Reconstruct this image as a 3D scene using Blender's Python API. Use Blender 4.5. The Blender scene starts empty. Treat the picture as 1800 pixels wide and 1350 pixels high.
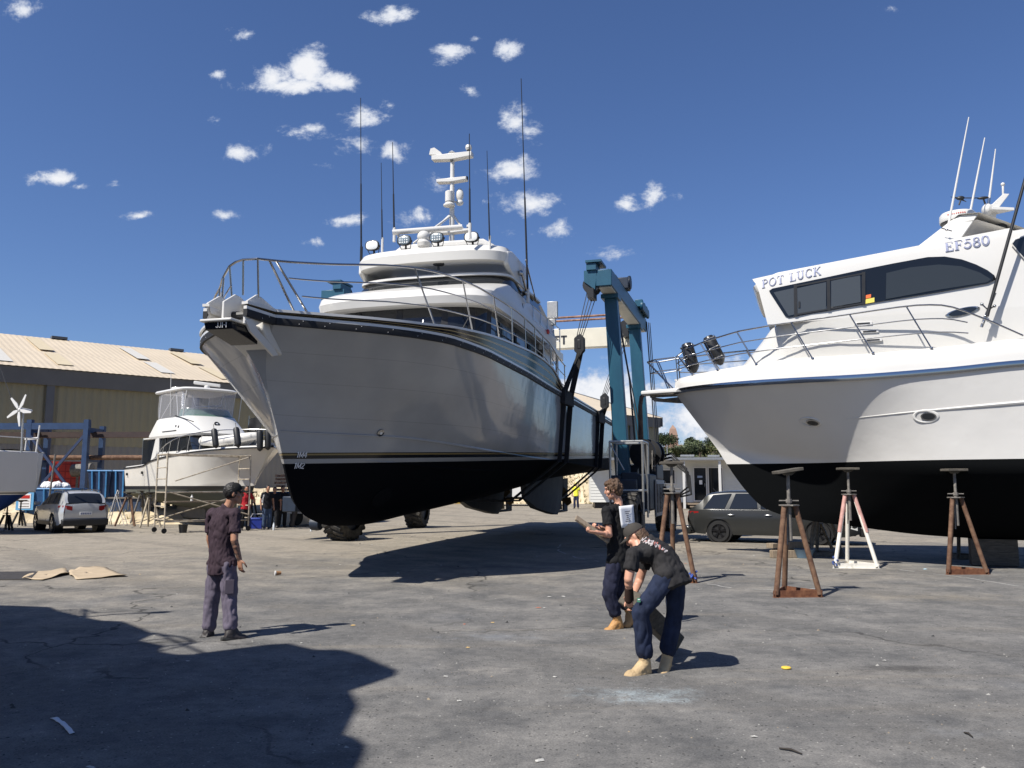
import bpy, bmesh, math, random
from mathutils import Vector, Matrix, noise
from mathutils.bvhtree import BVHTree
R = math.radians
rnd = random.Random(7)
S = bpy.context.scene
C = S.collection

# ------------------------------------------------------------------ camera, sun, sky
F_PX, CAM_H = 1456.0, 1.72
PITCH = math.atan(180 / F_PX)
cam_d = bpy.data.cameras.new("camera"); cam = bpy.data.objects.new("camera", cam_d); C.objects.link(cam)
cam_d.sensor_width = 36.0; cam_d.lens = 36.0 * F_PX / 1800.0
cam_d.clip_start = 0.05; cam_d.clip_end = 5000
cam.location = (0, 0, CAM_H); cam.rotation_euler = (R(90) + PITCH, 0, 0)
S.camera = cam
SUN_AZ = Vector((0.765, 0.645)).normalized()      # the way shadows fall on the ground
SUN_EL = R(50)
sun_d = bpy.data.lights.new("sun", 'SUN'); sun = bpy.data.objects.new("sun", sun_d); C.objects.link(sun)
sun_d.energy = 5.0; sun_d.angle = R(0.53); sun_d.color = (1.0, 0.955, 0.88)
trav = Vector((SUN_AZ.x * math.cos(SUN_EL), SUN_AZ.y * math.cos(SUN_EL), -math.sin(SUN_EL)))
sun.rotation_euler = trav.to_track_quat('-Z', 'Y').to_euler()
sun.location = (-20, -20, 40)
S.view_settings.view_transform = 'Standard'; S.view_settings.look = 'None'
S.view_settings.exposure = 0.48; S.view_settings.gamma = 1.0


def ray(u, v):
    dx, dy = (u - 900) / F_PX, (675 - v) / F_PX
    return Vector((dx, math.cos(PITCH) - dy * math.sin(PITCH), math.sin(PITCH) + dy * math.cos(PITCH)))


def gnd(u, v, z=0.0):
    r = ray(u, v); k = (z - CAM_H) / r.z
    return Vector((r.x * k, r.y * k, z))


def atY(u, v, Y):
    r = ray(u, v); k = Y / r.y
    return Vector((r.x * k, Y, CAM_H + r.z * k))


def build_world():
    w = bpy.data.worlds.new("World"); S.world = w; w.use_nodes = True
    nt = w.node_tree; nt.nodes.clear(); N = nt.nodes.new; L = nt.links.new
    out = N('ShaderNodeOutputWorld'); bg = N('ShaderNodeBackground'); L(bg.outputs[0], out.inputs[0])
    sky = N('ShaderNodeTexSky'); sky.sky_type = 'NISHITA'; sky.sun_disc = False
    sky.sun_elevation = SUN_EL; sky.sun_rotation = math.atan2(-SUN_AZ.x, -SUN_AZ.y)
    sky.air_density = 1.0; sky.dust_density = 0.35; sky.ozone_density = 2.6; sky.altitude = 0
    STR = 0.071
    bg.inputs['Strength'].default_value = STR
    tc = N('ShaderNodeTexCoord')
    sx = N('ShaderNodeSeparateXYZ'); L(tc.outputs['Generated'], sx.inputs[0])

    def m(op, a, b=None, c=None):
        n = N('ShaderNodeMath'); n.operation = op
        for i, x in enumerate((a, b, c)):
            if x is None: continue
            if isinstance(x, (int, float)): n.inputs[i].default_value = x
            else: L(x, n.inputs[i])
        return n.outputs[0]
    # clouds live in the sky's own directions: longitude/height slopes against the compass
    yy = m('MAXIMUM', m('ABSOLUTE', sx.outputs[1]), 0.02)  # mirrors the clouds behind the camera, added for reflections in glass and hulls
    gx = m('DIVIDE', sx.outputs[0], yy); gz = m('DIVIDE', sx.outputs[2], yy)
    cv = N('ShaderNodeCombineXYZ'); L(m('MULTIPLY', gx, .85), cv.inputs[0]); L(m('MULTIPLY', gz, 1.12), cv.inputs[1])
    nz = N('ShaderNodeTexNoise'); nz.inputs['Scale'].default_value = 17; nz.inputs['Detail'].default_value = 9
    nz.inputs['Roughness'].default_value = 0.66; nz.inputs['Distortion'].default_value = 0.35
    L(cv.outputs[0], nz.inputs['Vector'])
    nb = N('ShaderNodeTexNoise'); nb.inputs['Scale'].default_value = 55; nb.inputs['Detail'].default_value = 8; nb.inputs['Roughness'].default_value = .68
    L(cv.outputs[0], nb.inputs['Vector'])
    blobs = []   # (u, v, half width, half height, weight)
    for b in [(40, 16, 44, 22, .8), (436, 60, 40, 20, .8), (542, 118, 50, 52, 1.5), (478, 136, 56, 38, 1.4), (585, 144, 56, 26, 1.4), (516, 152, 128, 24, 1.35),
              (382, 132, 18, 10, .65), (690, 24, 52, 20, .8), (790, 92, 56, 22, .85), (892, 88, 40, 22, .8), (838, 68, 24, 9, .6), (636, 206, 48, 26, .95), (684, 186, 20, 14, .65),
              (640, 250, 60, 30, .8), (690, 264, 34, 28, .9), (415, 268, 52, 24, .8), (380, 212, 22, 12, .6), (95, 314, 62, 18, .9), (140, 328, 30, 10, .7), (205, 326, 26, 8, .5),
              (242, 380, 36, 9, .65), (398, 378, 24, 9, .55), (555, 289, 40, 11, .65), (550, 425, 46, 17, .62), (610, 390, 40, 15, .6), (766, 322, 44, 26, .95), (905, 215, 56, 40, .85),
              (900, 300, 62, 26, .85), (935, 358, 66, 28, .9), (890, 410, 40, 20, .75), (1103, 360, 26, 26, .8), (1146, 345, 26, 32, .8), (1197, 346, 18, 12, .55), (740, 380, 60, 18, .55),
              (1072, 448, 44, 16, .55), (1565, 14, 42, 12, .55), (985, 400, 34, 20, .6), (545, 228, 40, 22, .6), (828, 158, 18, 10, .5),
              (1080, 700, 130, 62, 1.45), (1215, 735, 90, 60, 1.3), (990, 690, 70, 44, 1.3), (1310, 660, 130, 50, 1.25), (1500, 620, 160, 50, 1.1), (1190, 800, 160, 40, 1.0), (870, 770, 120, 60, 1.2),
              (-200, 250, 90, 26, .9), (-420, 420, 130, 40, 1.0), (2050, 300, 90, 26, .8), (2200, 560, 220, 60, 1.1)]:
        blobs.append(b)
    acc = None
    for (u, v, hu, hv, wt) in blobs:
        c = ray(u, v); cx, cz = c.x / c.y, c.z / c.y
        dx = m('MULTIPLY', m('SUBTRACT', gx, cx), F_PX / hu)
        dz = m('MULTIPLY', m('SUBTRACT', gz, cz), F_PX / hv)
        d2 = m('ADD', m('MULTIPLY', dx, dx), m('MULTIPLY', dz, dz))
        val = m('MULTIPLY', m('SUBTRACT', 1.0, m('SQRT', d2)), wt)
        acc = val if acc is None else m('MAXIMUM', acc, val)
    n1 = m('MULTIPLY', m('SUBTRACT', nz.outputs['Fac'], 0.5), 4.6)
    n2 = m('MULTIPLY', m('SUBTRACT', nb.outputs['Fac'], 0.5), 2.0)
    dens = m('ADD', m('ADD', m('MULTIPLY', acc, 1.5), n1), n2)
    mr = N('ShaderNodeMapRange'); mr.interpolation_type = 'SMOOTHSTEP'
    mr.inputs['From Min'].default_value = 0.16; mr.inputs['From Max'].default_value = 1.25; mr.inputs['To Max'].default_value = 0.96
    L(dens, mr.inputs['Value'])
    clip = m('MULTIPLY', m('GREATER_THAN', acc, -0.35), m('GREATER_THAN', m('ABSOLUTE', sx.outputs[1]), 0.1))
    clip = m('MULTIPLY', clip, m('GREATER_THAN', sx.outputs[2], 0.0))
    fac = m('MULTIPLY', mr.outputs[0], clip)
    # lit tops, greyer bases
    cr = N('ShaderNodeMix'); cr.data_type = 'RGBA'
    cr.inputs['A'].default_value = (5.4, 6.2, 7.8, 1); cr.inputs['B'].default_value = (9.4, 9.5, 9.8, 1)
    mr2 = N('ShaderNodeMapRange'); mr2.inputs['From Min'].default_value = 0.4; mr2.inputs['From Max'].default_value = 1.6; L(dens, mr2.inputs['Value'])
    L(mr2.outputs[0], cr.inputs['Factor'])
    mx = N('ShaderNodeMix'); mx.data_type = 'RGBA'; L(fac, mx.inputs['Factor'])
    tint = N('ShaderNodeMix'); tint.data_type = 'RGBA'; tint.blend_type = 'MULTIPLY'; tint.inputs['Factor'].default_value = 1
    tint.inputs['B'].default_value = (0.70, 0.83, 1.12, 1)
    L(sky.outputs[0], tint.inputs['A'])
    L(tint.outputs['Result'], mx.inputs['A']); L(cr.outputs['Result'], mx.inputs['B']); L(mx.outputs['Result'], bg.inputs['Color'])


build_world()


# ------------------------------------------------------------------ materials
def _nt(name):
    mt = bpy.data.materials.new(name); mt.use_nodes = True
    nt = mt.node_tree
    return mt, nt, nt.nodes['Principled BSDF']


def M(name, col, rough=0.5, metal=0.0, var=0.0, scale=3.0, bump=0.0, bscale=40.0, coat=0.0, spec=0.5, stretch=(1, 1, 1), alpha=1.0, rvar=0.0):
    mt, nt, p = _nt(name); N = nt.nodes.new; L = nt.links.new
    p.inputs['Base Color'].default_value = (*col, 1); p.inputs['Roughness'].default_value = rough
    p.inputs['Metallic'].default_value = metal; p.inputs['Coat Weight'].default_value = coat; p.inputs['Coat Roughness'].default_value = 0.06
    p.inputs['Specular IOR Level'].default_value = spec; p.inputs['Alpha'].default_value = alpha
    if var or bump or rvar:
        tc = N('ShaderNodeTexCoord'); mp = N('ShaderNodeMapping'); mp.inputs['Scale'].default_value = stretch
        L(tc.outputs['Object'], mp.inputs[0])
    if var or rvar:
        nz = N('ShaderNodeTexNoise'); nz.inputs['Scale'].default_value = scale; nz.inputs['Detail'].default_value = 7; nz.inputs['Roughness'].default_value = 0.6
        L(mp.outputs[0], nz.inputs['Vector'])
        cr = N('ShaderNodeValToRGB'); e = cr.color_ramp.elements
        e[0].position = 0.3; e[1].position = 0.72
        e[0].color = (*[max(0, c * (1 - var)) for c in col], 1); e[1].color = (*[min(1, c * (1 + var)) for c in col], 1)
        L(nz.outputs['Fac'], cr.inputs[0]); L(cr.outputs[0], p.inputs['Base Color'])
        if rvar:
            mr = N('ShaderNodeMapRange'); mr.inputs['To Min'].default_value = max(0.02, rough - rvar); mr.inputs['To Max'].default_value = rough + rvar
            L(nz.outputs['Fac'], mr.inputs['Value']); L(mr.outputs[0], p.inputs['Roughness'])
    if bump:
        b = N('ShaderNodeTexNoise'); b.inputs['Scale'].default_value = bscale; b.inputs['Detail'].default_value = 5
        L(mp.outputs[0], b.inputs['Vector'])
        bp = N('ShaderNodeBump'); bp.inputs['Strength'].default_value = bump; bp.inputs['Distance'].default_value = 0.02
        L(b.outputs['Fac'], bp.inputs['Height']); L(bp.outputs[0], p.inputs['Normal'])
    return mt


def M2(name, c1, c2, scale=4.0, lo=0.4, hi=0.6, rough=0.6, bump=0.15, stretch=(1, 1, 1), metal=0.0, rough2=None):
    """two-tone material: paint over rust, dusty rubber and the like"""
    mt, nt, p = _nt(name); N = nt.nodes.new; L = nt.links.new
    tc = N('ShaderNodeTexCoord'); mp = N('ShaderNodeMapping'); mp.inputs['Scale'].default_value = stretch; L(tc.outputs['Object'], mp.inputs[0])
    nz = N('ShaderNodeTexNoise'); nz.inputs['Scale'].default_value = scale; nz.inputs['Detail'].default_value = 9; nz.inputs['Roughness'].default_value = 0.65
    L(mp.outputs[0], nz.inputs['Vector'])
    cr = N('ShaderNodeValToRGB'); e = cr.color_ramp.elements; e[0].position = lo; e[1].position = hi
    e[0].color = (*c1, 1); e[1].color = (*c2, 1)
    L(nz.outputs['Fac'], cr.inputs[0]); L(cr.outputs[0], p.inputs['Base Color'])
    p.inputs['Roughness'].default_value = rough; p.inputs['Metallic'].default_value = metal
    bp = N('ShaderNodeBump'); bp.inputs['Strength'].default_value = bump; bp.inputs['Distance'].default_value = 0.01
    L(nz.outputs['Fac'], bp.inputs['Height']); L(bp.outputs[0], p.inputs['Normal'])
    return mt


def hull_paint(name, base, slope, bands, rough=0.18, x0=0.0, seams=(), coat=0.6, dirty=0.06, spec=0.5):
    """bands: [(z upper limit above the tilted waterline datum, colour)...] then base above"""
    mt, nt, p = _nt(name); N = nt.nodes.new; L = nt.links.new
    tc = N('ShaderNodeTexCoord'); sx = N('ShaderNodeSeparateXYZ'); L(tc.outputs['Object'], sx.inputs[0])

    def m(op, a, b, c=None):
        n = N('ShaderNodeMath'); n.operation = op
        for i, x in enumerate((a, b, c)):
            if x is None: continue
            if isinstance(x, (int, float)): n.inputs[i].default_value = x
            else: L(x, n.inputs[i])
        return n.outputs[0]
    zz = m('SUBTRACT', sx.outputs[2], m('MULTIPLY', m('SUBTRACT', sx.outputs[0], x0), slope))
    nz = N('ShaderNodeTexNoise'); nz.inputs['Scale'].default_value = 1.1; nz.inputs['Detail'].default_value = 6; L(tc.outputs['Object'], nz.inputs['Vector'])
    cr = N('ShaderNodeValToRGB'); e = cr.color_ramp.elements; e[0].position = .3; e[1].position = .7
    e[0].color = (*[c * (1 - dirty) for c in base], 1); e[1].color = (*[min(1, c * (1 + dirty)) for c in base], 1)
    L(nz.outputs['Fac'], cr.inputs[0]); col = cr.outputs[0]
    for (zs, w) in seams:
        d = m('ABSOLUTE', m('SUBTRACT', sx.outputs[2], zs), 0)
        k = m('LESS_THAN', d, w)
        mx = N('ShaderNodeMix'); mx.data_type = 'RGBA'; L(m('MULTIPLY', k, 0.35), mx.inputs['Factor']); L(col, mx.inputs['A'])
        mx.inputs['B'].default_value = (*[c * 0.55 for c in base], 1); col = mx.outputs['Result']
    rg = None
    for (zl, c, rr) in sorted(bands, key=lambda q: -q[0]):
        k = m('LESS_THAN', zz, zl)
        mx = N('ShaderNodeMix'); mx.data_type = 'RGBA'; L(k, mx.inputs['Factor']); L(col, mx.inputs['A']); mx.inputs['B'].default_value = (*c, 1)
        col = mx.outputs['Result']
        a = N('ShaderNodeMix'); a.data_type = 'FLOAT'; L(k, a.inputs['Factor'])
        if rg is None: a.inputs['A'].default_value = rough
        else: L(rg, a.inputs['A'])
        a.inputs['B'].default_value = rr; rg = a.outputs['Result']
    L(col, p.inputs['Base Color'])
    if rg is not None: L(rg, p.inputs['Roughness'])
    else: p.inputs['Roughness'].default_value = rough
    p.inputs['Specular IOR Level'].default_value = spec
    if rg is not None: L(m('SUBTRACT', spec, m('MULTIPLY', m('GREATER_THAN', rg, .5), spec - .04)), p.inputs['Specular IOR Level'])
    wv = N('ShaderNodeTexNoise'); wv.inputs['Scale'].default_value = 1.3; wv.inputs['Detail'].default_value = 3; L(tc.outputs['Object'], wv.inputs['Vector'])
    bp = N('ShaderNodeBump'); bp.inputs['Strength'].default_value = 0.22; bp.inputs['Distance'].default_value = 0.08
    L(wv.outputs['Fac'], bp.inputs['Height']); L(bp.outputs[0], p.inputs['Normal'])
    return mt


white = M('white_gelcoat', (.60, .585, .55), .22, var=.03, scale=.8)
white_flat = M('white_paint', (.58, .57, .55), .35, var=.04, scale=2)
cream = M('cream_paint', (.62, .58, .47), .4, var=.06)
navy = M('navy_gloss_paint', (.003, .005, .011), .14, var=.1, spec=.22)
gold = M('gold_pinstripe', (.32, .23, .09), .35)
black = M('black_plastic', (.012, .012, .013), .45, var=.2, scale=8)
rubber = M('black_rubber', (.007, .007, .008), .7, var=.3, scale=9, bump=.1)
steel = M('stainless_steel', (.40, .40, .40), .2, 1.0, rvar=.06, scale=9)
galv = M('galvanised_steel', (.42, .42, .41), .42, .8, var=.12, scale=14)
glass_dark = M('tinted_glass', (.012, .014, .017), .05, spec=.6)
glass_grey = M('grey_glass_pane', (.055, .06, .062), .06, spec=.6)
teal = M2('teal_lift_paint', (.008, .06, .105), (.014, .088, .138), 2.2, .35, .7, .42, .05, (1, 1, .35))
teal_dark = M('dark_blue_machinery_paint', (.008, .016, .032), .5, var=.3, scale=5)
rust = M2('rusted_steel', (.085, .04, .022), (.19, .11, .065), 7, .38, .66, .85, .35)
rust_base = M2('rusty_angle_iron', (.10, .035, .016), (.2, .085, .04), 9, .4, .65, .9, .35)
white_rust = M2('chipped_white_paint', (.34, .16, .10), (.72, .68, .60), 8, .31, .37, .6, .2)
pink_paint = M2('faded_pink_paint', (.36, .19, .15), (.52, .29, .25), 9, .3, .6, .7, .2)
grey_steel = M2('weathered_grey_steel', (.11, .10, .09), (.22, .2, .17), 9, .4, .65, .7, .2)
strap_m = M('black_webbing', (.014, .014, .015), .85, var=.25, scale=20, bump=.2, bscale=90)
rope_m = M('wire_rope', (.03, .03, .032), .6)
scaf_m = M2('dirty_scaffold_tube', (.24, .19, .13), (.52, .46, .36), 6, .35, .65, .6, .15)
blue_steel = M2('blue_rack_paint', (.011, .032, .085), (.018, .046, .115), 3, .35, .65, .5, .1)
timber = M2('weathered_timber', (.16, .12, .085), (.30, .24, .17), 5, .35, .65, .85, .3, (8, 8, 1))
timber_dark = M2('old_dark_timber', (.05, .045, .036), (.11, .095, .075), 5, .35, .65, .9, .4, (1, 6, 6))
antifoul_grey = M('grey_antifouling', (.12, .115, .105), .8, var=.15)
lens_m = M('lamp_lens', (.75, .76, .74), .12)
led_m = M('led_array_lens', (.16, .2, .23), .15, var=.5, scale=30)
red_m = M('red_plastic', (.5, .03, .025), .4)
orange_m = M('orange_sticker', (.8, .16, .04), .5)
yellow_m = M('yellow_plastic', (.75, .5, .06), .45)
blue_m = M('blue_plastic', (.02, .11, .33), .45, var=.1)
letter_m = M('silver_grey_lettering', (.30, .32, .44), .35)
letter_dark = M('dark_lettering', (.02, .022, .03), .4)
letter_white = M('white_lettering', (.75, .75, .75), .4)


# ------------------------------------------------------------------ mesh builder
def basis(axis, up=None):
    a = Vector(axis).normalized()
    u = Vector(up) if up is not None else (Vector((0, 0, 1)) if abs(a.z) < .95 else Vector((1, 0, 0)))
    r = a.cross(u)
    if r.length < 1e-6: r = a.cross(Vector((0, 1, 0)))
    r.normalize(); return a, r, r.cross(a).normalized()


class MB:
    def __init__(s): s.v = []; s.f = []; s.m = []

    def add(s, vs, fs, mi=0):
        o = len(s.v); s.v += [tuple(v) for v in vs]; s.f += [tuple(i + o for i in f) for f in fs]
        s.m += (mi if isinstance(mi, list) else [mi] * len(fs)); return s

    def box(s, c, d, mi=0, rz=0.0, rot=None):
        h = [x / 2 for x in d]; q = rot if rot is not None else Matrix.Rotation(rz, 3, 'Z')
        vs = [Vector(c) + q @ Vector((sx * h[0], sy * h[1], sz * h[2])) for sx in (-1, 1) for sy in (-1, 1) for sz in (-1, 1)]
        return s.add(vs, [(0, 1, 3, 2), (4, 6, 7, 5), (0, 4, 5, 1), (2, 3, 7, 6), (0, 2, 6, 4), (1, 5, 7, 3)], mi)

    def bar(s, a, b, w, h, mi=0, up=None, w2=None, h2=None):
        a, b = Vector(a), Vector(b); _, r, u = basis(b - a, up); w2 = w if w2 is None else w2; h2 = h if h2 is None else h2
        vs = [a + r * sx * w / 2 + u * sz * h / 2 for sx, sz in ((-1, -1), (1, -1), (1, 1), (-1, 1))] + [b + r * sx * w2 / 2 + u * sz * h2 / 2 for sx, sz in ((-1, -1), (1, -1), (1, 1), (-1, 1))]
        return s.add(vs, [(3, 2, 1, 0), (4, 5, 6, 7), (0, 1, 5, 4), (1, 2, 6, 5), (2, 3, 7, 6), (3, 0, 4, 7)], mi)

    def tube(s, pts, r, n=8, mi=0, closed=False):
        pts = [Vector(p) for p in pts]; k = len(pts); rr = r if isinstance(r, (list, tuple)) else [r] * k
        vs = []; up = None
        for i, p in enumerate(pts):
            if closed: t = (pts[(i + 1) % k] - pts[i - 1])
            else: t = (pts[min(i + 1, k - 1)] - pts[max(i - 1, 0)])
            a, x, y = basis(t, up); up = y
            vs += [p + (x * math.cos(2 * math.pi * j / n) + y * math.sin(2 * math.pi * j / n)) * rr[i] for j in range(n)]
        fs = []
        for i in range(k if closed else k - 1):
            o, q = i * n, ((i + 1) % k) * n
            fs += [(o + j, o + (j + 1) % n, q + (j + 1) % n, q + j) for j in range(n)]
        if not closed: fs += [tuple(range(n))[::-1], tuple(range((k - 1) * n, k * n))]
        return s.add(vs, fs, mi)

    def sweep(s, pts, prof, ups=None, mi=0, cap=True, closed=False):
        """profile [(side, up)] carried along pts; side = horizontal right of travel"""
        pts = [Vector(p) for p in pts]; k = len(pts); n = len(prof); vs = []
        for i, p in enumerate(pts):
            t = (pts[(i + 1) % k] - pts[i - 1]) if closed else (pts[min(i + 1, k - 1)] - pts[max(i - 1, 0)])
            a, x, y = basis(t, ups[i] if ups else None)
            vs += [p + x * q[0] + y * q[1] for q in prof]
        fs = []; ms = []
        for i in range(k if closed else k - 1):
            o, q = i * n, ((i + 1) % k) * n
            fs += [(o + j, o + (j + 1) % n, q + (j + 1) % n, q + j) for j in range(n)]
            ms += (mi if isinstance(mi, list) else [mi] * n)
        if cap and not closed:
            fs += [tuple(range(n))[::-1], tuple(range((k - 1) * n, k * n))]; ms += [0 if isinstance(mi, list) else mi] * 2
        return s.add(vs, fs, ms)

    def prism(s, outline, ext, mi=0):
        o = [Vector(p) for p in outline]; e = Vector(ext); n = len(o)
        return s.add(o + [p + e for p in o], [tuple(range(n))[::-1], tuple(range(n, 2 * n))] + [(i, (i + 1) % n, n + (i + 1) % n, n + i) for i in range(n)], mi)

    def grid(s, rows, mi=0, closed=False):
        n = len(rows[0]); vs = [p for r in rows for p in r]; fs = []; ms = []
        for i in range(len(rows) - 1):
            for j in range(n if closed else n - 1):
                fs.append((i * n + j, i * n + (j + 1) % n, (i + 1) * n + (j + 1) % n, (i + 1) * n + j))
                ms.append(mi[i] if isinstance(mi, (list, tuple)) else (mi(i, j) if callable(mi) else mi))
        return s.add(vs, fs, ms)

    def poly(s, pts, mi=0): return s.add(pts, [tuple(range(len(pts)))], mi)

    def lathe(s, prof, o=(0, 0, 0), axis=(0, 0, 1), n=20, mi=0, cap=True):
        """prof: [(radius, distance along axis)]"""
        a, x, y = basis(axis); o = Vector(o); vs = []; fs = []; ms = []
        for (r, h) in prof: vs += [o + a * h + (x * math.cos(2 * math.pi * j / n) + y * math.sin(2 * math.pi * j / n)) * max(r, 1e-4) for j in range(n)]
        for i in range(len(prof) - 1):
            fs += [(i * n + j, i * n + (j + 1) % n, (i + 1) * n + (j + 1) % n, (i + 1) * n + j) for j in range(n)]
            ms += [mi[i] if isinstance(mi, list) else mi] * n
        if not cap: return s.add(vs, fs, ms)
        fs += [tuple(range(n))[::-1], tuple(range((len(prof) - 1) * n, len(prof) * n))]
        ms += [mi[0] if isinstance(mi, list) else mi, mi[-1] if isinstance(mi, list) else mi]
        return s.add(vs, fs, ms)

    def ball(s, c, r, mi=0, n=12, k=8, rot=None):
        r = (r, r, r) if isinstance(r, (int, float)) else r; c = Vector(c); vs = []; fs = []
        for i in range(k + 1):
            t = math.pi * i / k
            for j in range(n):
                p = Vector((r[0] * max(math.sin(t), 1e-3) * math.cos(2 * math.pi * j / n), r[1] * max(math.sin(t), 1e-3) * math.sin(2 * math.pi * j / n), r[2] * math.cos(t)))
                vs.append(c + (rot @ p if rot is not None else p))
        for i in range(k): fs += [(i * n + j, (i + 1) * n + j, (i + 1) * n + (j + 1) % n, i * n + (j + 1) % n) for j in range(n)]
        fs += [tuple(range(n)), tuple(range(k * n, k * n + n))[::-1]]
        return s.add(vs, fs, mi)

    def limb(s, pts, rs, n=12, mi=0):
        s.tube(pts, rs, n, mi)
        for p, r in ((pts[0], rs[0]), (pts[-1], rs[-1])): s.ball(p, r, mi, n, 8)
        for p, r in zip(pts[1:-1], rs[1:-1]): s.ball(p, r * .98, mi, n, 6)
        return s

    def mesh(s, name, mats, smooth=35):
        me = bpy.data.meshes.new(name); me.from_pydata(s.v, [], s.f)
        for mt in (mats if isinstance(mats, (list, tuple)) else [mats]): me.materials.append(mt)
        me.polygons.foreach_set('material_index', s.m)
        bm = bmesh.new(); bm.from_mesh(me); bmesh.ops.recalc_face_normals(bm, faces=bm.faces); bm.to_mesh(me); bm.free()
        if smooth:
            me.polygons.foreach_set('use_smooth', [True] * len(me.polygons)); me.set_sharp_from_angle(angle=R(smooth))
        me.update(); return me

    def build(s, name, mats, parent=None, smooth=35, bev=0.0, label=None, kind=None):
        me = s.mesh(name, mats, smooth); o = bpy.data.objects.new(name, me); C.objects.link(o)
        if parent is not None: o.parent = parent
        if bev:
            b = o.modifiers.new('bevel', 'BEVEL'); b.width = bev; b.segments = 2; b.limit_method = 'ANGLE'; b.angle_limit = R(40)
        if label: o['label'] = label
        if kind: o['kind'] = kind
        return o


def thing(name, label, cat, loc=(0, 0, 0), rz=0.0, group=None):
    o = bpy.data.objects.new(name, None); C.objects.link(o); o.location = loc; o.rotation_euler = (0, 0, rz)
    o.empty_display_size = .2
    return tag(o, label, cat, group)


def tag(o, label, cat, group=None, kind=None):
    o['label'] = label; o['category'] = cat
    if group: o['group'] = group
    if kind: o['kind'] = kind
    return o


def copy_thing(root, label, loc, rz=None):
    r = root.copy(); C.objects.link(r); r.location = loc; r['label'] = label
    if rz is not None: r.rotation_euler = (0, 0, rz)
    for ch in list(root.children):
        c = ch.copy(); C.objects.link(c); c.parent = r
        for g in list(ch.children):
            d = g.copy(); C.objects.link(d); d.parent = c
    return r


def lerp(a, b, t): return a + (b - a) * t


def pch(kn, t):
    """smooth interpolation through knots [(t, value)]"""
    if t <= kn[0][0]: return kn[0][1]
    if t >= kn[-1][0]: return kn[-1][1]
    i = max(j for j in range(len(kn) - 1) if kn[j][0] <= t)
    x0, y0 = kn[i]; x1, y1 = kn[i + 1]; h = x1 - x0

    def d(j):
        if j == 0: return (kn[1][1] - kn[0][1]) / (kn[1][0] - kn[0][0])
        if j == len(kn) - 1: return (kn[-1][1] - kn[-2][1]) / (kn[-1][0] - kn[-2][0])
        a = (kn[j][1] - kn[j - 1][1]) / (kn[j][0] - kn[j - 1][0]); b = (kn[j + 1][1] - kn[j][1]) / (kn[j + 1][0] - kn[j][0])
        return 0.0 if a * b <= 0 else 2 * a * b / (a + b)
    s = (t - x0) / h
    return (2 * s ** 3 - 3 * s * s + 1) * y0 + (s ** 3 - 2 * s * s + s) * h * d(i) + (-2 * s ** 3 + 3 * s * s) * y1 + (s ** 3 - s * s) * h * d(i + 1)


class Frame:
    """local frame of a boat or machine: x aft along it, y to its left when looking aft, z up"""
    def __init__(s, O, ang):
        s.O = Vector((O[0], O[1])); s.ang = ang; s.ax = Vector((math.cos(ang), math.sin(ang))); s.n = Vector((-math.sin(ang), math.cos(ang)))

    def loc(s, X):
        d = Vector((X[0], X[1])) - s.O
        return Vector((d.dot(s.ax), d.dot(s.n), X[2]))

    def W(s, x, y, z): p = s.O + s.ax * x + s.n * y; return Vector((p.x, p.y, z))

    def aty(s, u, v, y):
        r = ray(u, v); k = (y + s.O.dot(s.n)) / (r.x * s.n.x + r.y * s.n.y)
        return s.loc((r.x * k, r.y * k, CAM_H + r.z * k))

    def atx(s, u, v, x):
        r = ray(u, v); k = (x + s.O.dot(s.ax)) / (r.x * s.ax.x + r.y * s.ax.y)
        return s.loc((r.x * k, r.y * k, CAM_H + r.z * k))


# lettering as raised strokes (heavy stems, light arms, small serifs); unit: cap height 1
def _arc(cx, cy, rx, ry, a0, a1, n=12): return [(cx + rx * math.cos(R(a0 + (a1 - a0) * i / n)), cy + ry * math.sin(R(a0 + (a1 - a0) * i / n))) for i in range(n + 1)]


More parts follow.
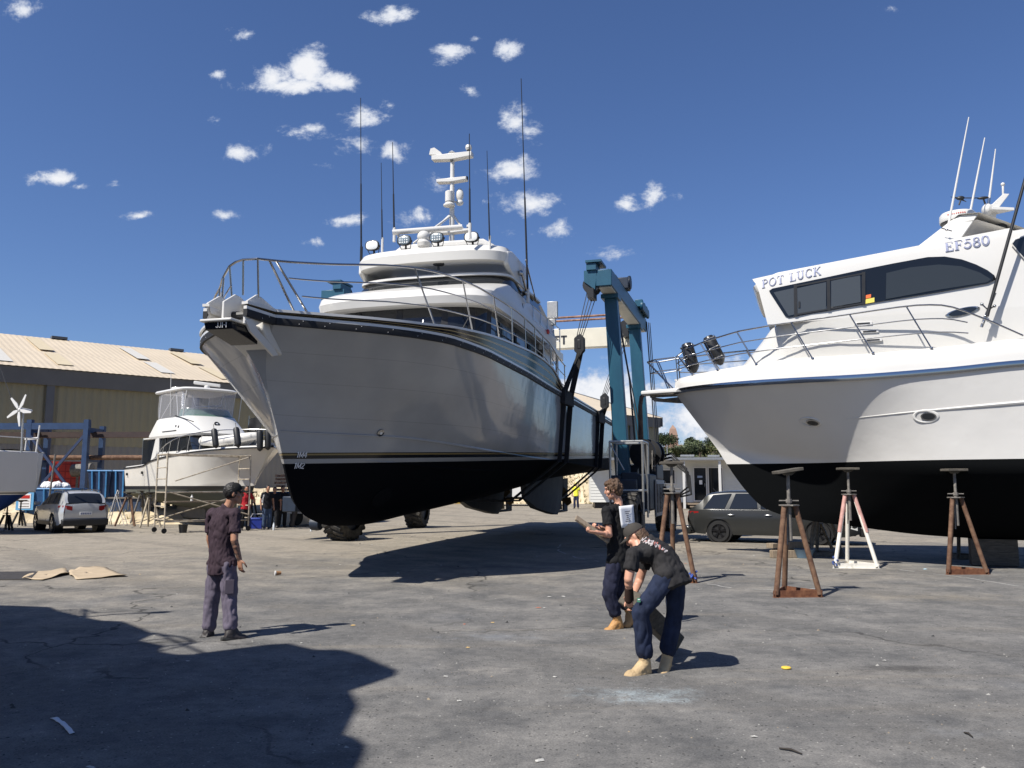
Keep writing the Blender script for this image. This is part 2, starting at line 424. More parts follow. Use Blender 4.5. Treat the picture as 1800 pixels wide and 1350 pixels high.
H_, T_ = .15, .07
def serif(x, y, w=.17): return ([(x - w, y), (x + w, y)], .045)
GL = {
    'P': (.72, [([(.2, 0), (.2, 1)], H_), ([(.05, .97)] + [(.3, .97)] + _arc(.38, .73, .24, .24, 90, -90) + [(.2, .49)], .09), serif(.2, .02)]),
    'O': (.86, [(_arc(.43, .5, .35, .47, 0, 360, 28), .11)]),
    'T': (.78, [([(.39, 0), (.39, 1)], H_), ([(.04, .965), (.74, .965)], T_), ([(.06, .97), (.06, .78)], .05), ([(.72, .97), (.72, .78)], .05), serif(.39, .02)]),
    'L': (.72, [([(.2, 0), (.2, 1)], H_), ([(.05, .035), (.68, .035)], T_), ([(.66, .03), (.66, .24)], .05), serif(.2, .98)]),
    'U': (.86, [([(.2, 1), (.2, .3)] + _arc(.43, .3, .23, .26, 180, 360) + [(.66, 1)], .11), serif(.2, .98), serif(.66, .98, .12)]),
    'C': (.78, [(_arc(.43, .5, .34, .47, 45, 315, 22), .11), ([(.68, .98), (.68, .72)], .05)]),
    'K': (.84, [([(.2, 0), (.2, 1)], H_), ([(.2, .42), (.72, .98)], .07), ([(.36, .56), (.76, .02)], .13), serif(.2, .98), serif(.2, .02), serif(.7, .98, .12), serif(.74, .02, .12)]),
    'E': (.76, [([(.2, 0), (.2, 1)], H_), ([(.05, .965), (.66, .965)], T_), ([(.2, .5), (.52, .5)], T_), ([(.05, .035), (.7, .035)], T_), ([(.65, .97), (.65, .78)], .05), ([(.69, .03), (.69, .24)], .05), ([(.51, .62), (.51, .38)], .05)]),
    'F': (.72, [([(.2, 0), (.2, 1)], H_), ([(.05, .965), (.66, .965)], T_), ([(.2, .5), (.52, .5)], T_), ([(.65, .97), (.65, .78)], .05), ([(.51, .62), (.51, .38)], .05), serif(.2, .02)]),
    '5': (.68, [([(.58, .94), (.2, .94), (.14, .52)] + _arc(.3, .32, .28, .29, 110, -150, 14), .1)]),
    '8': (.68, [(_arc(.34, .74, .2, .23, 0, 360, 20), .1), (_arc(.34, .26, .25, .25, 0, 360, 20), .11)]),
    '0': (.68, [(_arc(.34, .5, .26, .47, 0, 360, 24), .12)]),
    'M': (.95, [([(.14, 0), (.14, 1), (.47, .12), (.8, 1), (.8, 0)], .12)]),
    '1': (.5, [([(.08, .8), (.26, .96), (.26, 0)], .15)]),
    '2': (.66, [(_arc(.32, .7, .23, .25, 160, -30, 12) + [(.1, .04), (.6, .04)], .13)]),
    '4': (.7, [([(.5, 0), (.5, .98), (.06, .3), (.66, .3)], .12)]),
    'J': (.6, [([(.42, 1), (.42, .25)] + _arc(.24, .25, .18, .2, 0, -180, 8), .12)]),
    '-': (.45, [([(.06, .48), (.38, .48)], .12)]),
    'I': (.36, [([(.18, 0), (.18, 1)], H_), serif(.18, .98, .13), serif(.18, .02, .13)]),
    't': (.42, [([(.2, .95), (.2, .08), (.36, .03)], .1), ([(.03, .66), (.38, .66)], .07)]),
    'e': (.56, [([(.08, .34), (.46, .36)] + _arc(.27, .34, .2, .31, 0, 320, 16), .09)]),
    'f': (.7, [([(.12, 0), (.12, 1)], .2), ([(.04, .91), (.66, .91)], .18), ([(.1, .5), (.56, .5)], .17)]),
    'T.': (.7, []),
    ' ': (.42, [])}
GL['+'] = (.72, [([(.36, 0), (.36, 1)], .2), ([(.02, .91), (.7, .91)], .18)])


def letters(mb, text, origin, right, up, size, depth=.004, gap=.06, mi=0, weight=1.0, slant=0.0):
    o, r, u = Vector(origin), Vector(right).normalized(), Vector(up).normalized(); nrm = r.cross(u).normalized(); x = 0
    for ch in text:
        w, strokes = GL.get(ch, GL[' '])
        for pts, th in strokes:
            P = [o + r * ((x + p[0] + slant * p[1]) * size) + u * (p[1] * size) for p in pts]
            if len(pts) == 2: P = [P[0].lerp(P[1], k_ / 6) for k_ in range(7)]
            for a, b in zip(P[:-1], P[1:]):
                d = (b - a)
                if d.length < 1e-6: continue
                d.normalize(); e = d * (th * size * .25 if len(pts) > 2 else 0)
                mb.bar(a - e, b + e, th * size * weight, depth, mi, up=nrm)
        x += w + gap
    return x * size


# ------------------------------------------------------------------ ground
def ground_z(y): return max(0.0, .012 * (y - 38)) if y < 140 else 1.224


def ground_material():
    mt, nt, p = _nt('faded_asphalt'); N = nt.nodes.new; L = nt.links.new
    g = N('ShaderNodeNewGeometry'); sx = N('ShaderNodeSeparateXYZ'); L(g.outputs['Position'], sx.inputs[0])

    def m(op, a, b=None, c=None):
        n = N('ShaderNodeMath'); n.operation = op
        for i, x in enumerate((a, b, c)):
            if x is None: continue
            if isinstance(x, (int, float)): n.inputs[i].default_value = x
            else: L(x, n.inputs[i])
        return n.outputs[0]

    def nz(scale, det=6, rough=.6, stretch=None):
        n = N('ShaderNodeTexNoise'); n.inputs['Scale'].default_value = scale; n.inputs['Detail'].default_value = det; n.inputs['Roughness'].default_value = rough
        if stretch:
            mp = N('ShaderNodeMapping'); mp.inputs['Scale'].default_value = stretch; mp.inputs['Rotation'].default_value = (0, 0, R(18)); L(g.outputs['Position'], mp.inputs[0]); L(mp.outputs[0], n.inputs['Vector'])
        else: L(g.outputs['Position'], n.inputs['Vector'])
        return n.outputs['Fac']

    def ramp(x, a, b, c1, c2):
        r = N('ShaderNodeValToRGB'); e = r.color_ramp.elements; e[0].position = a; e[1].position = b; e[0].color = (*c1, 1); e[1].color = (*c2, 1); L(x, r.inputs[0]); return r.outputs[0]

    def mr(x, a, b, c=0.0, d=1.0):
        r = N('ShaderNodeMapRange'); r.interpolation_type = 'SMOOTHSTEP'
        for k, q in (('From Min', a), ('From Max', b), ('To Min', c), ('To Max', d)): r.inputs[k].default_value = q
        L(x, r.inputs['Value']); return r.outputs[0]

    def mix(f, a, b, bt='MIX'):
        n = N('ShaderNodeMix'); n.data_type = 'RGBA'; n.blend_type = bt
        for k, q in (('Factor', f), ('A', a), ('B', b)):
            if isinstance(q, (int, float)): n.inputs[k].default_value = q
            elif isinstance(q, tuple): n.inputs[k].default_value = (*q, 1)
            else: L(q, n.inputs[k])
        return n.outputs['Result']
    big = nz(.23, 5); mid = nz(1.3, 7, .65); fine = nz(60, 6, .75); grit = nz(150, 3, .7); drag = nz(.8, 6, .6, (.25, 2.2, 1))
    asph = ramp(mid, .36, .66, (.106, .106, .106), (.2, .194, .184))
    asph = mix(mr(drag, .52, .78, 0, .45), asph, (.23, .205, .168))
    # dusty tan apron further into the yard
    dist = m('ADD', sx.outputs[1], m('MULTIPLY', m('SUBTRACT', big, .5), 26))
    side = m('MULTIPLY', sx.outputs[0], -.30)
    dust = mr(m('ADD', m('ADD', dist, side), m('MULTIPLY', m('SUBTRACT', mid, .5), 12)), 11, 28)
    col = mix(m('MULTIPLY', dust, .92), asph, ramp(mid, .3, .75, (.235, .21, .17), (.33, .292, .235)))
    blue = mr(nz(.5, 5, .6, (1.0, .7, 1)), .55, .75, 0, .35)
    col = mix(m('MULTIPLY', blue, m('SUBTRACT', 1.0, dust)), col, (.115, .125, .143))
    # oil stains and scuffs
    st = mr(nz(.62, 7, .72, (.6, 1.6, 1)), .62, .74, 0, .55); col = mix(st, col, (.05, .048, .046))
    # spilt pale antifouling dust at known spots on the yard
    for (px, py, rx, ry, c, k) in ((gnd(1125, 1222).x, gnd(1125, 1222).y, .75, .42, (.36, .43, .46), 1.0), (gnd(860, 1180).x, gnd(860, 1180).y, .55, .3, (.33, .31, .28), .9), (gnd(1640, 1050).x, gnd(1640, 1050).y, 2.2, .7, (.25, .22, .17), .8), (gnd(880, 1120).x, gnd(880, 1120).y, 1.0, .5, (.2, .22, .25), .6), (gnd(1640, 1290).x, gnd(1640, 1290).y, .8, .25, (.26, .27, .28), .6)):
        dx = m('DIVIDE', m('SUBTRACT', sx.outputs[0], px), rx); dy = m('DIVIDE', m('SUBTRACT', sx.outputs[1], py), ry)
        q = m('SUBTRACT', 1.0, m('SQRT', m('ADD', m('MULTIPLY', dx, dx), m('MULTIPLY', dy, dy))))
        q = m('ADD', q, m('MULTIPLY', m('SUBTRACT', nz(3.2, 10, .8), .5), 4.6)); col = mix(m('MULTIPLY', mr(q, .15, 1.6), .72 * k), col, c)
    gx, gy = gnd(1590, 1175).x, gnd(1590, 1175).y
    dx = m('DIVIDE', m('SUBTRACT', sx.outputs[0], gx), .7); dy = m('DIVIDE', m('SUBTRACT', sx.outputs[1], gy), .25)
    q = m('ADD', m('SUBTRACT', 1.0, m('SQRT', m('ADD', m('MULTIPLY', dx, dx), m('MULTIPLY', dy, dy)))), m('MULTIPLY', m('SUBTRACT', nz(7, 7, .7), .5), 1.5))
    col = mix(m('MULTIPLY', mr(q, .1, .9), .6), col, (.035, .034, .034))
    cv = N('ShaderNodeTexVoronoi'); cv.feature = 'DISTANCE_TO_EDGE'; cv.inputs['Scale'].default_value = .16
    wp = N('ShaderNodeVectorMath'); wp.operation = 'ADD'; nw = N('ShaderNodeTexNoise'); nw.inputs['Scale'].default_value = .9; nw.inputs['Detail'].default_value = 8; L(g.outputs['Position'], nw.inputs['Vector'])
    sc_ = N('ShaderNodeVectorMath'); sc_.operation = 'SCALE'; sc_.inputs['Scale'].default_value = 1.6; L(nw.outputs['Color'], sc_.inputs[0]); L(g.outputs['Position'], wp.inputs[0]); L(sc_.outputs[0], wp.inputs[1]); L(wp.outputs[0], cv.inputs['Vector'])
    crk = m('MULTIPLY', mr(cv.outputs['Distance'], .0015, .006, 1, 0), mr(big, .42, .55, 0, .75)); col = mix(crk, col, (.035, .034, .033))
    tw = N('ShaderNodeTexWave'); tw.inputs['Scale'].default_value = .11; tw.inputs['Distortion'].default_value = 3.5; tw.inputs['Detail'].default_value = 3; tw.inputs['Detail Scale'].default_value = .6; tw.bands_direction = 'DIAGONAL'; L(g.outputs['Position'], tw.inputs['Vector'])
    col = mix(m('MULTIPLY', mr(tw.outputs['Fac'], .86, .99, 0, .4), mr(mid, .4, .6)), col, (.07, .068, .066))
    # aggregate
    sc2 = nz(8, 8, .75); col = mix(.6, col, ramp(sc2, .33, .67, (.62, .62, .63), (1.36, 1.34, 1.3)), 'MULTIPLY')
    oil = mr(nz(1.9, 9, .8), .60, .66, 0, .5); col = mix(m('MULTIPLY', oil, mr(big, .5, .6)), col, (.055, .053, .05))
    col = mix(.6, col, ramp(fine, .32, .68, (.35, .35, .35), (1.6, 1.58, 1.55)), 'MULTIPLY')
    vo = N('ShaderNodeTexVoronoi'); vo.inputs['Scale'].default_value = 34; L(g.outputs['Position'], vo.inputs['Vector'])
    sp = N('ShaderNodeSeparateColor'); L(vo.outputs['Color'], sp.inputs[0])
    chip = m('MULTIPLY', m('LESS_THAN', vo.outputs['Distance'], .3), m('GREATER_THAN', sp.outputs[0], .972)); col = mix(m('MULTIPLY', chip, .6), col, (.36, .35, .32))
    pit = m('MULTIPLY', m('LESS_THAN', vo.outputs['Distance'], .34), m('GREATER_THAN', sp.outputs[1], .93)); col = mix(m('MULTIPLY', pit, .75), col, (.03, .03, .03))
    L(col, p.inputs['Base Color']); p.inputs['Roughness'].default_value = .92; p.inputs['Specular IOR Level'].default_value = .2
    bp = N('ShaderNodeBump'); bp.inputs['Strength'].default_value = .55; bp.inputs['Distance'].default_value = .012
    L(m('ADD', m('MULTIPLY', fine, .8), m('ADD', m('MULTIPLY', grit, .5), m('MULTIPLY', vo.outputs['Distance'], .25))), bp.inputs['Height']); L(bp.outputs[0], p.inputs['Normal'])
    return mt


mb = MB()
ys = [-60, -20, -5, 0, 5, 10, 15, 20, 25, 30, 34, 38, 44, 50, 60, 75, 90, 110, 140, 260, 600, 2500]
xs = [-1500, -400, -150, -80, -50, -30, -20, -10, 0, 10, 20, 30, 50, 80, 150, 400, 1500]
mb.grid([[(x, y, ground_z(y)) for x in xs] for y in ys])
mb.build('ground', ground_material(), kind='structure', smooth=0)

sand_m = M2('pale_dune_sand', (.40, .32, .20), (.62, .52, .36), 1.2, .35, .65, .95, .6)
olive_wall = M('olive_sheet_wall', (.205, .19, .125), .6, var=.06, scale=.4)
grey_wall = M('grey_sheet_wall', (.155, .155, .15), .6, var=.08, scale=.4)
fascia_m = M('dark_grey_fascia', (.085, .09, .10), .5, var=.1, scale=1)
roof_m = M('cream_sheet_roof', (.56, .47, .345), .55, var=.07, scale=.35)
sky_m = M('translucent_roof_sheet', (.60, .57, .5), .4, var=.05)
sky2_m = M('yellowed_roof_sheet', (.57, .48, .32), .5, var=.05)
office_m = M('cream_board_wall', (.60, .60, .565), .55, var=.05, scale=1.5)


# ------------------------------------------------------------------ shed
def shed():
    O = Vector((-52, 32.4, 0)); d = Vector((.766, .643, 0)); b = Vector((-.643, .766, 0)); Ln = 88.5; H = 9.0; up = Vector((0, 0, 1))
    t = thing('boat_shed', 'long olive and grey sheet metal shed with cream roof across the back of the yard', 'shed', (0, 0, 0))
    P = lambda s, q, z: O + d * s + b * q + up * z

    def corrugated(z0, z1, q, pitch, amp, s0=0, s1=Ln):
        m = MB(); n = int((s1 - s0) / pitch) * 4; rows = []
        for z in (z0, z1): rows.append([P(s0 + (s1 - s0) * i / n, q - amp * (1 if i % 4 in (0, 1) else 0), z) for i in range(n + 1)])
        return m.grid(rows)
    corrugated(4.3, H - .9, 0, .5, .05).build('upper_wall', olive_wall, t, smooth=0)
    corrugated(-.5, 4.3, 0.02, .4, .04).build('lower_wall', grey_wall, t, smooth=0)
    m = MB(); m.prism([P(0, -.32, H - 1.0), P(0, -.12, H - 1.0), P(0, -.12, H), P(0, -.45, H)], d * Ln); m.build('fascia', fascia_m, t)
    for s in range(3, 88, 9):
        m = MB(); m.box(P(s, -.16, (H - 1 + 4) / 2), (.45, .14, H - 5), 0, math.atan2(d.y, d.x)); m.box(P(s, -.1, 2.2), (.3, .1, 4.6), 0, math.atan2(d.y, d.x)); m.build('wall_column', fascia_m, t)
    rise, half = 4.2, 14.0
    m = MB(); n = 900
    def roofp(s, q): return P(s, q, H + .02 + rise * (q + .6) / (half + .6))
    rows = []
    for q in (-.6, 6.2, 6.25, half):
        rows.append([roofp(Ln * i / n, q) + up * (.012 if i % 4 in (0, 1) else 0) - up * (.08 if q == 6.25 else 0) for i in range(n + 1)])
    m.grid(rows); rows2 = [[P(Ln * i / 8, half, H + rise) for i in range(9)], [P(Ln * i / 8, 2 * half, H) for i in range(9)]]
    m.grid(rows2); m.build('roof', roof_m, t, smooth=0)
    rr = random.Random(3)
    for i, s in enumerate([8, 14, 17, 22, 27, 30.5, 33, 37, 41, 45, 50, 56, 62, 68]):
        for q0, q1 in ((.2 + rr.random(), 5.6), (7.0, 12 + rr.random())):
            if rr.random() < .25: continue
            old = rr.random() > .6; tgt = MB()
            tgt.add([roofp(s, q0) + up * .075, roofp(s + .95, q0) + up * .075, roofp(s + .95, q1) + up * .075, roofp(s, q1) + up * .075], [(0, 1, 2, 3)]); tgt.build('skylight', sky2_m if old else sky_m, t, smooth=0, label='yellowed roof skylight' if old else None)
    for s in (24, 33, 42, 51, 60):
        k = MB(); k.box(P(s, half - .1, H + rise + .1), (1.1, .6, .2), 0, math.atan2(d.y, d.x)); k.build('roof_vent', fascia_m, t)
    m = MB(); m.add([P(Ln, 0, -.5), P(Ln, 2 * half, -.5), P(Ln, 2 * half, H), P(Ln, half, H + rise), P(Ln, 0, H)], [(0, 1, 2, 3, 4)])
    m.add([P(0, 0, -.5), P(0, 2 * half, -.5), P(0, 2 * half, H), P(0, half, H + rise), P(0, 0, H)], [(0, 1, 2, 3, 4)]); m.add([P(0, 2 * half, -.5), P(Ln, 2 * half, -.5), P(Ln, 2 * half, H), P(0, 2 * half, H)], [(0, 1, 2, 3)])
    m.build('gable_wall', olive_wall, t, smooth=0)
    m = MB(); m.prism([P(Ln + .02, -.5, H - .9), P(Ln + .02, 0.1, H - .9), P(Ln + .02, half, H + rise - .5), P(Ln + .02, half, H + rise + .1), P(Ln + .02, -.5, H + .1)], d * .15); m.build('barge_board', fascia_m, t)
    return P


shedP = shed()


# ------------------------------------------------------------------ sand, hill, plants
def mound(name, x0, x1, y0, y1, nx, ny, fn, mt, kind='structure'):
    m = MB(); m.grid([[(lerp(x0, x1, i / nx), lerp(y0, y1, j / ny), fn(lerp(x0, x1, i / nx), lerp(y0, y1, j / ny))) for i in range(nx + 1)] for j in range(ny + 1)])
    return m.build(name, mt, kind=kind, smooth=60)


def sand_z(x, y):
    base = ground_z(y)
    k0 = min(1, max(0, (-5.5 - x) / 4)); front = lerp(66, 37.2, k0); top = lerp(2.6, .45 + .75 * min(1, max(0, (y - 41.5) / 2)), k0)
    e = min(1, max(0, (y - front + 1.4 * noise.noise((x * .35, 3, 0))) / 3.6)); e = e * e * (3 - 2 * e)
    fall = min(1, max(0, (15 - x) / 7))
    k = noise.noise((x * .22, y * .22, 1)) * .5 + noise.noise((x * .7, y * .7, 4)) * .22 + noise.noise((x * 2.3, y * 2.3, 9)) * .1
    return base - .25 + e * fall * (top + .25 + k) + (0 if e > 0 else -.02)


mound('sand_bank', -42, 22, 36.5, 82, 190, 140, sand_z, sand_m)


def leaf_cloud(mb, c, r, n, size, rr, squash=.8, mi=1):
    for _ in range(n):
        while True:
            p = Vector((rr.uniform(-1, 1), rr.uniform(-1, 1), rr.uniform(-1, 1)))
            if .25 < p.length < 1: break
        p = p * (.55 + .45 * rr.random()); p.z *= squash
        q = Vector(c) + p * r
        a = Vector((rr.gauss(0, 1), rr.gauss(0, 1), rr.gauss(0, .8))).normalized(); b = a.orthogonal().normalized(); s = size * rr.uniform(.6, 1.3)
        mb.add([q - a * s, q + b * s * .55, q + a * s, q - b * s * .55], [(0, 1, 2, 3)], rr.choice(mi) if isinstance(mi, tuple) else mi)


leafs = [M('dark_leaf', (.045, .062, .024), .6, var=.4, scale=2), M('mid_leaf', (.085, .105, .038), .6, var=.4, scale=2), M('olive_leaf', (.14, .13, .05), .6, var=.4, scale=2), M('dry_grass_blade', (.30, .25, .12), .8, var=.3)]
bark = M('tree_bark', (.09, .07, .05), .9, var=.3, scale=6, bump=.4)


def hill_z(x, y):
    d = math.hypot((x - 38) / 46, (y - 180) / 44)
    return 1.0 + max(0, 1 - d * d) * 9.0 + noise.noise((x * .06, y * .06, 0)) * 1.1


mound('hill', -30, 130, 138, 250, 40, 28, hill_z, M('scrubby_hillside', (.05, .048, .022), .95, var=.5, scale=.4))


def tree(x, y, h, w, label, dark, seed, cat='tree', name='hill_tree', group='trees on the hill behind the office'):
    rr = random.Random(seed); z = hill_z(x, y) - .2
    t = thing(name, label, cat, (x, y, z), rr.uniform(0, 6), group)
    m = MB(); m.tube([(0, 0, 0), (.1, 0, h * .3), (.05, .1, h * .62)], [h * .035, h * .026, h * .012], 8)
    blobs = []
    for i in range(9):
        a = rr.uniform(0, 6.28); q = Vector((math.cos(a) * w * rr.uniform(.2, .62), math.sin(a) * w * rr.uniform(.2, .62), h * rr.uniform(.3, .88)))
        m.tube([(0.05, 0, h * .3), (q.x * .5, q.y * .5, q.z * .72), tuple(q)], [h * .014, h * .009, h * .003], 5); blobs.append(q)
    m.build('trunk', bark, t)
    c = MB()
    for q in blobs: leaf_cloud(c, q, w * rr.uniform(.3, .46), 330, h * .034, rr, .7, (0, 0, 1) if dark else (0, 1, 2))
    c.build('crown', leafs[:3], t, smooth=0)


TREES = [(1161, 150, 7.4, 6.2, 'broad dark green tree standing tallest left of the obelisk on the hill', 1), (1152, 146, 6, 4.5, 'bushy green tree at the left end of the hill beside the shed', 0), (1188, 148, 5.0, 4.5, 'low olive tree just below the obelisk', 0),
         (1207, 149, 6.2, 5.0, 'round dark tree to the right of the obelisk', 1), (1228, 152, 7.6, 4.2, 'upright dark tree rising at the right end of the hill', 1), (1243, 150, 5.0, 4.5, 'olive green tree furthest right on the hill by the white bow', 0),
         (1176, 143, 3.6, 4.6, 'pale olive bush low on the hill above the office roof', 0), (1216, 142, 3.8, 5.0, 'yellowish olive bush low on the hill above the office door', 0), (1262, 160, 6.2, 5.5, 'dark tree behind the white bow on the hill', 1), (1130, 158, 5.5, 5, 'green tree partly hidden by the end of the shed', 0), (1196, 144, 3.4, 4, 'low scrubby green bush above the office porch', 0)]
for i, (u, Y, h, w, lb, dk) in enumerate(TREES): tree(atY(u, 700, Y).x, Y, h * .78, w * .8, lb, dk, 40 + i)

o = gnd(1185, 700, 30)
px = atY(1183, 765, 172)
t = thing('stone_obelisk', 'pinkish brown stone obelisk rising above the trees on the hill', 'monument', (px.x, 172, hill_z(px.x, 172) - .3))
stone_m = M('pink_brown_stone', (.30, .19, .14), .85, var=.15, scale=1.2, bump=.2)
m = MB(); topz = atY(1183, 747, 172).z - (hill_z(px.x, 172) - .3)
m.grid([[(s * w, q * w, z) for s, q in ((-1, -1), (1, -1), (1, 1), (-1, 1))] for w, z in ((.95, 0), (.8, topz - 2.0), (.55, topz - .8), (.04, topz))], closed=True); m.build('shaft', stone_m, t, smooth=0)
m = MB(); m.box((0, 0, .4), (3.0, 3.0, .8)); m.build('plinth', stone_m, t)

# dry tufts on the sand bank
m = MB(); rr = random.Random(5)
for i in range(2600):
    x = rr.uniform(-5, 13) if i % 5 else rr.uniform(-30, -9); y = rr.uniform(66, 73) if x > -6 else rr.uniform(38, 50)
    if rr.random() < .0 or noise.noise((x * .4, y * .4, 2)) < -.15: continue
    z = sand_z(x, y)
    for k in range(4):
        a = rr.uniform(0, 6.28); l = rr.uniform(.12, .4); dx, dy = math.cos(a) * l * .6, math.sin(a) * l * .6
        m.add([(x - dy * .12, y + dx * .12, z), (x + dy * .12, y - dx * .12, z), (x + dx, y + dy, z + l)], [(0, 1, 2)], rr.choice((0, 0, 0, 1)) if y < 69.6 else rr.choice((0, 1, 1)))
tag(m.build('dry_grass', [leafs[3], leafs[2]], smooth=0, kind='stuff'), 'dry grass tufts scattered over the pale sand bank', 'grass', kind='stuff')
for i, (u, Y, w) in enumerate(((1012, 71, 1.3), (1030, 70.6, 1.0), (985, 72, 1.2), (1050, 72, 1.1))):
    p = atY(u, 800, Y); z = sand_z(p.x, Y); t = thing('dune_bush', ['rounded green bush on top of the sand bank by the blue tarp', 'small green bush beside the blue tarp on the sand bank', 'green scrub bush behind the hull on the sand bank', 'green bush half hidden by the lift leg on the sand bank'][i], 'bush', (p.x, Y, z - .1), group='bushes on the sand bank')
    c = MB()
    for k in range(4): leaf_cloud(c, (rr.uniform(-.6, .6) * w, rr.uniform(-.4, .4), .35 * w), .55 * w, 110, .09, rr, .7, (1, 2))
    c.build('foliage', leafs[:3], t, smooth=0); c = MB(); c.tube([(0, 0, -.2), (.05, 0, .4)], [.05, .02], 6); c.build('stem', bark, t)
p = atY(1032, 833, 73.5); z0 = sand_z(p.x, 73.5) - .2
t = thing('storage_container', 'bright blue container showing above the sand bank behind the hull', 'container', (p.x - .4, 74.5, z0), .1)
m = MB(); m.grid([[(x, -1.2 - (.05 if int(x * 4) % 2 else 0), z) for x in [i * .125 - 2.2 for i in range(36)]] for z in (0, 1.35)]); m.box((-.01, .06, .68), (4.36, 2.3, 1.34)); m.build('corrugated_body', blue_m, t, smooth=0)
m = MB(); m.box((0, 0, 1.4), (4.5, 2.6, .08)); m.build('lid', blue_m, t, bev=.02)


# ------------------------------------------------------------------ site office
def office():
    fr = atY(1150, 860, 57); ang = R(-4)
    t = thing('site_office', 'low white boarded office cabin with porch roof and glass doors', 'building', (fr.x - 1.35, 57, ground_z(57)), ang)
    zf = .42; W = 16.0
    m = MB(); rows = []
    for i in range(15):
        z = zf + i * .2; rows += [[(-3, -.02, z), (W, -.02, z)], [(-3, 0.0, z + .198), (W, 0.0, z + .198)]]
    m.grid(rows); m.box((W / 2 - 1.5, 2.6, zf + 1.45), (W + 3 - .02, 5.16, 2.86)); m.build('wall', office_m, t, smooth=0)
    m = MB(); m.prism([(-3.6, -1.7, zf + 2.78), (-3.6, 5.6, zf + 3.0), (-3.6, 5.6, zf + 3.12), (-3.6, -1.7, zf + 2.98)], (W + 5, 0, 0)); m.build('porch_roof', white_flat, t)
    m = MB(); m.bar((-3.6, -1.76, zf + 2.9), (W + 1.4, -1.76, zf + 2.9), .1, .16); m.build('gutter', galv, t)
    for x in (3.0, 5.35, 8.8):
        q = MB(); q.box((x + .15, -1.55, (zf + 2.8) / 2), (.16, .16, zf + 2.76)); q.build('porch_post', white_flat, t, bev=.015)
    m = MB(); m.box((W / 2 - 1.5, 2.6, zf / 2 - .02), (W + 2.4, 4.8, zf - .1)); m.build('underfloor_shade', black, t)  # black box stands in for the shade in the gap under the cabin

    def opening(nm, x0, x1, z0, z1, door=False):
        f = MB(); w = .07
        for a, b in (((x0, z0), (x0, z1)), ((x1, z0), (x1, z1))): f.bar((a[0], -.06, a[1]), (b[0], -.06, b[1]), w, .1, up=(0, 1, 0))
        for z in (z0, z1): f.bar((x0 - .035, -.06, z), (x1 + .035, -.06, z), w, .098, up=(0, 1, 0))
        fo = f.build(nm, white_flat, t)
        g = MB(); g.box(((x0 + x1) / 2, -.035, (z0 + z1) / 2), (x1 - x0 - .06, .03, z1 - z0 - .06)); g.build('pane', glass_dark, fo)
        if door:
            g = MB(); g.box((x1 - .12, -.09, (z0 + z1) / 2 - .05), (.03, .05, .22)); g.build('handle', steel, fo)
            g = MB(); g.box(((x0 + x1) / 2 + .05, -.052, z0 + 1.25), (.2, .004, .28)); g.build('notice', letter_white, fo)
            g = MB(); g.box(((x0 + x1) / 2, -.055, z0 + 1.62), (.34, .004, .14), 0); g.build('notice', M('blue_notice', (.25, .32, .45), .5), fo)
    opening('window', 1.55, 2.75, zf + 1.25, zf + 2.2); opening('door', 4.0, 4.85, zf + .1, zf + 2.35, True); opening('door', 4.98, 5.95, zf + .1, zf + 2.35); opening('window', 8, 9.4, zf + 1.2, zf + 2.2)
    m = MB(); m.box((4.6, -.8, .34), (2.6, 1.4, .1)); m.box((4.6, -1.7, .17), (2.2, .4, .08)); m.build('step', timber, t)
    rr = random.Random(2)
    for k in range(9): m = MB(); m.box((-2 + k * 1.3 + rr.random(), -.3 + rr.random(), zf + 3.16), (rr.uniform(.4, 1.1), .3, .12), 0); m.build('roof_clutter', [galv, blue_m], t)
    m = MB(); m.tube([(2.2, -.6, zf + 3), (2.2, -.6, zf + 3.9)], .03, 6, 0); m.build('vent_pipe', galv, t); m = MB(); m.tube([(6.4, -.6, zf + 3), (6.4, -.6, zf + 3.8)], .03, 6, 0); m.build('vent_pipe', galv, t)
    for x in (2.1, 3.45): m = MB(); m.bar((x, -.05, zf), (x, -.05, zf + 1.4), .05, .05); m.build('downpipe', grey_steel, t)


office()


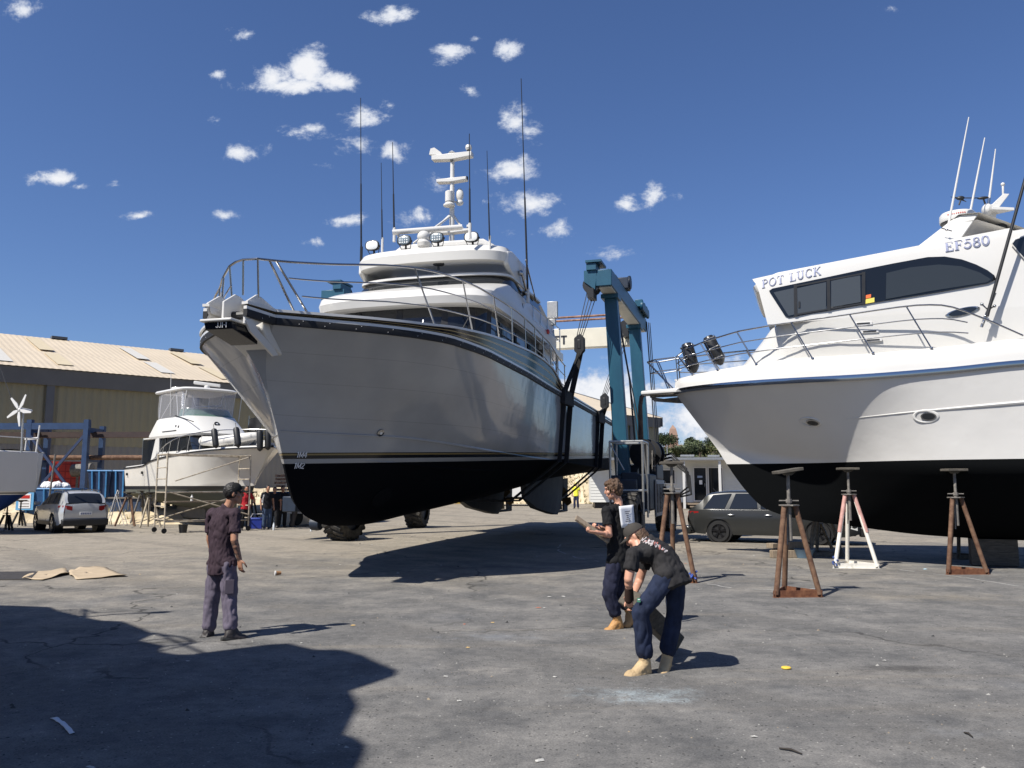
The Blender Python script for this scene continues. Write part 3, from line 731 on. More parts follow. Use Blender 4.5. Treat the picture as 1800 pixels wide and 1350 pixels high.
# ------------------------------------------------------------------ hull builder
class Hull:
    def __init__(s, L, xs_c, xs_s, keel, chb, chz, shb, shz, flare, n=56, nb=8, nt=12, bulge=.8, tr=0.0):
        """keel [(t,x,z)], chine b/z by x, sheer b/z by x"""
        s.L = L; s.xs_s = xs_s; s.rows = []; kx = [(k[0], k[1]) for k in keel]; kz = [(k[0], k[2]) for k in keel]
        ts = [(i / n) ** 1.55 for i in range(n + 1)]; s.ts = ts
        for sd in (-1, 1):
            g = []
            for t in ts:
                K = Vector((pch(kx, t), 0, pch(kz, t))); xc = lerp(xs_c, L, t); xh = lerp(xs_s, L + tr, t)
                Ch = Vector((xc, pch(chb, xc), pch(chz, xc))); Sh = Vector((xh, pch(shb, xh), pch(shz, xh))); row = []
                for j in range(nb):
                    q = j / nb; p = K.lerp(Ch, q); p.y = Ch.y * (q ** bulge); row.append(p)
                fl = pch(flare, t)
                for j in range(nt + 1):
                    q = j / nt; p = Ch.lerp(Sh, q); p.y = lerp(Ch.y, Sh.y, q ** fl); row.append(p)
                g.append([Vector((p.x, sd * p.y, p.z)) for p in row])
            s.rows.append(g)
        s.nb, s.nt = nb, nt
        vs, fs = s._tri(0); s.bvh = BVHTree.FromPolygons(vs, fs)

    def _tri(s, k):
        g = s.rows[k]; n = len(g[0]); return [p for r in g for p in r], [(i * n + j, i * n + j + 1, (i + 1) * n + j + 1, (i + 1) * n + j) for i in range(len(g) - 1) for j in range(n - 1)]

    def build(s, name, mats, parent, extra=None):
        m = MB()
        for g in s.rows: m.grid(g)
        m.grid([s.rows[0][0], s.rows[1][0]])
        a, b = s.rows[0][-1], s.rows[1][-1]
        m.add(a + b[::-1], [tuple(range(2 * len(a)))])
        o = m.build(name, mats, parent, smooth=50); return o

    def sheer(s, sd, dz=0.0, dy=0.0, x0=None, x1=None):
        k = 0 if sd < 0 else 1; out = []
        for r in s.rows[k]:
            p = r[-1]
            if x0 is not None and p.x < x0: continue
            if x1 is not None and p.x > x1: continue
            out.append(Vector((p.x, p.y + sd * dy, p.z + dz)))
        return out

    def hit(s, x, z, sd=-1):
        h = s.bvh.ray_cast(Vector((x, -20, z)), Vector((0, 1, 0)))
        p = h[0] if h[0] is not None else Vector((x, -1, z)); nn = h[1] if h[1] is not None else Vector((0, -1, 0))
        if nn.y > 0: nn = -nn
        return (p, nn) if sd < 0 else (Vector((p.x, -p.y, p.z)), Vector((nn.x, -nn.y, nn.z)))


def plan(z, xf, xc, hw, xr, nf=10, ns=5, pw=.75):
    """one closed plan outline of a deckhouse: port quarter, round the front, starboard quarter"""
    half = []
    for i in range(nf + 1):
        a = i / nf * math.pi / 2; half.append((xc - (xc - xf) * math.cos(a) ** pw if i < nf else xc, hw * (math.sin(a) ** pw)))
    for i in range(1, ns + 1): half.append((lerp(xc, xr, i / ns), hw))
    return [Vector((x, -y, z)) for x, y in half[::-1]] + [Vector((x, y, z)) for x, y in half[1:]]


def house(parent, name, rings, mats, mi=0, cap=True, smooth=40, bev=0, label=None):
    m = MB(); m.grid(rings, mi, closed=True)
    if cap:
        m.poly(rings[-1], mi[-1] if isinstance(mi, list) else mi); m.poly(rings[0][::-1], mi[0] if isinstance(mi, list) else mi)
    return m.build(name, mats, parent, smooth=smooth, bev=bev, label=label)


# ------------------------------------------------------------------ the grey and black yacht in the slings
B1 = Frame((-4.12, 14.9), R(74.5))


def big_yacht():
    A, B = B1.aty, B1.atx
    t = thing('motor_yacht', 'large grey hulled motor yacht with black bottom, hanging in slings under the teal hoist', 'yacht', (-4.12, 14.9, 0), B1.ang)
    SL = .0365
    g1 = (.215, .215, .21)
    paint = hull_paint('grey_hull_paint', (.33, .332, .332), SL, [(2.12, (.004, .0045, .006), .8), (2.205, (.29, .29, .285), .25), (2.27, (.006, .007, .009), .2), (2.30, (.22, .16, .06), .3), (2.318, (.006, .007, .009), .2)], rough=.13, seams=((2.98, .006), (3.55, .005), (4.02, .005)), dirty=.09)
    keel = [(0, -.2, 2.7), (.008, .0, 2.28), (.02, .2, 1.87), (.035, .52, 1.38), (.055, .98, 1.13), (.085, 1.9, .94), (.15, 3.3, .9), (.25, 5.6, 1.02), (.42, 9.5, 1.25), (.56, 12.7, 1.5), (.75, 17.2, 1.85), (1, 23, 2.25)]
    H = Hull(23, -.2, -1.15, keel, [(-.2, 0), (.4, .32), (1.8, 1.3), (4.4, 2.3), (7.9, 2.5), (12, 2.6), (23, 2.4)], [(-.2, 2.7), (1.8, 2.69), (4.4, 2.55), (7.9, 2.49), (23, 2.45)],
             [(-1.15, .45), (-.53, 1.14), (.02, 1.74), (.77, 2.33), (1.58, 2.68), (3.5, 2.88), (6, 2.88), (9.35, 2.78), (12, 2.72), (18, 2.6), (23, 2.46)], [(-1.15, 4.42), (6, 4.41), (23, 4.37)], [(0, 3.2), (.03, 1.9), (.08, 1.15), (.15, .8), (.3, .65), (.6, .8), (1, 1.0)], n=90, nb=9, nt=14, bulge=.62)
    hull = H.build('hull', paint, t)
    # chine spray rail
    m = MB()
    for k in (0, 1):
        pts = [r[H.nb] for r in H.rows[k]][2:]
        m.tube(pts, [.012 + .02 * min(1, i / 20) for i in range(len(pts))], 6)
    m.build('chine_rail', paint, t)
    m = MB()
    for k in (0, 1):
        pts = [r[6].lerp(r[7], .5) for r in H.rows[k]][16:44]; m.tube(pts, [.004 + .03 * math.sin(math.pi * i / (len(pts) - 1)) for i in range(len(pts))], 6)
    m.build('spray_strake', paint, t)
    # rub rail with bolt heads, white bead, navy bulwark with gold lines, white capping
    for sd in (-1, 1):
        sh = [Vector((-1.88, sd * .37, 4.43)), Vector((-1.5, sd * .41, 4.425))] + H.sheer(sd)
        m = MB(); m.sweep([p + Vector((0, sd * .0, .075)) for p in sh], [(-.035, -.085), (.035, -.085), (.045, -.02), (.035, .035), (-.035, .035)])
        acc = 0
        for a, b in zip(sh[:-1], sh[1:]):
            acc += (b - a).length
            if acc > .42 and a.x < 16:
                acc = 0; nrm = Vector((-(b - a).y, (b - a).x, 0)).normalized(); nrm = nrm if nrm.y * sd > 0 else -nrm
                for dz in (.088, .03): m.ball(a + nrm * .042 + Vector((0, 0, dz)) + (b - a) * (.5 if dz > .05 else 0), .008, 1, 6, 4)
        m.build('rub_rail', [rubber, white_flat], t)
        m = MB(); m.sweep([p + Vector((0, 0, .135)) for p in sh], [(-.03, -.025), (.032, -.025), (.032, .025), (-.03, .025)]); m.build('white_bead', white, t)
        hk = [(-1.9, .03), (-1.1, .05), (.77, .095), (1.58, .16), (3.5, .31), (4.5, .38), (8.5, .54), (9.6, .5), (10.6, .3), (11.4, .08), (12, .03), (23, .03)]
        rows = []
        for f in (0, .22, .32, .62, .72, 1):
            rows.append([p + Vector((0, -sd * .03 + sd * .05 * f, .16 + pch(hk, p.x) * f)) for p in sh])
        fine = MB(); fine.grid(rows, [0, 1, 0, 1, 0]); bw = fine.build('bulwark', [navy, gold], t, smooth=60)
        cap = [q + Vector((0, -sd * .03, .02)) for q in rows[-1]]
        m = MB(); m.sweep(cap, [(-.06, -.022), (.06, -.022), (.06, .022), (-.06, .022)]); m.build('capping_rail', white, t)
        m = MB(); m.grid([[q + Vector((0, -sd * .1, 0)) for q in rows[-1]], [Vector((q.x, q.y - sd * .13, 4.5)) for q in rows[-1]]]); m.build('inner_bulwark', white, t)
    s1, s2 = H.sheer(-1), H.sheer(1)
    m = MB(); m.prism([(-1.32, -.36, 4.3), (-1.32, -.36, 4.6), (-.7, -.36, 4.6), (-.7, -.36, 3.95), (-1.15, -.36, 4.12)], (0, .72, 0)); m.build('bow_nose', white, t, bev=.03)
    m = MB(); m.grid([[p + Vector((0, .05, .13)) for p in s1], [Vector((p.x, 0, p.z + .2)) for p in s1], [p + Vector((0, -.05, .13)) for p in s2]]); m.build('deck', white_flat, t)
    # -------- bow platform, anchor cheeks, nameplate
    m = MB(); m.prism([(-2.02, -.25, 4.2), (-1.3, -.25, 4.06), (-1.3, -.25, 4.3), (-2.06, -.25, 4.31)], (0, .5, 0)); m.build('bow_platform', navy, t, bev=.012)
    m = MB(); m.box((-1.7, 0, 4.335), (.84, .58, .045)); m.build('platform_top', white, t, bev=.015)
    for y, h in ((-.37, 0), (.03, .03), (.33, .02)):
        m = MB(); m.prism([(-1.87, y, 4.3), (-1.86, y, 4.66 + h), (-1.56, y, 4.84 + h), (-1.42, y, 4.83 + h), (-1.05, y, 4.73), (-.6, y, 4.7), (-.5, y, 4.6), (-1.2, y, 4.5), (-1.6, y, 4.3)], (0, .04, 0)); m.build('anchor_cheek', white, t, smooth=0, bev=.01)
    m = MB(); m.prism([(-1.87, -.385, 4.36), (-1.72, -.385, 4.2), (-1.02, -.385, 3.9), (-.86, -.385, 3.94), (-1.0, -.385, 4.04), (-1.5, -.385, 4.26), (-1.7, -.385, 4.42)], (0, .045, 0)); m.build('bow_bracket', white, t, smooth=0, bev=.008)
    m = MB(); letters(m, 'JJI-I', (-2.055, .03, 4.215), (0, -1, 0), (-.3, 0, 1), .085, .004, gap=.0, weight=.9, slant=.2); m.build('platform_lettering', letter_white, t)
    m = MB(); m.tube([(-1.1, -.22, 4.74), (-1.1, .22, 4.74)], .09, 12); m.build('anchor_roller', black, t); m = MB(); m.tube([(-1.6, -.2, 4.5), (-1.6, .2, 4.5)], .07, 10); m.build('anchor_roller', black, t)
    m = MB(); m.lathe([(.13, 0), (.13, .06), (.07, .1), (.07, .22), (.12, .26), (.12, .34), (.02, .36)], (1.3, .25, 4.72), n=18); m.tube([(1.3, .05, 4.8), (1.3, -.12, 4.8)], .05, 8); m.build('windlass', white, t)
    m = MB()
    for (x, y) in ((.45, -.55), (.5, .6)): m.tube([(x, y, 4.68), (x, y, 4.86)], .05, 10); m.bar((x - .16, y, 4.82), (x + .16, y, 4.82), .05, .05)
    m.build('mooring_bollard', steel, t)
    m = MB(); m.box((.1, 0, 4.78), (.5, .8, .12)); m.ball((.2, .1, 4.86), (.22, .1, .1)); m.build('anchor_gear', galv, t, bev=.02)
    # -------- bow rails
    for sd in (-1, 1):
        ss = [(p.x, abs(p.y)) for p in H.sheer(sd)]; m = MB()
        hz = [(-1.7, 5.40), (-.5, 5.60), (.7, 5.75), (2.4, 5.84), (6.3, 5.98), (9.7, 5.9), (11.7, 5.62), (13.2, 5.5)] if sd < 0 else [(-1.3, 5.44), (-.9, 5.36), (-.4, 5.34), (.4, 5.36), (1.5, 5.45), (3.5, 5.7), (6.3, 5.9), (9.7, 5.9), (13.2, 5.5)]
        bz = lambda x: pch([(-1.9, 4.62), (-.5, 4.64), (1, 4.68), (4.5, 4.94), (9, 5.08), (11.4, 4.55), (13, 4.5)], x)
        yy = lambda x: sd * (pch([(-1.7, .45), (-1.0, .62), (-.4, 1.0)] + [(a_, b_ - .14) for a_, b_ in ss[::5] if a_ > .2], x) if sd < 0 else pch([(-1.3, .35), (-.9, .75), (-.4, 1.15), (.3, 1.75), (.9, 2.2)] + [(a_, b_ - .14) for a_, b_ in ss[::5] if a_ > 1.4], x))
        x0 = -1.7 if sd < 0 else -1.3; xs = [x0 + (12.6 - x0) * (i / 70) ** 1.4 for i in range(71)]; P = lambda x, f=1.0: Vector((x, yy(x), lerp(bz(x), pch(hz, x), f)))
        m.tube([P(x) for x in xs], .021, 8)
        for fr, xa in ((.36, -.86 if sd < 0 else -.6), (.68, -1.06 if sd < 0 else -.9)): m.tube([P(x, fr) for x in xs if x >= xa], .014, 8)
        for q in ([.75, 2.2, 4.0, 5.5, 6.8, 8.0, 9.1, 10.2, 11.3, 12.4] if sd < 0 else [-.95, -.3, .7, 2.2, 4, 6, 8, 10, 12]):
            rake = (.5 if q < 4.5 else .12) if sd < 0 else .1; e = P(q + rake, 0); m.tube([P(q), e], .017, 8); m.lathe([(.035, -.01), (.03, .02)], e, n=10)
        if sd < 0:
            for xa, xb in ((-1.45, -.85), (-1.3, -.62)): m.tube([P(xa), Vector((xb, yy(xb) * .98, bz(xb)))], .02, 8)
        m.build('bow_rail', steel, t)
    m = MB(); pul = [Vector((-1.7, -.45, 5.40)), Vector((-1.66, -.15, 5.42)), Vector((-1.5, .1, 5.44)), Vector((-1.3, .35, 5.44))]; m.tube(pul, .021, 8)
    for q, e in ((pul[0], (-1.5, -.36, 4.8)), (pul[1], (-1.55, -.1, 4.85)), (pul[3], (-1.15, .36, 4.75))): m.tube([q, e], .017, 8)
    m.tube([Vector((-1.3, .3, 5.1)), Vector((-1.0, .6, 5.05)), Vector((-.5, 1.05, 5.0))], .013, 8); m.build('pulpit', steel, t)
    # -------- deckhouse
    house(t, 'deckhouse_base', [plan(4.45, 4.75, 5.75, 2.16, 12), plan(4.86, 4.8, 5.75, 2.16, 12)], white)
    win = house(t, 'windscreen', [plan(4.86, 4.86, 5.8, 2.12, 12), plan(6.04, 5.2, 6.0, 2.08, 12)], glass_dark, cap=False)
    lo, hi = plan(4.86, 4.86, 5.8, 2.12, 12), plan(5.98, 5.2, 6.0, 2.08, 12); n = len(lo)
    for i in (6, 9, 12, n // 2, n - 13, n - 10, n - 7):
        m = MB(); m.bar(lo[i] + (lo[i] - Vector((8, 0, 4.86))).normalized() * .012, hi[i] + (hi[i] - Vector((8, 0, 5.98))).normalized() * .012, .16, .03, up=(lo[i] - Vector((8, 0, 4.86)))); m.build('window_pillar', black, win)
    for i, dx in ((n // 2 + 3, .3), (n // 2 - 4, -.2)):
        m = MB(); a = lo[i] + Vector((-.05, 0, .1)); b = hi[i].lerp(lo[i], .25) + Vector((-.05, -.35, 0)); m.tube([a, b], .012, 6); m.tube([b + Vector((0, -.12, -.2)), b + Vector((0, .14, .2))], .012, 6); m.build('wiper', black, win)
    # lit panes inside the dark band
    house(t, 'brow', [plan(6.03, 4.98, 5.78, 2.26, 12.2), plan(6.05, 4.84, 5.66, 2.33, 12.3), plan(6.22, 4.76, 5.6, 2.34, 12.3), plan(6.4, 4.86, 5.66, 2.32, 12.3), plan(6.55, 5.25, 6.0, 2.29, 12.25), plan(6.97, 6.75, 7.35, 2.19, 12.1)], white, smooth=30)
    house(t, 'bridge_windscreen', [plan(6.96, 6.72, 7.5, 2.2, 11.6), plan(7.25, 7.02, 7.8, 2.14, 11.0)], glass_dark, cap=False)
    house(t, 'bridge_coaming', [plan(7.25, 6.93, 7.7, 2.19, 10.8), plan(7.31, 6.93, 7.7, 2.19, 10.7), plan(7.36, 7.05, 7.8, 2.12, 10.6)], white, smooth=30)
    # side windows of the saloon with white mullions, port and starboard
    for sd in (-1, 1):
        for (x0, x1) in ((6.6, 7.9), (8.1, 9.3), (9.5, 10.6)):
            m = MB(); y = sd * 2.14; m.prism([(x0, y, 4.95), (x1, y, 4.95), (x1, y - sd * .03, 5.85), (x0, y - sd * .03, 5.85)], (0, sd * .02, 0)); f = m.build('side_window', black, t)
            m = MB(); m.prism([(x0 + .08, y + sd * .021, 5.02), (x1 - .08, y + sd * .021, 5.02), (x1 - .08, y - sd * .005, 5.78), (x0 + .08, y - sd * .005, 5.78)], (0, sd * .008, 0)); m.build('pane', glass_dark, f)
        m = MB(); y = sd * 2.2; m.prism([(10.75, y, 4.5), (11.1, y, 4.5), (12.1, y, 5.95), (11.0, y, 5.95)], (0, sd * .05, 0)); m.build('raked_pillar', white, t)
    # upper deck overhang aft with rail, raft canister and clutter
    m = MB(); m.prism([(11.0, -2.45, 5.86), (13.1, -2.4, 5.80), (13.25, -2.35, 5.9), (13.0, -2.42, 6.02), (11.0, -2.45, 6.02)], (0, 4.85, 0)); m.build('boat_deck', white, t, bev=.02)
    m = MB()
    for (y0, y1, x0, x1) in ((-2.3, -2.3, 9.3, 13.0), (2.3, 2.3, 9.3, 13.0), (-2.3, 2.3, 13.0, 13.0)):
        for z in (6.45, 6.85): m.tube([(x0, y0, z), (x1, y1, z)], .016, 8)
    for x in (9.4, 10.3, 11.2, 12.1, 13.0):
        for y in (-2.3, 2.3): m.tube([(x, y, 6.0), (x, y, 6.85)], .016, 8)
    m.build('upper_rail', steel, t)
    m = MB(); m.lathe([(.05, -.5), (.28, -.46), (.3, 0), (.28, .46), (.05, .5)], (11.9, -1.7, 6.42), axis=(1, 0, 0), n=18); m.build('raft_canister', white, t)
    m = MB(); m.box((12.6, -2.0, 6.5), (.35, .3, .5)); m.tube([(12.3, -2.2, 6.0), (12.3, -2.2, 7.6)], .03, 8); m.box((12.3, -2.22, 7.35), (.12, .34, .55)); m.box((12.3, -2.22, 6.95), (.16, .2, .2)); m.build('deck_floodlight', galv, t, bev=.03)
    m = MB(); m.ball((11.1, -2.34, 6.42), (.12, .05, .08), 0); m.build('side_lamp', red_m, t)
    m = MB(); letters(m, 'METt', (8.25, -2.305, 6.42), (1, .06, -.04), (0, .12, 1), .3, .01, slant=.25, weight=.7); m.build('name_lettering', letter_dark, t)
    m = MB()
    for k in range(5): m.bar((11.3 + .02 * k, -2.1, 5.2 + .14 * k), (12.9, -2.1, 5.1 + .14 * k), .04, .09)
    m.bar((12.9, -2.2, 4.6), (12.9, -2.2, 5.8), .05, .05); m.bar((12.9, 2.2, 4.6), (12.9, 2.2, 5.8), .05, .05); m.build('cockpit_ladder', galv, t)
    # -------- hardtop and its legs
    ht = house(t, 'hardtop', [plan(7.66, 7.3, 8.0, 1.9, 9.3, nf=16), plan(7.6, 6.82, 7.62, 2.08, 9.3, nf=16), plan(7.62, 6.7, 7.5, 2.13, 9.3, nf=16), plan(7.85, 6.66, 7.46, 2.16, 9.3, nf=16), plan(8.02, 6.78, 7.56, 2.1, 9.3, nf=16), plan(8.08, 6.95, 7.7, 2.02, 9.2, nf=16), plan(8.15, 7.9, 8.4, 1.4, 8.9, nf=16)], white, smooth=28)
    for sd in (-1, 1):
        y = sd * 2.02; m = MB()
        m.prism([(7.22, y, 7.56), (7.24, y, 7.9), (7.7, y, 8.02), (8.4, y, 8.0), (8.85, y, 7.78), (9.3, y, 7.38), (9.9, y, 6.88), (9.4, y, 6.9), (8.7, y, 7.1), (8.05, y, 7.3), (7.5, y, 7.42)], (0, sd * .14, 0)); m.build('hardtop_leg', white, t, smooth=20, bev=.05)
    m = MB(); m.lathe([(.16, 0), (.14, -.04), (.03, -.06), (.03, -.16)], (7.0, -.3, 7.62), n=16); m.build('ceiling_lamp', black, t)
    # radar arch and mast
    arch = [Vector((8.4, 1.6, 8.05)), Vector((8.35, 1.52, 8.34)), Vector((8.3, 1.25, 8.5)), Vector((8.3, 0, 8.52)), Vector((8.3, -1.15, 8.5)), Vector((8.35, -1.4, 8.34)), Vector((8.4, -1.48, 8.05))]
    m = MB(); m.sweep(arch, [(-.14, -.1), (.14, -.1), (.14, .1), (-.14, .1)]); m.sweep([Vector((8.9, y, 8.26)) for y in (1.5, 0, -1.4)], [(-.08, -.08), (.08, -.08), (.08, .08), (-.08, .08)]); m.build('radar_arch', white, t, bev=.05)
    m = MB(); X = 8.85
    m.tube([(X, 0, 8.1), (X, 0, 11.35)], [.085, .06], 14)
    m.tube([(X, 0, 9.65), (X - .3, 1.15, 8.5)], .035, 8); m.tube([(X, 0, 9.65), (X + .2, -.75, 8.5)], .035, 8); m.tube([(X, 0, 9.6), (X - 1.2, .7, 8.45)], .035, 8)
    def cross(z, half, w, h, y0=0): m.prism([(X - .12, y0 + half, z + h), (X - .12, y0 + half, z), (X - .12, 0, z - h * .35), (X - .12, y0 - half, z), (X - .12, y0 - half, z + h)], (.24, 0, 0))
    cross(11.3, .62, .13, .14); cross(10.6, .46, .09, .09); cross(9.05, .56, .12, .07)
    mast = m.build('mast', white, t, bev=.02)
    m = MB(); m.tube([(7.0, 1.05, 8.6), (7.6, -.75, 8.78)], .075, 14); m.ball((7.3, .25, 8.5), (.19, .19, .17)); m.lathe([(.16, 0), (.19, .1), (.14, .2), (.1, .22)], (7.3, .25, 8.22), n=16); m.tube([(7.3, .25, 8.5), (7.3, .2, 8.7)], .05, 8); m.tube([(7.05, .95, 8.6), (7.2, .8, 8.25)], .035, 8); m.build('radar_scanner', white, t)
    def inst(fn, nm='mast_instrument', mt=white): q_ = MB(); fn(q_); q_.build(nm, mt, mast)
    inst(lambda m: m.prism([(X - .05, .72, 11.5), (X - .05, .68, 11.68), (X - .05, .56, 11.7), (X - .05, .36, 11.54), (X - .05, .3, 11.45)], (.1, 0, 0)), 'wind_vane')
    inst(lambda m: m.lathe([(.07, 0), (.1, .06), (.085, .14), (.02, .17)], (X, -.5, 11.52), n=14), 'dome'); inst(lambda m: m.lathe([(.06, 0), (.1, .04), (.03, .09)], (X, .02, 11.46), n=14), 'dome')
    inst(lambda m: (m.lathe([(.12, 0), (.12, .3), (.08, .33)], (X - .14, .04, 9.95), n=16), m.lathe([(.17, 0), (.17, .04), (.09, .12)], (X - .14, .04, 9.82), n=16)), 'thermal_camera')
    inst(lambda m: (m.ball((X + .1, -.2, 10.22), (.08, .12, .2)), m.ball((X + .1, -.2, 9.98), (.1, .12, .09)), m.bar((X, 0, 10.0), (X + .1, -.2, 10.0), .04, .04)), 'horn')
    for y in (.45, .22, .06, -.26, -.5): inst(lambda m: m.lathe([(.02, 0), (.02, .07), (.045, .09), (.045, .15), (.01, .17)], (X, y, 9.1), n=10), 'gps_aerial')
    for y, z in ((.44, 10.62), (-.44, 10.62), (.4, 9.05), (-.5, 9.06), (-.5, 11.44), (.02, 11.40)): inst(lambda m: m.lathe([(.035, 0), (.05, .02), (.05, .09), (.03, .1)], (X, y, z), n=10), 'navigation_lamp', black)
    inst(lambda m: m.box((X - .09, 0, 11.26), (.05, .07, .12)), 'navigation_lamp', black)
    # spotlights on the hardtop front
    for (u, v, led) in ((655, 432, 0), (711, 423, 1), (768, 418, 1), (829, 417, 0)):
        q = B(u, v, 7.0)
        m = MB(); prof = [(.2, -.12), (.24, .02), (.25, .1), (.22, .13)]
        g = []
        for r, d in [(.08, .13), (.145, .08), (.165, 0), (.165, -.05), (.145, -.06)]:
            g.append([q + Vector((d, r * 1.22 * math.copysign(abs(math.cos(a)) ** .7, math.cos(a)), r * .86 * math.copysign(abs(math.sin(a)) ** .75, math.sin(a)))) for a in [2 * math.pi * i / 20 for i in range(20)]])
        m.grid(g, closed=True); m.poly(g[0]); m.tube([q + Vector((.1, 0, -.1)), q + Vector((.12, 0, -.38))], .03, 8); m.tube([q + Vector((.02, .2, -.02)), q + Vector((.1, .13, -.2)), q + Vector((.1, -.13, -.2)), q + Vector((.02, -.2, -.02))], .012, 6)
        for ky in (-.2, .2): m.ball(q + Vector((.02, ky, -.02)), .025)
        lamp = m.build('spotlight', black, t)
        m = MB(); g = []
        for r, d in [(.152, -.055), (.11, -.072), (.001, -.08)]:
            g.append([q + Vector((d, r * 1.14 * math.copysign(abs(math.cos(a)) ** .7, math.cos(a)), r * .8 * math.copysign(abs(math.sin(a)) ** .75, math.sin(a)))) for a in [2 * math.pi * i / 20 for i in range(20)]])
        m.grid(g, closed=True)
        if led:
            for i in range(4):
                for j in range(3): m.ball(q + Vector((-.07, -.1 + i * .066, -.066 + j * .066)), (.012, .024, .024), 1, 8, 4)
        m.build('lens', [led_m, lens_m] if led else lens_m, lamp)
    # whip aerials
    for (u0, v0, u1, v1, y, r0) in ((635, 452, 634, 172, 2.15, .028), (672, 436, 670, 286, 1.75, .024), (693, 418, 690, 250, 1.5, .03), (826, 412, 825, 235, -1.3, .03), (861, 434, 856, 265, -1.75, .022), (928, 525, 916, 138, -2.28, .032)):
        a, b = A(u0, v0, y), A(u1, v1, y); b = Vector((a.x + (b.x - a.x) * .6, lerp(y, (B(u1, v1, a.x + (b.x - a.x) * .6)).y, 1), B(u1, v1, a.x + (b.x - a.x) * .6).z))
        m = MB(); m.tube([a, a.lerp(b, .45), a.lerp(b, .46), b], [r0, r0 * .8, r0 * .55, r0 * .35], 8); w = m.build('whip_aerial', black, t)
        m = MB(); m.tube([a - Vector((0, 0, .12)), a + Vector((0, 0, .3))], r0 * 1.5, 8); m.build('aerial_base', white if u0 != 635 else black, w)
    m = MB(); a = A(924, 457, -2.28); m.tube([a, (9.6, -2.2, 7.55)], .02, 8); m.tube([a, (10.1, -2.2, 7.2)], .02, 8); b = A(915, 480, -2.22); m.tube([b + Vector((0, -.02, 0)), b + Vector((.6, -.02, -.42))], .03, 8); m.ball(b, .08); m.ball(b + Vector((.6, 0, -.42)), .08)
    m.build('aerial_bracket', steel, t)
    # hull details: portlight, draught marks, intake, thruster tunnel
    p, nn = H.hit(A(694, 754, -1.5).x, 2.76)
    m = MB(); m.lathe([(.075, -.02), (.075, .03), (.05, .04)], p, nn, 16); pl = m.build('hull_fitting', steel, t); m = MB(); m.lathe([(.05, .035), (.02, .042)], p, nn, 12); m.build('lens', lens_m, pl)
    for txt, z in (('1M4', 2.245), ('1M2', 2.045)):
        x0 = .22; p0, n0 = H.hit(x0, z + .04); p1, n1 = H.hit(x0 + .4, z + .04); r = (p1 - p0); u = (H.hit(x0 + .2, z + .12)[0] - H.hit(x0 + .2, z)[0]).normalized()
        m = MB(); letters(m, txt, p0 + n0 * .012 - u * .04, r, u, .105, .006, gap=-.06, weight=.9, slant=.1); m.build('draught_mark', letter_white, t)
    p, nn = H.hit(2.5, 1.5); m = MB(); q = p + nn * .01
    m.lathe([(.24, -.05), (.25, .015), (.21, .02)], p, nn, 20); tn = m.build('thruster_tunnel', M('black_antifouling', (.006, .0065, .008), .9, spec=.05), t)
    # keel pods, shafts, rudders
    for y in (1.15, -1.15):
        m = MB(); g = []
        for (x, zb, w) in ((12.6, 1.35, .12), (14, 1.0, .3), (16.4, .74, .34), (17.2, .68, .3), (17.25, .68, .26), (17.9, .9, .2)):
            g.append([Vector((x, y - w, 2.2)), Vector((x, y - w * .8, (zb + 2.2) / 2)), Vector((x, y - w * .4, zb)), Vector((x, y + w * .4, zb)), Vector((x, y + w * .8, (zb + 2.2) / 2)), Vector((x, y + w, 2.2))])
        m.grid(g); m.poly(g[0]); m.poly(g[-1]); m.build('keel_pod', antifoul_grey, t, smooth=25)
        m = MB(); m.prism([(18.6, y - .04, 2.0), (19.5, y - .04, 2.05), (19.4, y - .04, .8), (18.8, y - .04, .8)], (0, .08, 0)); m.tube([(17.4, y, .78), (19.4, y, .78)], .05, 8); m.build('rudder', antifoul_grey, t)
        m = MB(); m.lathe([(.02, 0), (.1, .1), (.1, .3), (.05, .36)], (18.1, y, 1.25), axis=(1, 0, 0), n=14)
        for k in range(4):
            a = R(90 * k + 20); c, s_ = math.cos(a), math.sin(a); e = Vector((0, c, s_)); f = Vector((.3, -s_, c))
            o = Vector((18.3, y, 1.25)); m.add([o + e * .08 - f * .06, o + e * .35 - f * .2, o + e * .46, o + e * .33 + f * .18, o + e * .08 + f * .06], [(0, 1, 2, 3, 4)])
        m.tube([(15.5, y, 1.35), (18.1, y, 1.25)], .045, 8); m.build('propeller', M('dull_bronze', (.16, .11, .05), .5, .8), t)
    m = MB(); m.tube([(3.5, -1.2, 4.72), (3.7, -1.2, 5.4)], .02, 6); m.build('stanchion', steel, t)
    m = MB()
    for y0, z0, y1, z1 in ((-2.6, 4.45, -2.6, 5.0), (2.6, 4.45, 2.6, 5.0)): m.box((22.85, y0 * .9, 4.7), (.2, .5, .6))
    m.box((17.5, 0, 4.42), (10.5, 4.6, .05)); m.build('cockpit', white_flat, t)
    return H


H1 = big_yacht()


# ------------------------------------------------------------------ travel lift
LF = Frame((-1.38, 26.3), R(73.4))


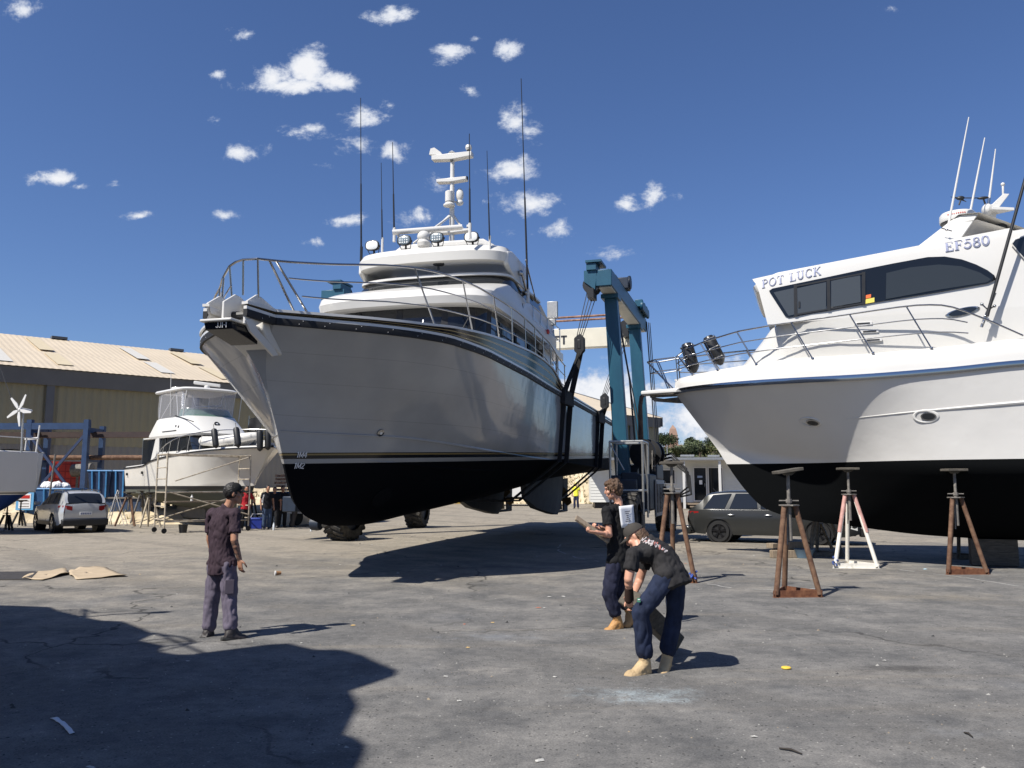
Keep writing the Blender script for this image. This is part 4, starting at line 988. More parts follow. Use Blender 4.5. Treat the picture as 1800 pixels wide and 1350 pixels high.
def boat_lift():
    A, B = LF.aty, LF.atx
    t = thing('boat_lift', 'tall teal four legged boat hoist straddling the grey yacht with cream cross beam', 'boat lift', (-1.38, 26.3, 0), LF.ang)
    YR, YL, Z = -4.4, 5.15, 8.4
    LB = A(1136, 557, YR - .25).x
    for y, nm in ((YR, 'r'), (YL, 'l')):
        s = -1 if y < 0 else 1
        m = MB(); m.box((LB / 2, y, Z - .26), (LB, .5, .52)); bm = m.build('side_beam', teal, t, bev=.02)
        m = MB(); m.box((LB / 2, y, Z - .535), (LB - .3, .42, .03)); m.build('beam_underplate', cream, bm)
        for (x, w) in ((1.3, .4), (LB - 1.6, .42)):
            foot = Vector((x + .1, y + s * .34, 1.0)); m = MB(); m.bar((x, y, Z - .5), foot, w, w * .9, up=(1, 0, 0), w2=w * 1.15, h2=w * .9); m.box((x, y, Z - .62), (w + .25, .56, .14)); m.build('leg', teal, t, bev=.015)
        # sheave head at the near end, jib bracket
        m = MB(); m.box((.3, y - s * .38, Z + .1), (.75, .3, .2)); m.prism([(.0, y - s * .2, Z), (.0, y - s * .62, Z), (.0, y - s * .62, Z - .35), (.0, y - s * .28, Z - .62)], (.7, 0, 0)); m.box((.32, y - s * .3, Z + .26), (.9, .5, .07)); m.build('sheave_bracket', teal, bm)
        for xx in (.05, LB - 1.1):
            m = MB()
            for k in range(4): m.lathe([(.26, 0), (.26, .02), (.2, .03), (.2, .06), (.26, .07), (.26, .09)], (xx + .12 * k, y - s * .42, Z - .45), axis=(1, 0, 0), n=18)
            m.box((xx + .2, y - s * .42, Z - .72), (.55, .2, .3)); m.build('sheave_block', black, bm)
        m = MB(); m.box((LB * .36, y + s * .12, Z + .2), (.5, .5, .4)); m.lathe([(.24, 0), (.24, .1)], (LB * .36, y + s * .42, Z + .25), axis=(0, 1, 0), n=18); m.build('winch_motor', teal_dark, bm, bev=.03)
        m = MB()
        for k in range(6): m.box((LB - .5 - k * .32, y + s * .25, Z + .12 + .08 * (k % 2)), (.22, .3, .28)); m.lathe([(.18, 0), (.18, .1)], (LB - .5 - k * .32, y + s * .42, Z + .1), axis=(0, 1, 0), n=12)
        m.build('sheave_bank', teal, bm, bev=.02)
        m = MB(); rr = random.Random(4)
        for k in range(4):
            x0 = 1.2 + k * 1.4; m.tube([(x0, y + .1, Z), (x0 + .15, y + .1, Z + .35), (x0 + .55, y + .05, Z + .42), (x0 + .8, y, Z + .02), (x0 + 1.5, y + .05, Z + .04)], .025, 6)
        m.tube([(1.0, y + s * .2, Z + .04), (LB - .5, y + s * .2, Z + .04)], .03, 6); m.build('hydraulic_hose', rubber, bm)
        # lower sill, wheels
        m = MB(); m.box((LB / 2 - .3, y + s * .62, 1.15), (LB + 1.4, .5, .5)); m.build('sill_beam', teal_dark, t, bev=.03)
    # rear cross beam with rails and letters
    m = MB(); m.bar((LB - .5, YR + .1, Z - .75), (LB - .5, YL - .1, Z - .75), .45, .78, up=(0, 0, 1)); cb = m.build('cross_beam', cream, t, bev=.02)
    m = MB()
    for z in (Z - .02, Z + .12): m.tube([(LB - .75, YR + .3, z), (LB - .75, YL - .3, z)], .045, 8)
    m.build('cross_pipe', M2('rusty_pipe', (.14, .06, .035), (.3, .16, .1), 6), cb)
    m = MB(); q = B(968, 596, LB - .74); letters(m, 'f+', (LB - .735, B(974, 595, LB - .735).y, Z - .98), (0, -1, 0), (0, 0, 1), .36, .01, gap=.06); m.build('beam_lettering', letter_dark, cb)

    def wheel(x, y, rz, r=.78, w=.72):
        wh = MB(); rows = [(r * .62, -w / 2), (r * .9, -w / 2), (r * .985, -w * .42), (r, -w * .3), (r, w * .3), (r * .985, w * .42), (r * .9, w / 2), (r * .62, w / 2)]
        wh.lathe(rows, (0, 0, 0), axis=(0, 1, 0), n=40, cap=False)
        for k in range(22):
            for sgn in (-1, 1):
                a = 2 * math.pi * (k + .25 * sgn) / 22; c, s_ = math.cos(a), math.sin(a); rot = Matrix.Rotation(-a, 3, 'Y') @ Matrix.Rotation(R(24 * sgn), 3, 'X')
                wh.box((c * r * 1.0, sgn * w * .24, s_ * r * 1.0), (.08, w * .46, .11), 0, rot=Matrix.Rotation(-a, 3, 'Y') @ Matrix.Rotation(R(22 * sgn), 3, 'X'))
        o = wh.build('wheel', M2('dusty_tyre', (.02, .02, .02), (.10, .09, .075), 5, .4, .7, .9, .3), t); o.location = (x, y, r + .03); o.rotation_euler = (0, 0, rz)
        h = MB(); h.lathe([(r * .62, -w * .36), (r * .5, -w * .3), (r * .2, -w * .34), (.1, -w * .42)], n=24, axis=(0, 1, 0)); h.lathe([(r * .62, w * .36), (r * .5, w * .3), (r * .2, w * .34), (.1, w * .42)], n=24, axis=(0, 1, 0)); h.build('hub', teal_dark, o)
    w1, w2 = LF.loc(gnd(597, 951)), LF.loc(gnd(728, 928))
    wheel(w1.x + .3, w1.y, R(-8)); wheel(w2.x + .3, w2.y, R(6)); wheel(-.6, YR - .75, 0, .74, .6); wheel(LB + .1, YR - .85, 0, .78)
    m = MB(); m.lathe([(.2, 0), (.22, .1), (.2, .3)], (w1.x - .35, w1.y + .5, .55), axis=(0, 1, 0), n=14); m.bar((w1.x + .3, w1.y, .8), (1.6, YL + .62, 1.3), .3, .3); m.bar((w2.x + .3, w2.y, .8), (LB - 1.5, YL + .62, 1.3), .3, .3); m.build('wheel_yoke', teal_dark, t)
    # engine house, drums, operator frame on the right hand side
    y = YR - .62
    m = MB(); m.box((2.6, y - .1, 1.55), (3.6, .95, 1.1)); m.box((3.4, y - .15, 2.2), (1.8, .9, .5)); e = m.build('engine_housing', teal_dark, t, bev=.04)
    m = MB(); m.box((3.0, y - .62, 1.35), (2.2, .06, 1.15)); pn = m.build('cabinet_panel', M('pale_grey_cabinet', (.34, .35, .36), .5, var=.15), e, bev=.01)
    m = MB()
    for x in (2.15, 2.85, 3.55): m.box((x, y - .665, 1.35), (.5, .03, .9))
    for k in range(5): m.box((2.85, y - .69, 1.05 + k * .15), (.4, .02, .05))
    m.build('cabinet_door', grey_steel, pn)
    for xx in (1.9, 2.9):
        m = MB(); m.lathe([(.46, 0), (.46, .05), (.28, .07), (.28, .4), (.46, .42), (.46, .47)], (xx, y - .2, 2.78), axis=(.94, -.34, 0), n=26); m.build('winch_drum', black, e)
    m = MB(); m.tube([(2.45, y - .1, 3.2), (2.45, y - .1, 4.35), (2.5, y - .14, 4.65), (2.75, y - .3, 4.85)], [.09, .07, .07, .06], 10); m.build('exhaust_stack', rust, e)
    m = MB()
    for z in (2.35, 2.55, 2.75): m.tube([(1.6, y - .55, z), (4.2, y - .58, z + .1)], .02, 6)
    for x in (1.6, 2.2, 2.9, 3.5, 4.2): m.tube([(x, y - .56, 2.2), (x, y - .57, 2.85)], .02, 6)
    m.build('engine_guard', grey_steel, e)
    m = MB(); o = Vector((.15, y + .05, 0))
    P0, P1 = (-.35, .42), (-.35, -.55)
    for (x, yy) in ((-.35, .42), (-.35, -.55), (.85, .42), (.85, -.55)): m.tube([o + Vector((x, yy, .9)), o + Vector((x, yy, 3.05))], .035, 8)
    for z in (3.05, 1.6): m.tube([o + Vector((x, yy, z)) for x, yy in ((-.35, .42), (-.35, -.55), (.85, -.55), (.85, .42))], .035, 8, closed=True)
    m.tube([o + Vector((-.35, -.55, 3.0)), o + Vector((.1, -.62, 1.9)), o + Vector((.1, -.62, .8))], .03, 8); m.tube([o + Vector((-.36, .42, 3.0)), o + Vector((-.36, 0, 2.2))], .02, 8); m.build('operator_frame', galv, t)
    m = MB(); m.box(o + Vector((.25, -.06, 1.0)), (1.2, 1.0, .08)); m.box(o + Vector((.4, 0, 1.5)), (.5, .5, .12)); m.box(o + Vector((.65, 0, 1.85)), (.1, .5, .6)); m.box(o + Vector((-.2, -.05, 1.75)), (.2, .6, .35)); m.box(o + Vector((.25, -.1, .7)), (1.0, .7, .6)); m.box(o + Vector((-.2, .3, 1.9)), (.1, .3, .3)); m.build('operator_seat', teal_dark, t, bev=.03)
    m = MB()
    for k in range(3):
        z = 2.7 - k * .12; m.tube([(3.4, y - .5, z), (3.2, y - 1.0, z + .1), (2.9, y - 1.5 - .05 * k, z - .4), (2.8, y - 1.55 - .05 * k, z - 1.0), (3.1, y - 1.15, z - 1.3 + .1 * k), (3.5, y - .7, z - 1.0)], .035, 8)
    m.build('hose_loop', rubber, e)
    for (x, yy) in ((LB - .1, YR - .1), (LB + .05, YR - .1), (LB + .15, YR - .15), (LB + .25, YR - .2)): m = MB(); m.tube([(x, yy - .16, Z - .1), (x - .02, yy - .5, 1.6)], .016, 6); m.build('hoist_cable', rope_m, t)
    for x, d in ((2.6, .35), (3.3, .1)): m = MB(); m.tube([(x, YR + .1, Z - .5), (x + .15, YR - .5 - d, 2.6)], .02, 6); m.build('hoist_cable', rope_m, t)
    m = MB(); m.tube([(1.75, YR - .1, Z - .8), (2.0, YR - .45, 5.2), (2.1, YR - .6, 2.8)], .03, 6); m.build('hoist_cable', rope_m, t)
    # slings: ropes to a lower block, then twin webbing round the hull
    sl = []
    for i, (xb, xl, zb) in enumerate(((11.6, .25, 6.1), (18.6, LB - .9, 5.0))):
        sg = MB()
        for sd in (-1, 1):
            rp = MB(); bl = MB()
            c = H1.sheer(sd); g = min(c, key=lambda p: abs(p.x - xb)); ch = min([r[H1.nb] for r in H1.rows[0 if sd < 0 else 1]], key=lambda p: abs(p.x - xb))
            def TW(p): q = B1.W(p.x, p.y, p.z); return LF.loc(q)
            gw = TW(Vector((xb, g.y + sd * .1, g.z + .1))); cw = TW(Vector((xb, ch.y + sd * .05, ch.z - .02))); top = Vector((xl + .2, (YR if sd < 0 else YL) - (-1 if sd < 0 else 1) * .42, Z - .5))
            blk = top.lerp(gw, (top.z - zb) / (top.z - gw.z))
            for k in (-.33, -.11, .11, .33): rp.tube([top + Vector((k * .8, -k * .32, 0)), blk + Vector((k * .3, -k * .2, .25))], .013, 6)
            for k in (-.1, .05):
                bl.prism([blk + Vector((k, -.02, .35)), blk + Vector((k, .16, .2)), blk + Vector((k, .16, -.2)), blk + Vector((k, 0, -.36)), blk + Vector((k, -.16, -.2)), blk + Vector((k, -.16, .2))], (.05, 0, 0))
            bl.box(blk, (.22, .12, .3))
            for k in (-.48, .48):
                e = Vector((k, 0, 0)); pts = [blk + e * .18 + Vector((0, 0, -.25)), gw + e, cw + e]; sg.sweep(pts, [(-.085, -.02), (.085, -.02), (.085, .02), (-.085, .02)])
            sg.bar(gw + Vector((-.62, 0, -.1)), gw + Vector((.62, 0, -.1)), .14, .42)
            rp.build('wire_rope', rope_m, t); bl.build('pulley_block', black, t, bev=.02)
            if sd < 0: cl = cw
            else: cr_ = cw
        kb = [TW(Vector((xb, y, min(r[0].z for r in H1.rows[0] if abs(r[0].x - xb) < 1.2) - d))) for y, d in ((-1.15, .62 if i else .05), (1.15, .62 if i else .05))]
        for k in (-.48, .48):
            e = Vector((k, 0, 0)); sg.sweep([cl + e, kb[0] + e, kb[1] + e, cr_ + e], [(-.1, -.025), (.1, -.025), (.1, .025), (-.1, .025)])
        sl.append(tag(sg.build('lifting_sling', strap_m), ['black webbing sling round the forward part of the grey hull', 'black webbing sling round the after part of the grey hull'][i], 'sling', 'slings under the grey yacht'))
        sl[-1].location = (-1.38, 26.3, 0); sl[-1].rotation_euler = (0, 0, LF.ang)


boat_lift()


# ------------------------------------------------------------------ white cruiser on the right
B2 = Frame((5.35, 20.3), R(-20))


def white_cruiser():
    A, B = B2.aty, B2.atx
    t = thing('motor_cruiser', 'big white motor cruiser with black bottom standing on the hardstand at right, lettered EF580', 'motor cruiser', (5.35, 20.3, 0), B2.ang)
    paint = hull_paint('white_hull_paint', (.60, .585, .555), 0.0, [(2.26, (.0045, .005, .0055), .9)], rough=.16, dirty=.025)
    keel = [(0, -.3, 2.6), (.012, -.1, 2.25), (.03, .12, 1.9), (.05, .34, 1.6), (.08, .75, 1.2), (.12, 1.4, .98), (.2, 2.7, .80), (.33, 4.4, .62), (.48, 6.1, .56), (.7, 9, .6), (1, 13, .75)]
    H = Hull(13, -.3, -1.3, keel, [(-.3, 0), (.2, .03), (1, .13), (2, .38), (2.8, .95), (3.6, 1.52), (4.6, 1.95), (7, 2.2), (13, 2.1)], [(-.3, 2.6), (.5, 2.5), (1.5, 2.34), (2.7, 2.2), (4.5, 2.08), (7, 2.02), (13, 2.0)],
             [(-1.3, .14), (-1.05, .6), (-.7, .94), (-.3, 1.22), (0, 1.4), (1, 1.8), (2.75, 2.14), (4.4, 2.3), (6, 2.4), (9, 2.42), (13, 2.25)], [(-1.3, 4.03), (1, 4.0), (2.75, 3.98), (4.4, 4.02), (6, 4.1), (13, 4.05)], [(0, 1.1), (.05, .95), (.15, .95), (.2, 1.15), (.25, 1.6), (.3, 2.0), (.38, 1.7), (.6, 1.1), (1, 1.0)], n=80, nb=9, nt=16, bulge=.66)
    H.build('hull', paint, t)
    for sd in (-1, 1):
        sh = H.sheer(sd)
        m = MB(); m.sweep([p + Vector((0, sd * .01, .02)) for p in sh], [(-.03, -.06), (.03, -.06), (.04, 0), (.03, .06), (-.03, .06)]); m.build('rub_rail', M('polished_steel_strip', (.34, .35, .37), .1, 1.0), t)
        rows = []
        for f, iy in ((0, 0), (.3, .0), (.72, .05), (.93, .12), (1, .2)):
            rows.append([p + Vector((0, -sd * (iy + .02), .07 + f * (.30 + .17 * min(1, max(0, (p.x + 1) / 2.5))))) for p in sh])
        m = MB(); m.grid(rows); m.grid([rows[-1], [Vector((q.x, q.y - sd * .12, q.z - .05)) for q in rows[-1]], [Vector((q.x, 0, q.z + .0)) for q in rows[-1]]]); m.build('topside_coaming', white, t, smooth=60)
        # spray knuckle above the portholes
        m = MB(); pts = [H.hit(x, lerp(3.18, 3.40, min(1, (x - 2.6) / 4)), sd)[0] + Vector((0, sd * .0, 0)) for x in [2.6 + i * .35 for i in range(29)]]
        m.tube(pts, [.004 + .032 * min(1, i / 8) for i in range(len(pts))], 6); m.build('hull_knuckle', paint, t)
        for (u, v) in ((1425, 741), (1628, 737)):
            xx = A(u, v, -1.4 if u < 1500 else -2.05).x; zz = 3.15
            p, nn = H.hit(xx, zz, sd); tx = Vector((1, 0, 0)); tx = (tx - nn * tx.dot(nn)).normalized(); tz = nn.cross(tx); tz = tz if tz.z > 0 else -tz
            m = MB(); g = []
            for r, d in ((1.0, .002), (.96, .012), (.86, .018), (.7, .01)): g.append([p + tx * (r * .25 * math.cos(a) - .07 * (1 - r)) + tz * r * .145 * math.sin(a) + nn * d for a in [2 * math.pi * i / 28 for i in range(28)]])
            m.grid(g, closed=True); fr = m.build('porthole', white, t)
            m = MB(); o = p + tx * .05 + nn * .012; g = [[o + tx * r * .15 * math.cos(a) + tz * r * .085 * math.sin(a) + nn * d for a in [2 * math.pi * i / 24 for i in range(24)]] for r, d in ((1.0, .0), (.98, .014), (.8, .016))]; m.grid(g, closed=True); m.build('rim', steel, fr)
            m = MB(); m.poly([o + tx * .125 * math.cos(a) + tz * .07 * math.sin(a) + nn * .013 for a in [2 * math.pi * i / 24 for i in range(24)]]); m.build('pane', glass_dark, fr)
    # bow pulpit plank and anchor
    m = MB(); m.prism([(-2.15, -.2, 4.02), (-1.0, -.42, 4.02), (-.5, -.45, 4.1), (-.5, .45, 4.1), (-1.0, .42, 4.02), (-2.15, .2, 4.02)], (0, 0, .1)); m.build('bow_plank', white, t, bev=.03)
    m = MB(); m.prism([(-1.95, -.02, 3.98), (-1.6, -.02, 3.92), (-1.25, -.02, 3.95), (-.95, -.02, 3.78), (-1.3, -.02, 3.8), (-1.85, -.02, 3.86)], (0, .04, 0)); m.bar((-1.95, 0, 3.99), (-1.0, 0, 4.0), .05, .06); m.add([(-1.55, -.2, 3.9), (-.98, 0, 3.76), (-1.5, .2, 3.9), (-1.75, 0, 3.92)], [(0, 1, 2, 3)]); m.build('anchor', grey_steel, t)
    m = MB(); m.tube([(-1.2, 0, 4.18), (-1.2, 0, 4.32)], .08, 10); m.box((-.95, 0, 4.22), (.4, .2, .12)); m.build('windlass', steel, t)
    # -------- coach roof and saloon
    hw = 1.78
    house(t, 'coachroof', [plan(4.35, .2, 3.2, 1.70, 9.0, pw=.95), plan(4.6, .32, 3.1, 1.74, 9.0, pw=.95), plan(4.95, .64, 2.9, 1.77, 9.0, pw=.85), plan(5.36, 1.02, 2.3, 1.78, 9.0, pw=.7)], white, cap=False)
    house(t, 'front_windscreen', [plan(5.36, 1.2, 1.32, 1.62, 1.9, pw=.4), plan(6.14, .96, 1.08, 1.58, 1.9, pw=.4)], glass_dark)
    # saloon side: from sill to flybridge coaming, following the photographed rake of the roof line
    rt = [(.55, 6.20), (.85, 6.42), (2.4, 6.62), (4.04, 6.80), (6.06, 7.01), (7.5, 7.1), (8.6, 6.6), (9.0, 6.0)]
    SB = {}
    for sd in (-1, 1):
        m = MB(); y = sd * hw
        xs_ = [1.05, 1.15, 1.5, 2, 2.6, 3.2, 4, 5, 6.06, 7, 7.5, 8.2, 8.8]
        rows = [[Vector((x if k else x + .0, y, 5.34)) for x in xs_] for k in (0,)]
        rows.append([Vector((lerp(x, x - .16, min(1, max(0, (2.4 - x) / 1.2))), y - sd * .02, 6.1)) for x in xs_])
        rows.append([Vector((lerp(x, x - .22, min(1, max(0, (2.4 - x) / 1.2))), y - sd * .04, pch(rt, x) - .16)) for x in xs_])
        rows.append([Vector((lerp(x, x - .3, min(1, max(0, (2.4 - x) / 1.2))), y - sd * .07, pch(rt, x) - .03)) for x in xs_])
        rows.append([Vector((lerp(x, x - .3, min(1, max(0, (2.4 - x) / 1.2))), y - sd * .16, pch(rt, x) + .0)) for x in xs_])
        rows.append([Vector((lerp(x, x - .3, min(1, max(0, (2.4 - x) / 1.2))), y - sd * .3, pch(rt, x) - .03)) for x in xs_])
        for r_ in rows:
            for p_ in r_: p_.y -= sd * .12 * min(1, max(0, (2.3 - p_.x) / 1.4)) ** 2
        m.grid(rows); bvs = BVHTree.FromPolygons([Vector(v_) for v_ in m.v], m.f); SB[sd] = bvs; m.build('saloon_side', white, t, smooth=50)
    ring = lambda z, dx, w: plan(z, .80 + dx, .9 + dx, w, 6.0, nf=10, pw=.35)
    m = MB(); n_ = len(ring(6, 0, 1)); R_ = [ring(6.12, .2, 1.5), ring(6.14, 0, 1.58), ring(6.26, -.06, 1.62), ring(6.38, .06, 1.62), ring(6.48, .45, 1.6)]
    for q in R_[2:]:
        for p in q: p.z += max(0, p.x - .8) * .115
    m.grid(R_, closed=True); m.poly(R_[0][::-1]); m.poly(R_[-1]); m.build('roof', white, t, smooth=50)
    m = MB(); m.prism([(6.0, -1.7, 6.6), (6.0, 1.7, 6.6), (9, 1.7, 6.4), (9, -1.7, 6.4)], (0, 0, .12)); m.prism([(8.8, -1.7, 4.2), (8.8, 1.7, 4.2), (9.0, 1.7, 6.4), (9.0, -1.7, 6.4)], (.06, 0, 0)); m.build('flybridge_deck', white, t)
    m = MB(); xs_ = [5.9, 6.4, 7.2, 8.2, 9.2, 10.4]
    m.build('quarter_fairing', white, t) if False else None
    # side windows (both sides): black surround, sliding panes, quarter light
    for sd in (-1, 1):
        def SP(u, v, d):
            w_ = hw
            for _ in range(4): p = A(u, v, -w_ - d); w_ = hw - .12 * min(1, max(0, (2.3 - p.x) / 1.4)) ** 2
            return Vector((p.x, sd * (w_ + d), p.z))
        out = [(1352, 512), (1380, 556), (1386, 559), (1450, 548), (1540, 532), (1640, 516), (1735, 499), (1750, 492), (1747, 485), (1735, 476), (1715, 466), (1690, 457), (1660, 452), (1630, 453), (1570, 464), (1520, 474), (1440, 491), (1358, 508)]
        m = MB(); m.prism([SP(u, v, -.03) for u, v in out], (0, sd * .054, 0)); w = m.build('side_window', M('black_window_surround', (.008, .009, .011), .08), t, smooth=20)
        pn = [[(1360, 514), (1396, 506), (1396, 553), (1386, 555)], [(1400, 507), (1452, 496), (1452, 543), (1402, 552)], [(1461, 494), (1512, 483), (1513, 531), (1461, 540)],
              [(1558, 480), (1600, 470), (1650, 465), (1690, 468), (1722, 479), (1742, 491), (1735, 496), (1640, 511), (1557, 526)]]
        for i, q in enumerate(pn):
            m = MB(); m.prism([SP(u, v, .0245) for u, v in q], (0, sd * .004, 0)); m.build('pane', glass_grey if i < 3 else M('smoked_glass_pane', (.03, .034, .036), .05), w, smooth=0)
        m = MB()
        for a, b in (((1398, 500), (1399, 556)), ((1456, 490), (1457, 546)), ((1518, 478), (1518, 536))): m.bar(SP(*a, .028), SP(*b, .028), .07, .02, up=(0, 1, 0))
        m.bar(SP(1400, 503, .03), SP(1516, 481, .03), .035, .02, up=(0, 1, 0)); m.bar(SP(1400, 553, .03), SP(1518, 533, .03), .035, .02, up=(0, 1, 0)); m.bar(SP(1405, 530, .034), SP(1405, 541, .034), .04, .02, up=(0, 1, 0)); m.build('frame', black, w)
        if sd < 0:
            m = MB(); m.prism([SP(1522, 519, .026), SP(1531, 517, .026), SP(1531, 523, .026), SP(1522, 525, .026)], (0, -.004, 0), 0); m.prism([SP(1522, 526, .026), SP(1537, 523, .026), SP(1537, 531, .026), SP(1521, 534, .026)], (0, -.004, 0), 1); m.build('window_sticker', [orange_m, M('yellow_sticker', (.75, .62, .12), .5)], w)
        for (u, v) in ((1513, 569), (1524, 583), (1530, 598)):
            q = SP(u, v, .0); m = MB(); m.box(q + Vector((.05, sd * .01, 0)), (.36, .02, .07), 0); vn = m.build('side_vent', white_flat, t, bev=.006); m = MB(); m.box(q + Vector((.05, sd * .022, 0)), (.26, .012, .028)); m.build('slot', black, vn)
        q = SP(1692, 548, .0); m = MB(); g = [[q + Vector((r * .33 * math.cos(a), sd * d, r * .085 * math.sin(a) + .12 * r * math.cos(a) * .5)) for a in [2 * math.pi * i / 26 for i in range(26)]] for r, d in ((1, 0), (.95, .02), (.8, .022))]; m.grid(g, closed=True); pw = m.build('oval_port', steel, t); m = MB(); m.poly([q + Vector((.26 * math.cos(a), sd * .019, .065 * math.sin(a) + .05 * math.cos(a))) for a in [2 * math.pi * i / 26 for i in range(26)]]); m.build('pane', glass_dark, pw)
        # lettering
        def txt(s, u0, v0, u1, v1, size, wt):
            a, b = SP(u0, v0, -.03), SP(u1, v1, -.03); k = MB()
            o, r = (a, b - a) if sd < 0 else (b, a - b); yy = sd * (hw + .012); r_ = (b - a) if sd < 0 else (a - b); o = Vector((o.x, o.y + sd * .012, o.z)); r = r_
            letters(k, s, o, r, (0, -sd * .09, 1), size, .008, weight=wt)
            for i_, v_ in enumerate(k.v):
                h_ = SB[sd].ray_cast(Vector((v_[0], sd * 6, v_[2])), Vector((0, -sd, 0)))[0]
                if h_ is not None: k.v[i_] = (v_[0], h_.y + sd * (.002 if i_ % 4 in (0, 1) else .018), v_[2])
            return k
        txt('POT', 1339, 507, 1425, 487, .20, 1.0).build('boat_name', letter_m, t); txt('LUCK', 1387.5, 495.6, 1431, 485.5, .20, 1.0).build('boat_name', letter_m, t)
        txt('EF580', 1661, 443, 1728, 432, .225, 1.25).build('registration', letter_m, t)
    # -------- flybridge arch, radome, dome, aerials
    m = MB()
    for sd in (-1, 1): m.prism([(4.15, sd * 1.45, 6.85), (4.95, sd * 1.15, 7.5), (5.15, sd * 1.05, 7.62), (5.5, sd * 1.05, 7.62), (5.35, sd * 1.12, 7.4), (5.0, sd * 1.4, 6.9)], (0, -sd * .14, 0))
    g = []
    for x, z in ((4.9, 7.45), (5.1, 7.62), (5.5, 7.62), (6.35, 7.16), (6.3, 7.06), (5.45, 7.46), (5.2, 7.45)): g.append([Vector((x, y, z)) for y in (-1.12, -.6, 0, .6, 1.12)])
    m.grid(g); m.build('radar_arch', white, t, bev=.02, smooth=50)
    m = MB(); m.lathe([(.26, 0), (.36, .04), (.36, .06)], (5.22, -.2, 7.64), n=28, mi=0); m.lathe([(.37, .06), (.385, .1), (.375, .22), (.34, .27), (.05, .285)], (5.22, -.2, 7.64), n=28, mi=1); m.lathe([(.2, -.04), (.26, 0)], (5.22, -.2, 7.64), n=20); rd = m.build('radome', [black, white], t)
    m = MB()
    for k in range(9):
        a = R(-128 + k * 6.5); m.box(Vector((5.22, -.2, 7.82)) + Vector((math.cos(a), math.sin(a), 0)) * .383, (.026, .008, .03), 0, a + math.pi / 2)
    m.build('radome_lettering', M('faded_red_lettering', (.5, .12, .1), .5), rd)
    m = MB(); m.lathe([(.26, 0), (.27, .1)], (6.12, .5, 7.15), n=24); m.ball((6.12, .5, 7.35), (.3, .3, .33), 0, 20, 12); m.build('satellite_dome', white, t)
    m = MB(); m.prism([(5.72, -.05, 7.2), (5.86, -.05, 7.75), (5.8, -.05, 8.08), (5.96, -.05, 8.1), (6.2, -.05, 8.32), (6.32, -.05, 8.3), (6.05, -.05, 7.95), (6.0, -.05, 7.7), (6.1, -.05, 7.2)], (0, .2, 0)); m.ball((5.86, 0, 7.98), (.12, .2, .15)); m.prism([(5.9, -.3, 7.9), (6.35, -.25, 7.84), (5.9, .3, 7.92)], (0, 0, .07)); m.tube([(6.2, 0, 8.3), (6.21, 0, 8.52)], .025, 8); m.ball((6.21, 0, 8.55), .045); m.build('mast_fin', white, t, bev=.015)
    a = A(1690, 348, 0); b = A(1728, 348, 0)
    m = MB(); m.tube([a, b], .012, 6); m.ball(a + Vector((-.02, 0, .0)), (.09, .04, .05)); m.prism([a + Vector((-.22, 0, .06)), a + Vector((-.02, 0, .02)), a + Vector((.1, 0, -.1)), a + Vector((-.1, 0, 0))], (0, .03, 0)); m.tube([a + Vector((0, 0, 0)), a + Vector((-.06, 0, -.16))], .02, 6); m.ball(b, (.12, .04, .035)); m.tube([b, b + Vector((.06, 0, -.25))], .02, 6); m.build('wind_instrument', black, t)
    for (u0, v0, u1, v1, y) in ((1666, 402, 1703, 206, -1.0), (1703, 386, 1731, 242, -.1), (1738, 357, 1750, 262, .5)):
        a, b = A(u0, v0, y), A(u1, v1, y); m = MB(); m.tube([a, a.lerp(b, .5), b], [.026, .02, .011], 8); w = m.build('whip_aerial', white, t); m = MB(); m.tube([a - (b - a).normalized() * .1, a + (b - a).normalized() * .12], .032, 8); m.build('aerial_base', steel, w)
    p = A(1762, 398, -.9); m = MB(); m.box(p, (.16, .12, .1)); m.tube([p, p - Vector((0, 0, .16))], .015, 6); m.build('floodlight', black, t, bev=.01)
    p = A(1664, 404, -1.45); m = MB(); m.tube([p + Vector((-.1, 0, .05)), p + Vector((.1, 0, -.04))], .012, 6); m.ball(p, .03); m.build('arch_cleat', steel, t)
    p = A(1648, 425, -1.3); m = MB(); m.box(p, (.07, .01, .07)); m.build('red_sticker', red_m, t)
    # flybridge opening at the picture's right edge and outrigger pole with clips
    m = MB(); pts = [(1776, 428), (1782, 420), (1800, 414), (1830, 410), (1850, 440), (1830, 478), (1803, 460), (1790, 445)]; q = [A(u, v, -hw - .01) for u, v in pts]; m.prism(q, (0, -.02, 0)); fr = m.build('quarter_window', white, t, bev=.01); m = MB(); cc = sum(q, Vector()) / len(q); m.prism([cc.lerp(p, .9) + Vector((0, -.021, 0)) for p in q], (0, -.005, 0)); m.build('pane', glass_dark, fr)
    a, b = A(1735, 556, -2.02), A(1800, 322, -2.12); b = a + (b - a) * 3.2
    m = MB(); m.tube([a, b], [.035, .02], 10); op = m.build('outrigger_pole', black, t)
    m = MB(); c = A(1737, 545, -1.99); m.tube([A(1725, 575, -1.98), A(1749, 515, -1.98)], .03, 8)
    for (u, v) in ((1726, 535), (1748, 538), (1732, 556)): q = A(u, v, -1.98); m.tube([q, c], .016, 6); m.ball(q, .035)
    m.build('pole_mount', steel, op)
    # -------- rails
    for sd in (-1, 1):
        hz = [(-1.25, 4.95), (-.9, 5.06), (.4, 5.27), (2.6, 5.38), (4.05, 5.46), (4.5, 5.42), (4.95, 5.24), (5.9, 4.68)]; bz = lambda x: 4.43 + .025 * x
        ss = [p for p in H.sheer(sd)]
        def rp(x, z): q = min(ss, key=lambda p: abs(p.x - x)); return Vector((x, sd * (pch([(p.x, abs(p.y)) for p in ss[::4]], x) - .13), z))
        xs_ = [-1.22, -1.05, -.8, -.4, .4, 1.2, 2, 2.6, 3.2, 3.7, 4.05, 4.3, 4.5, 4.7, 4.95, 5.4, 5.9]
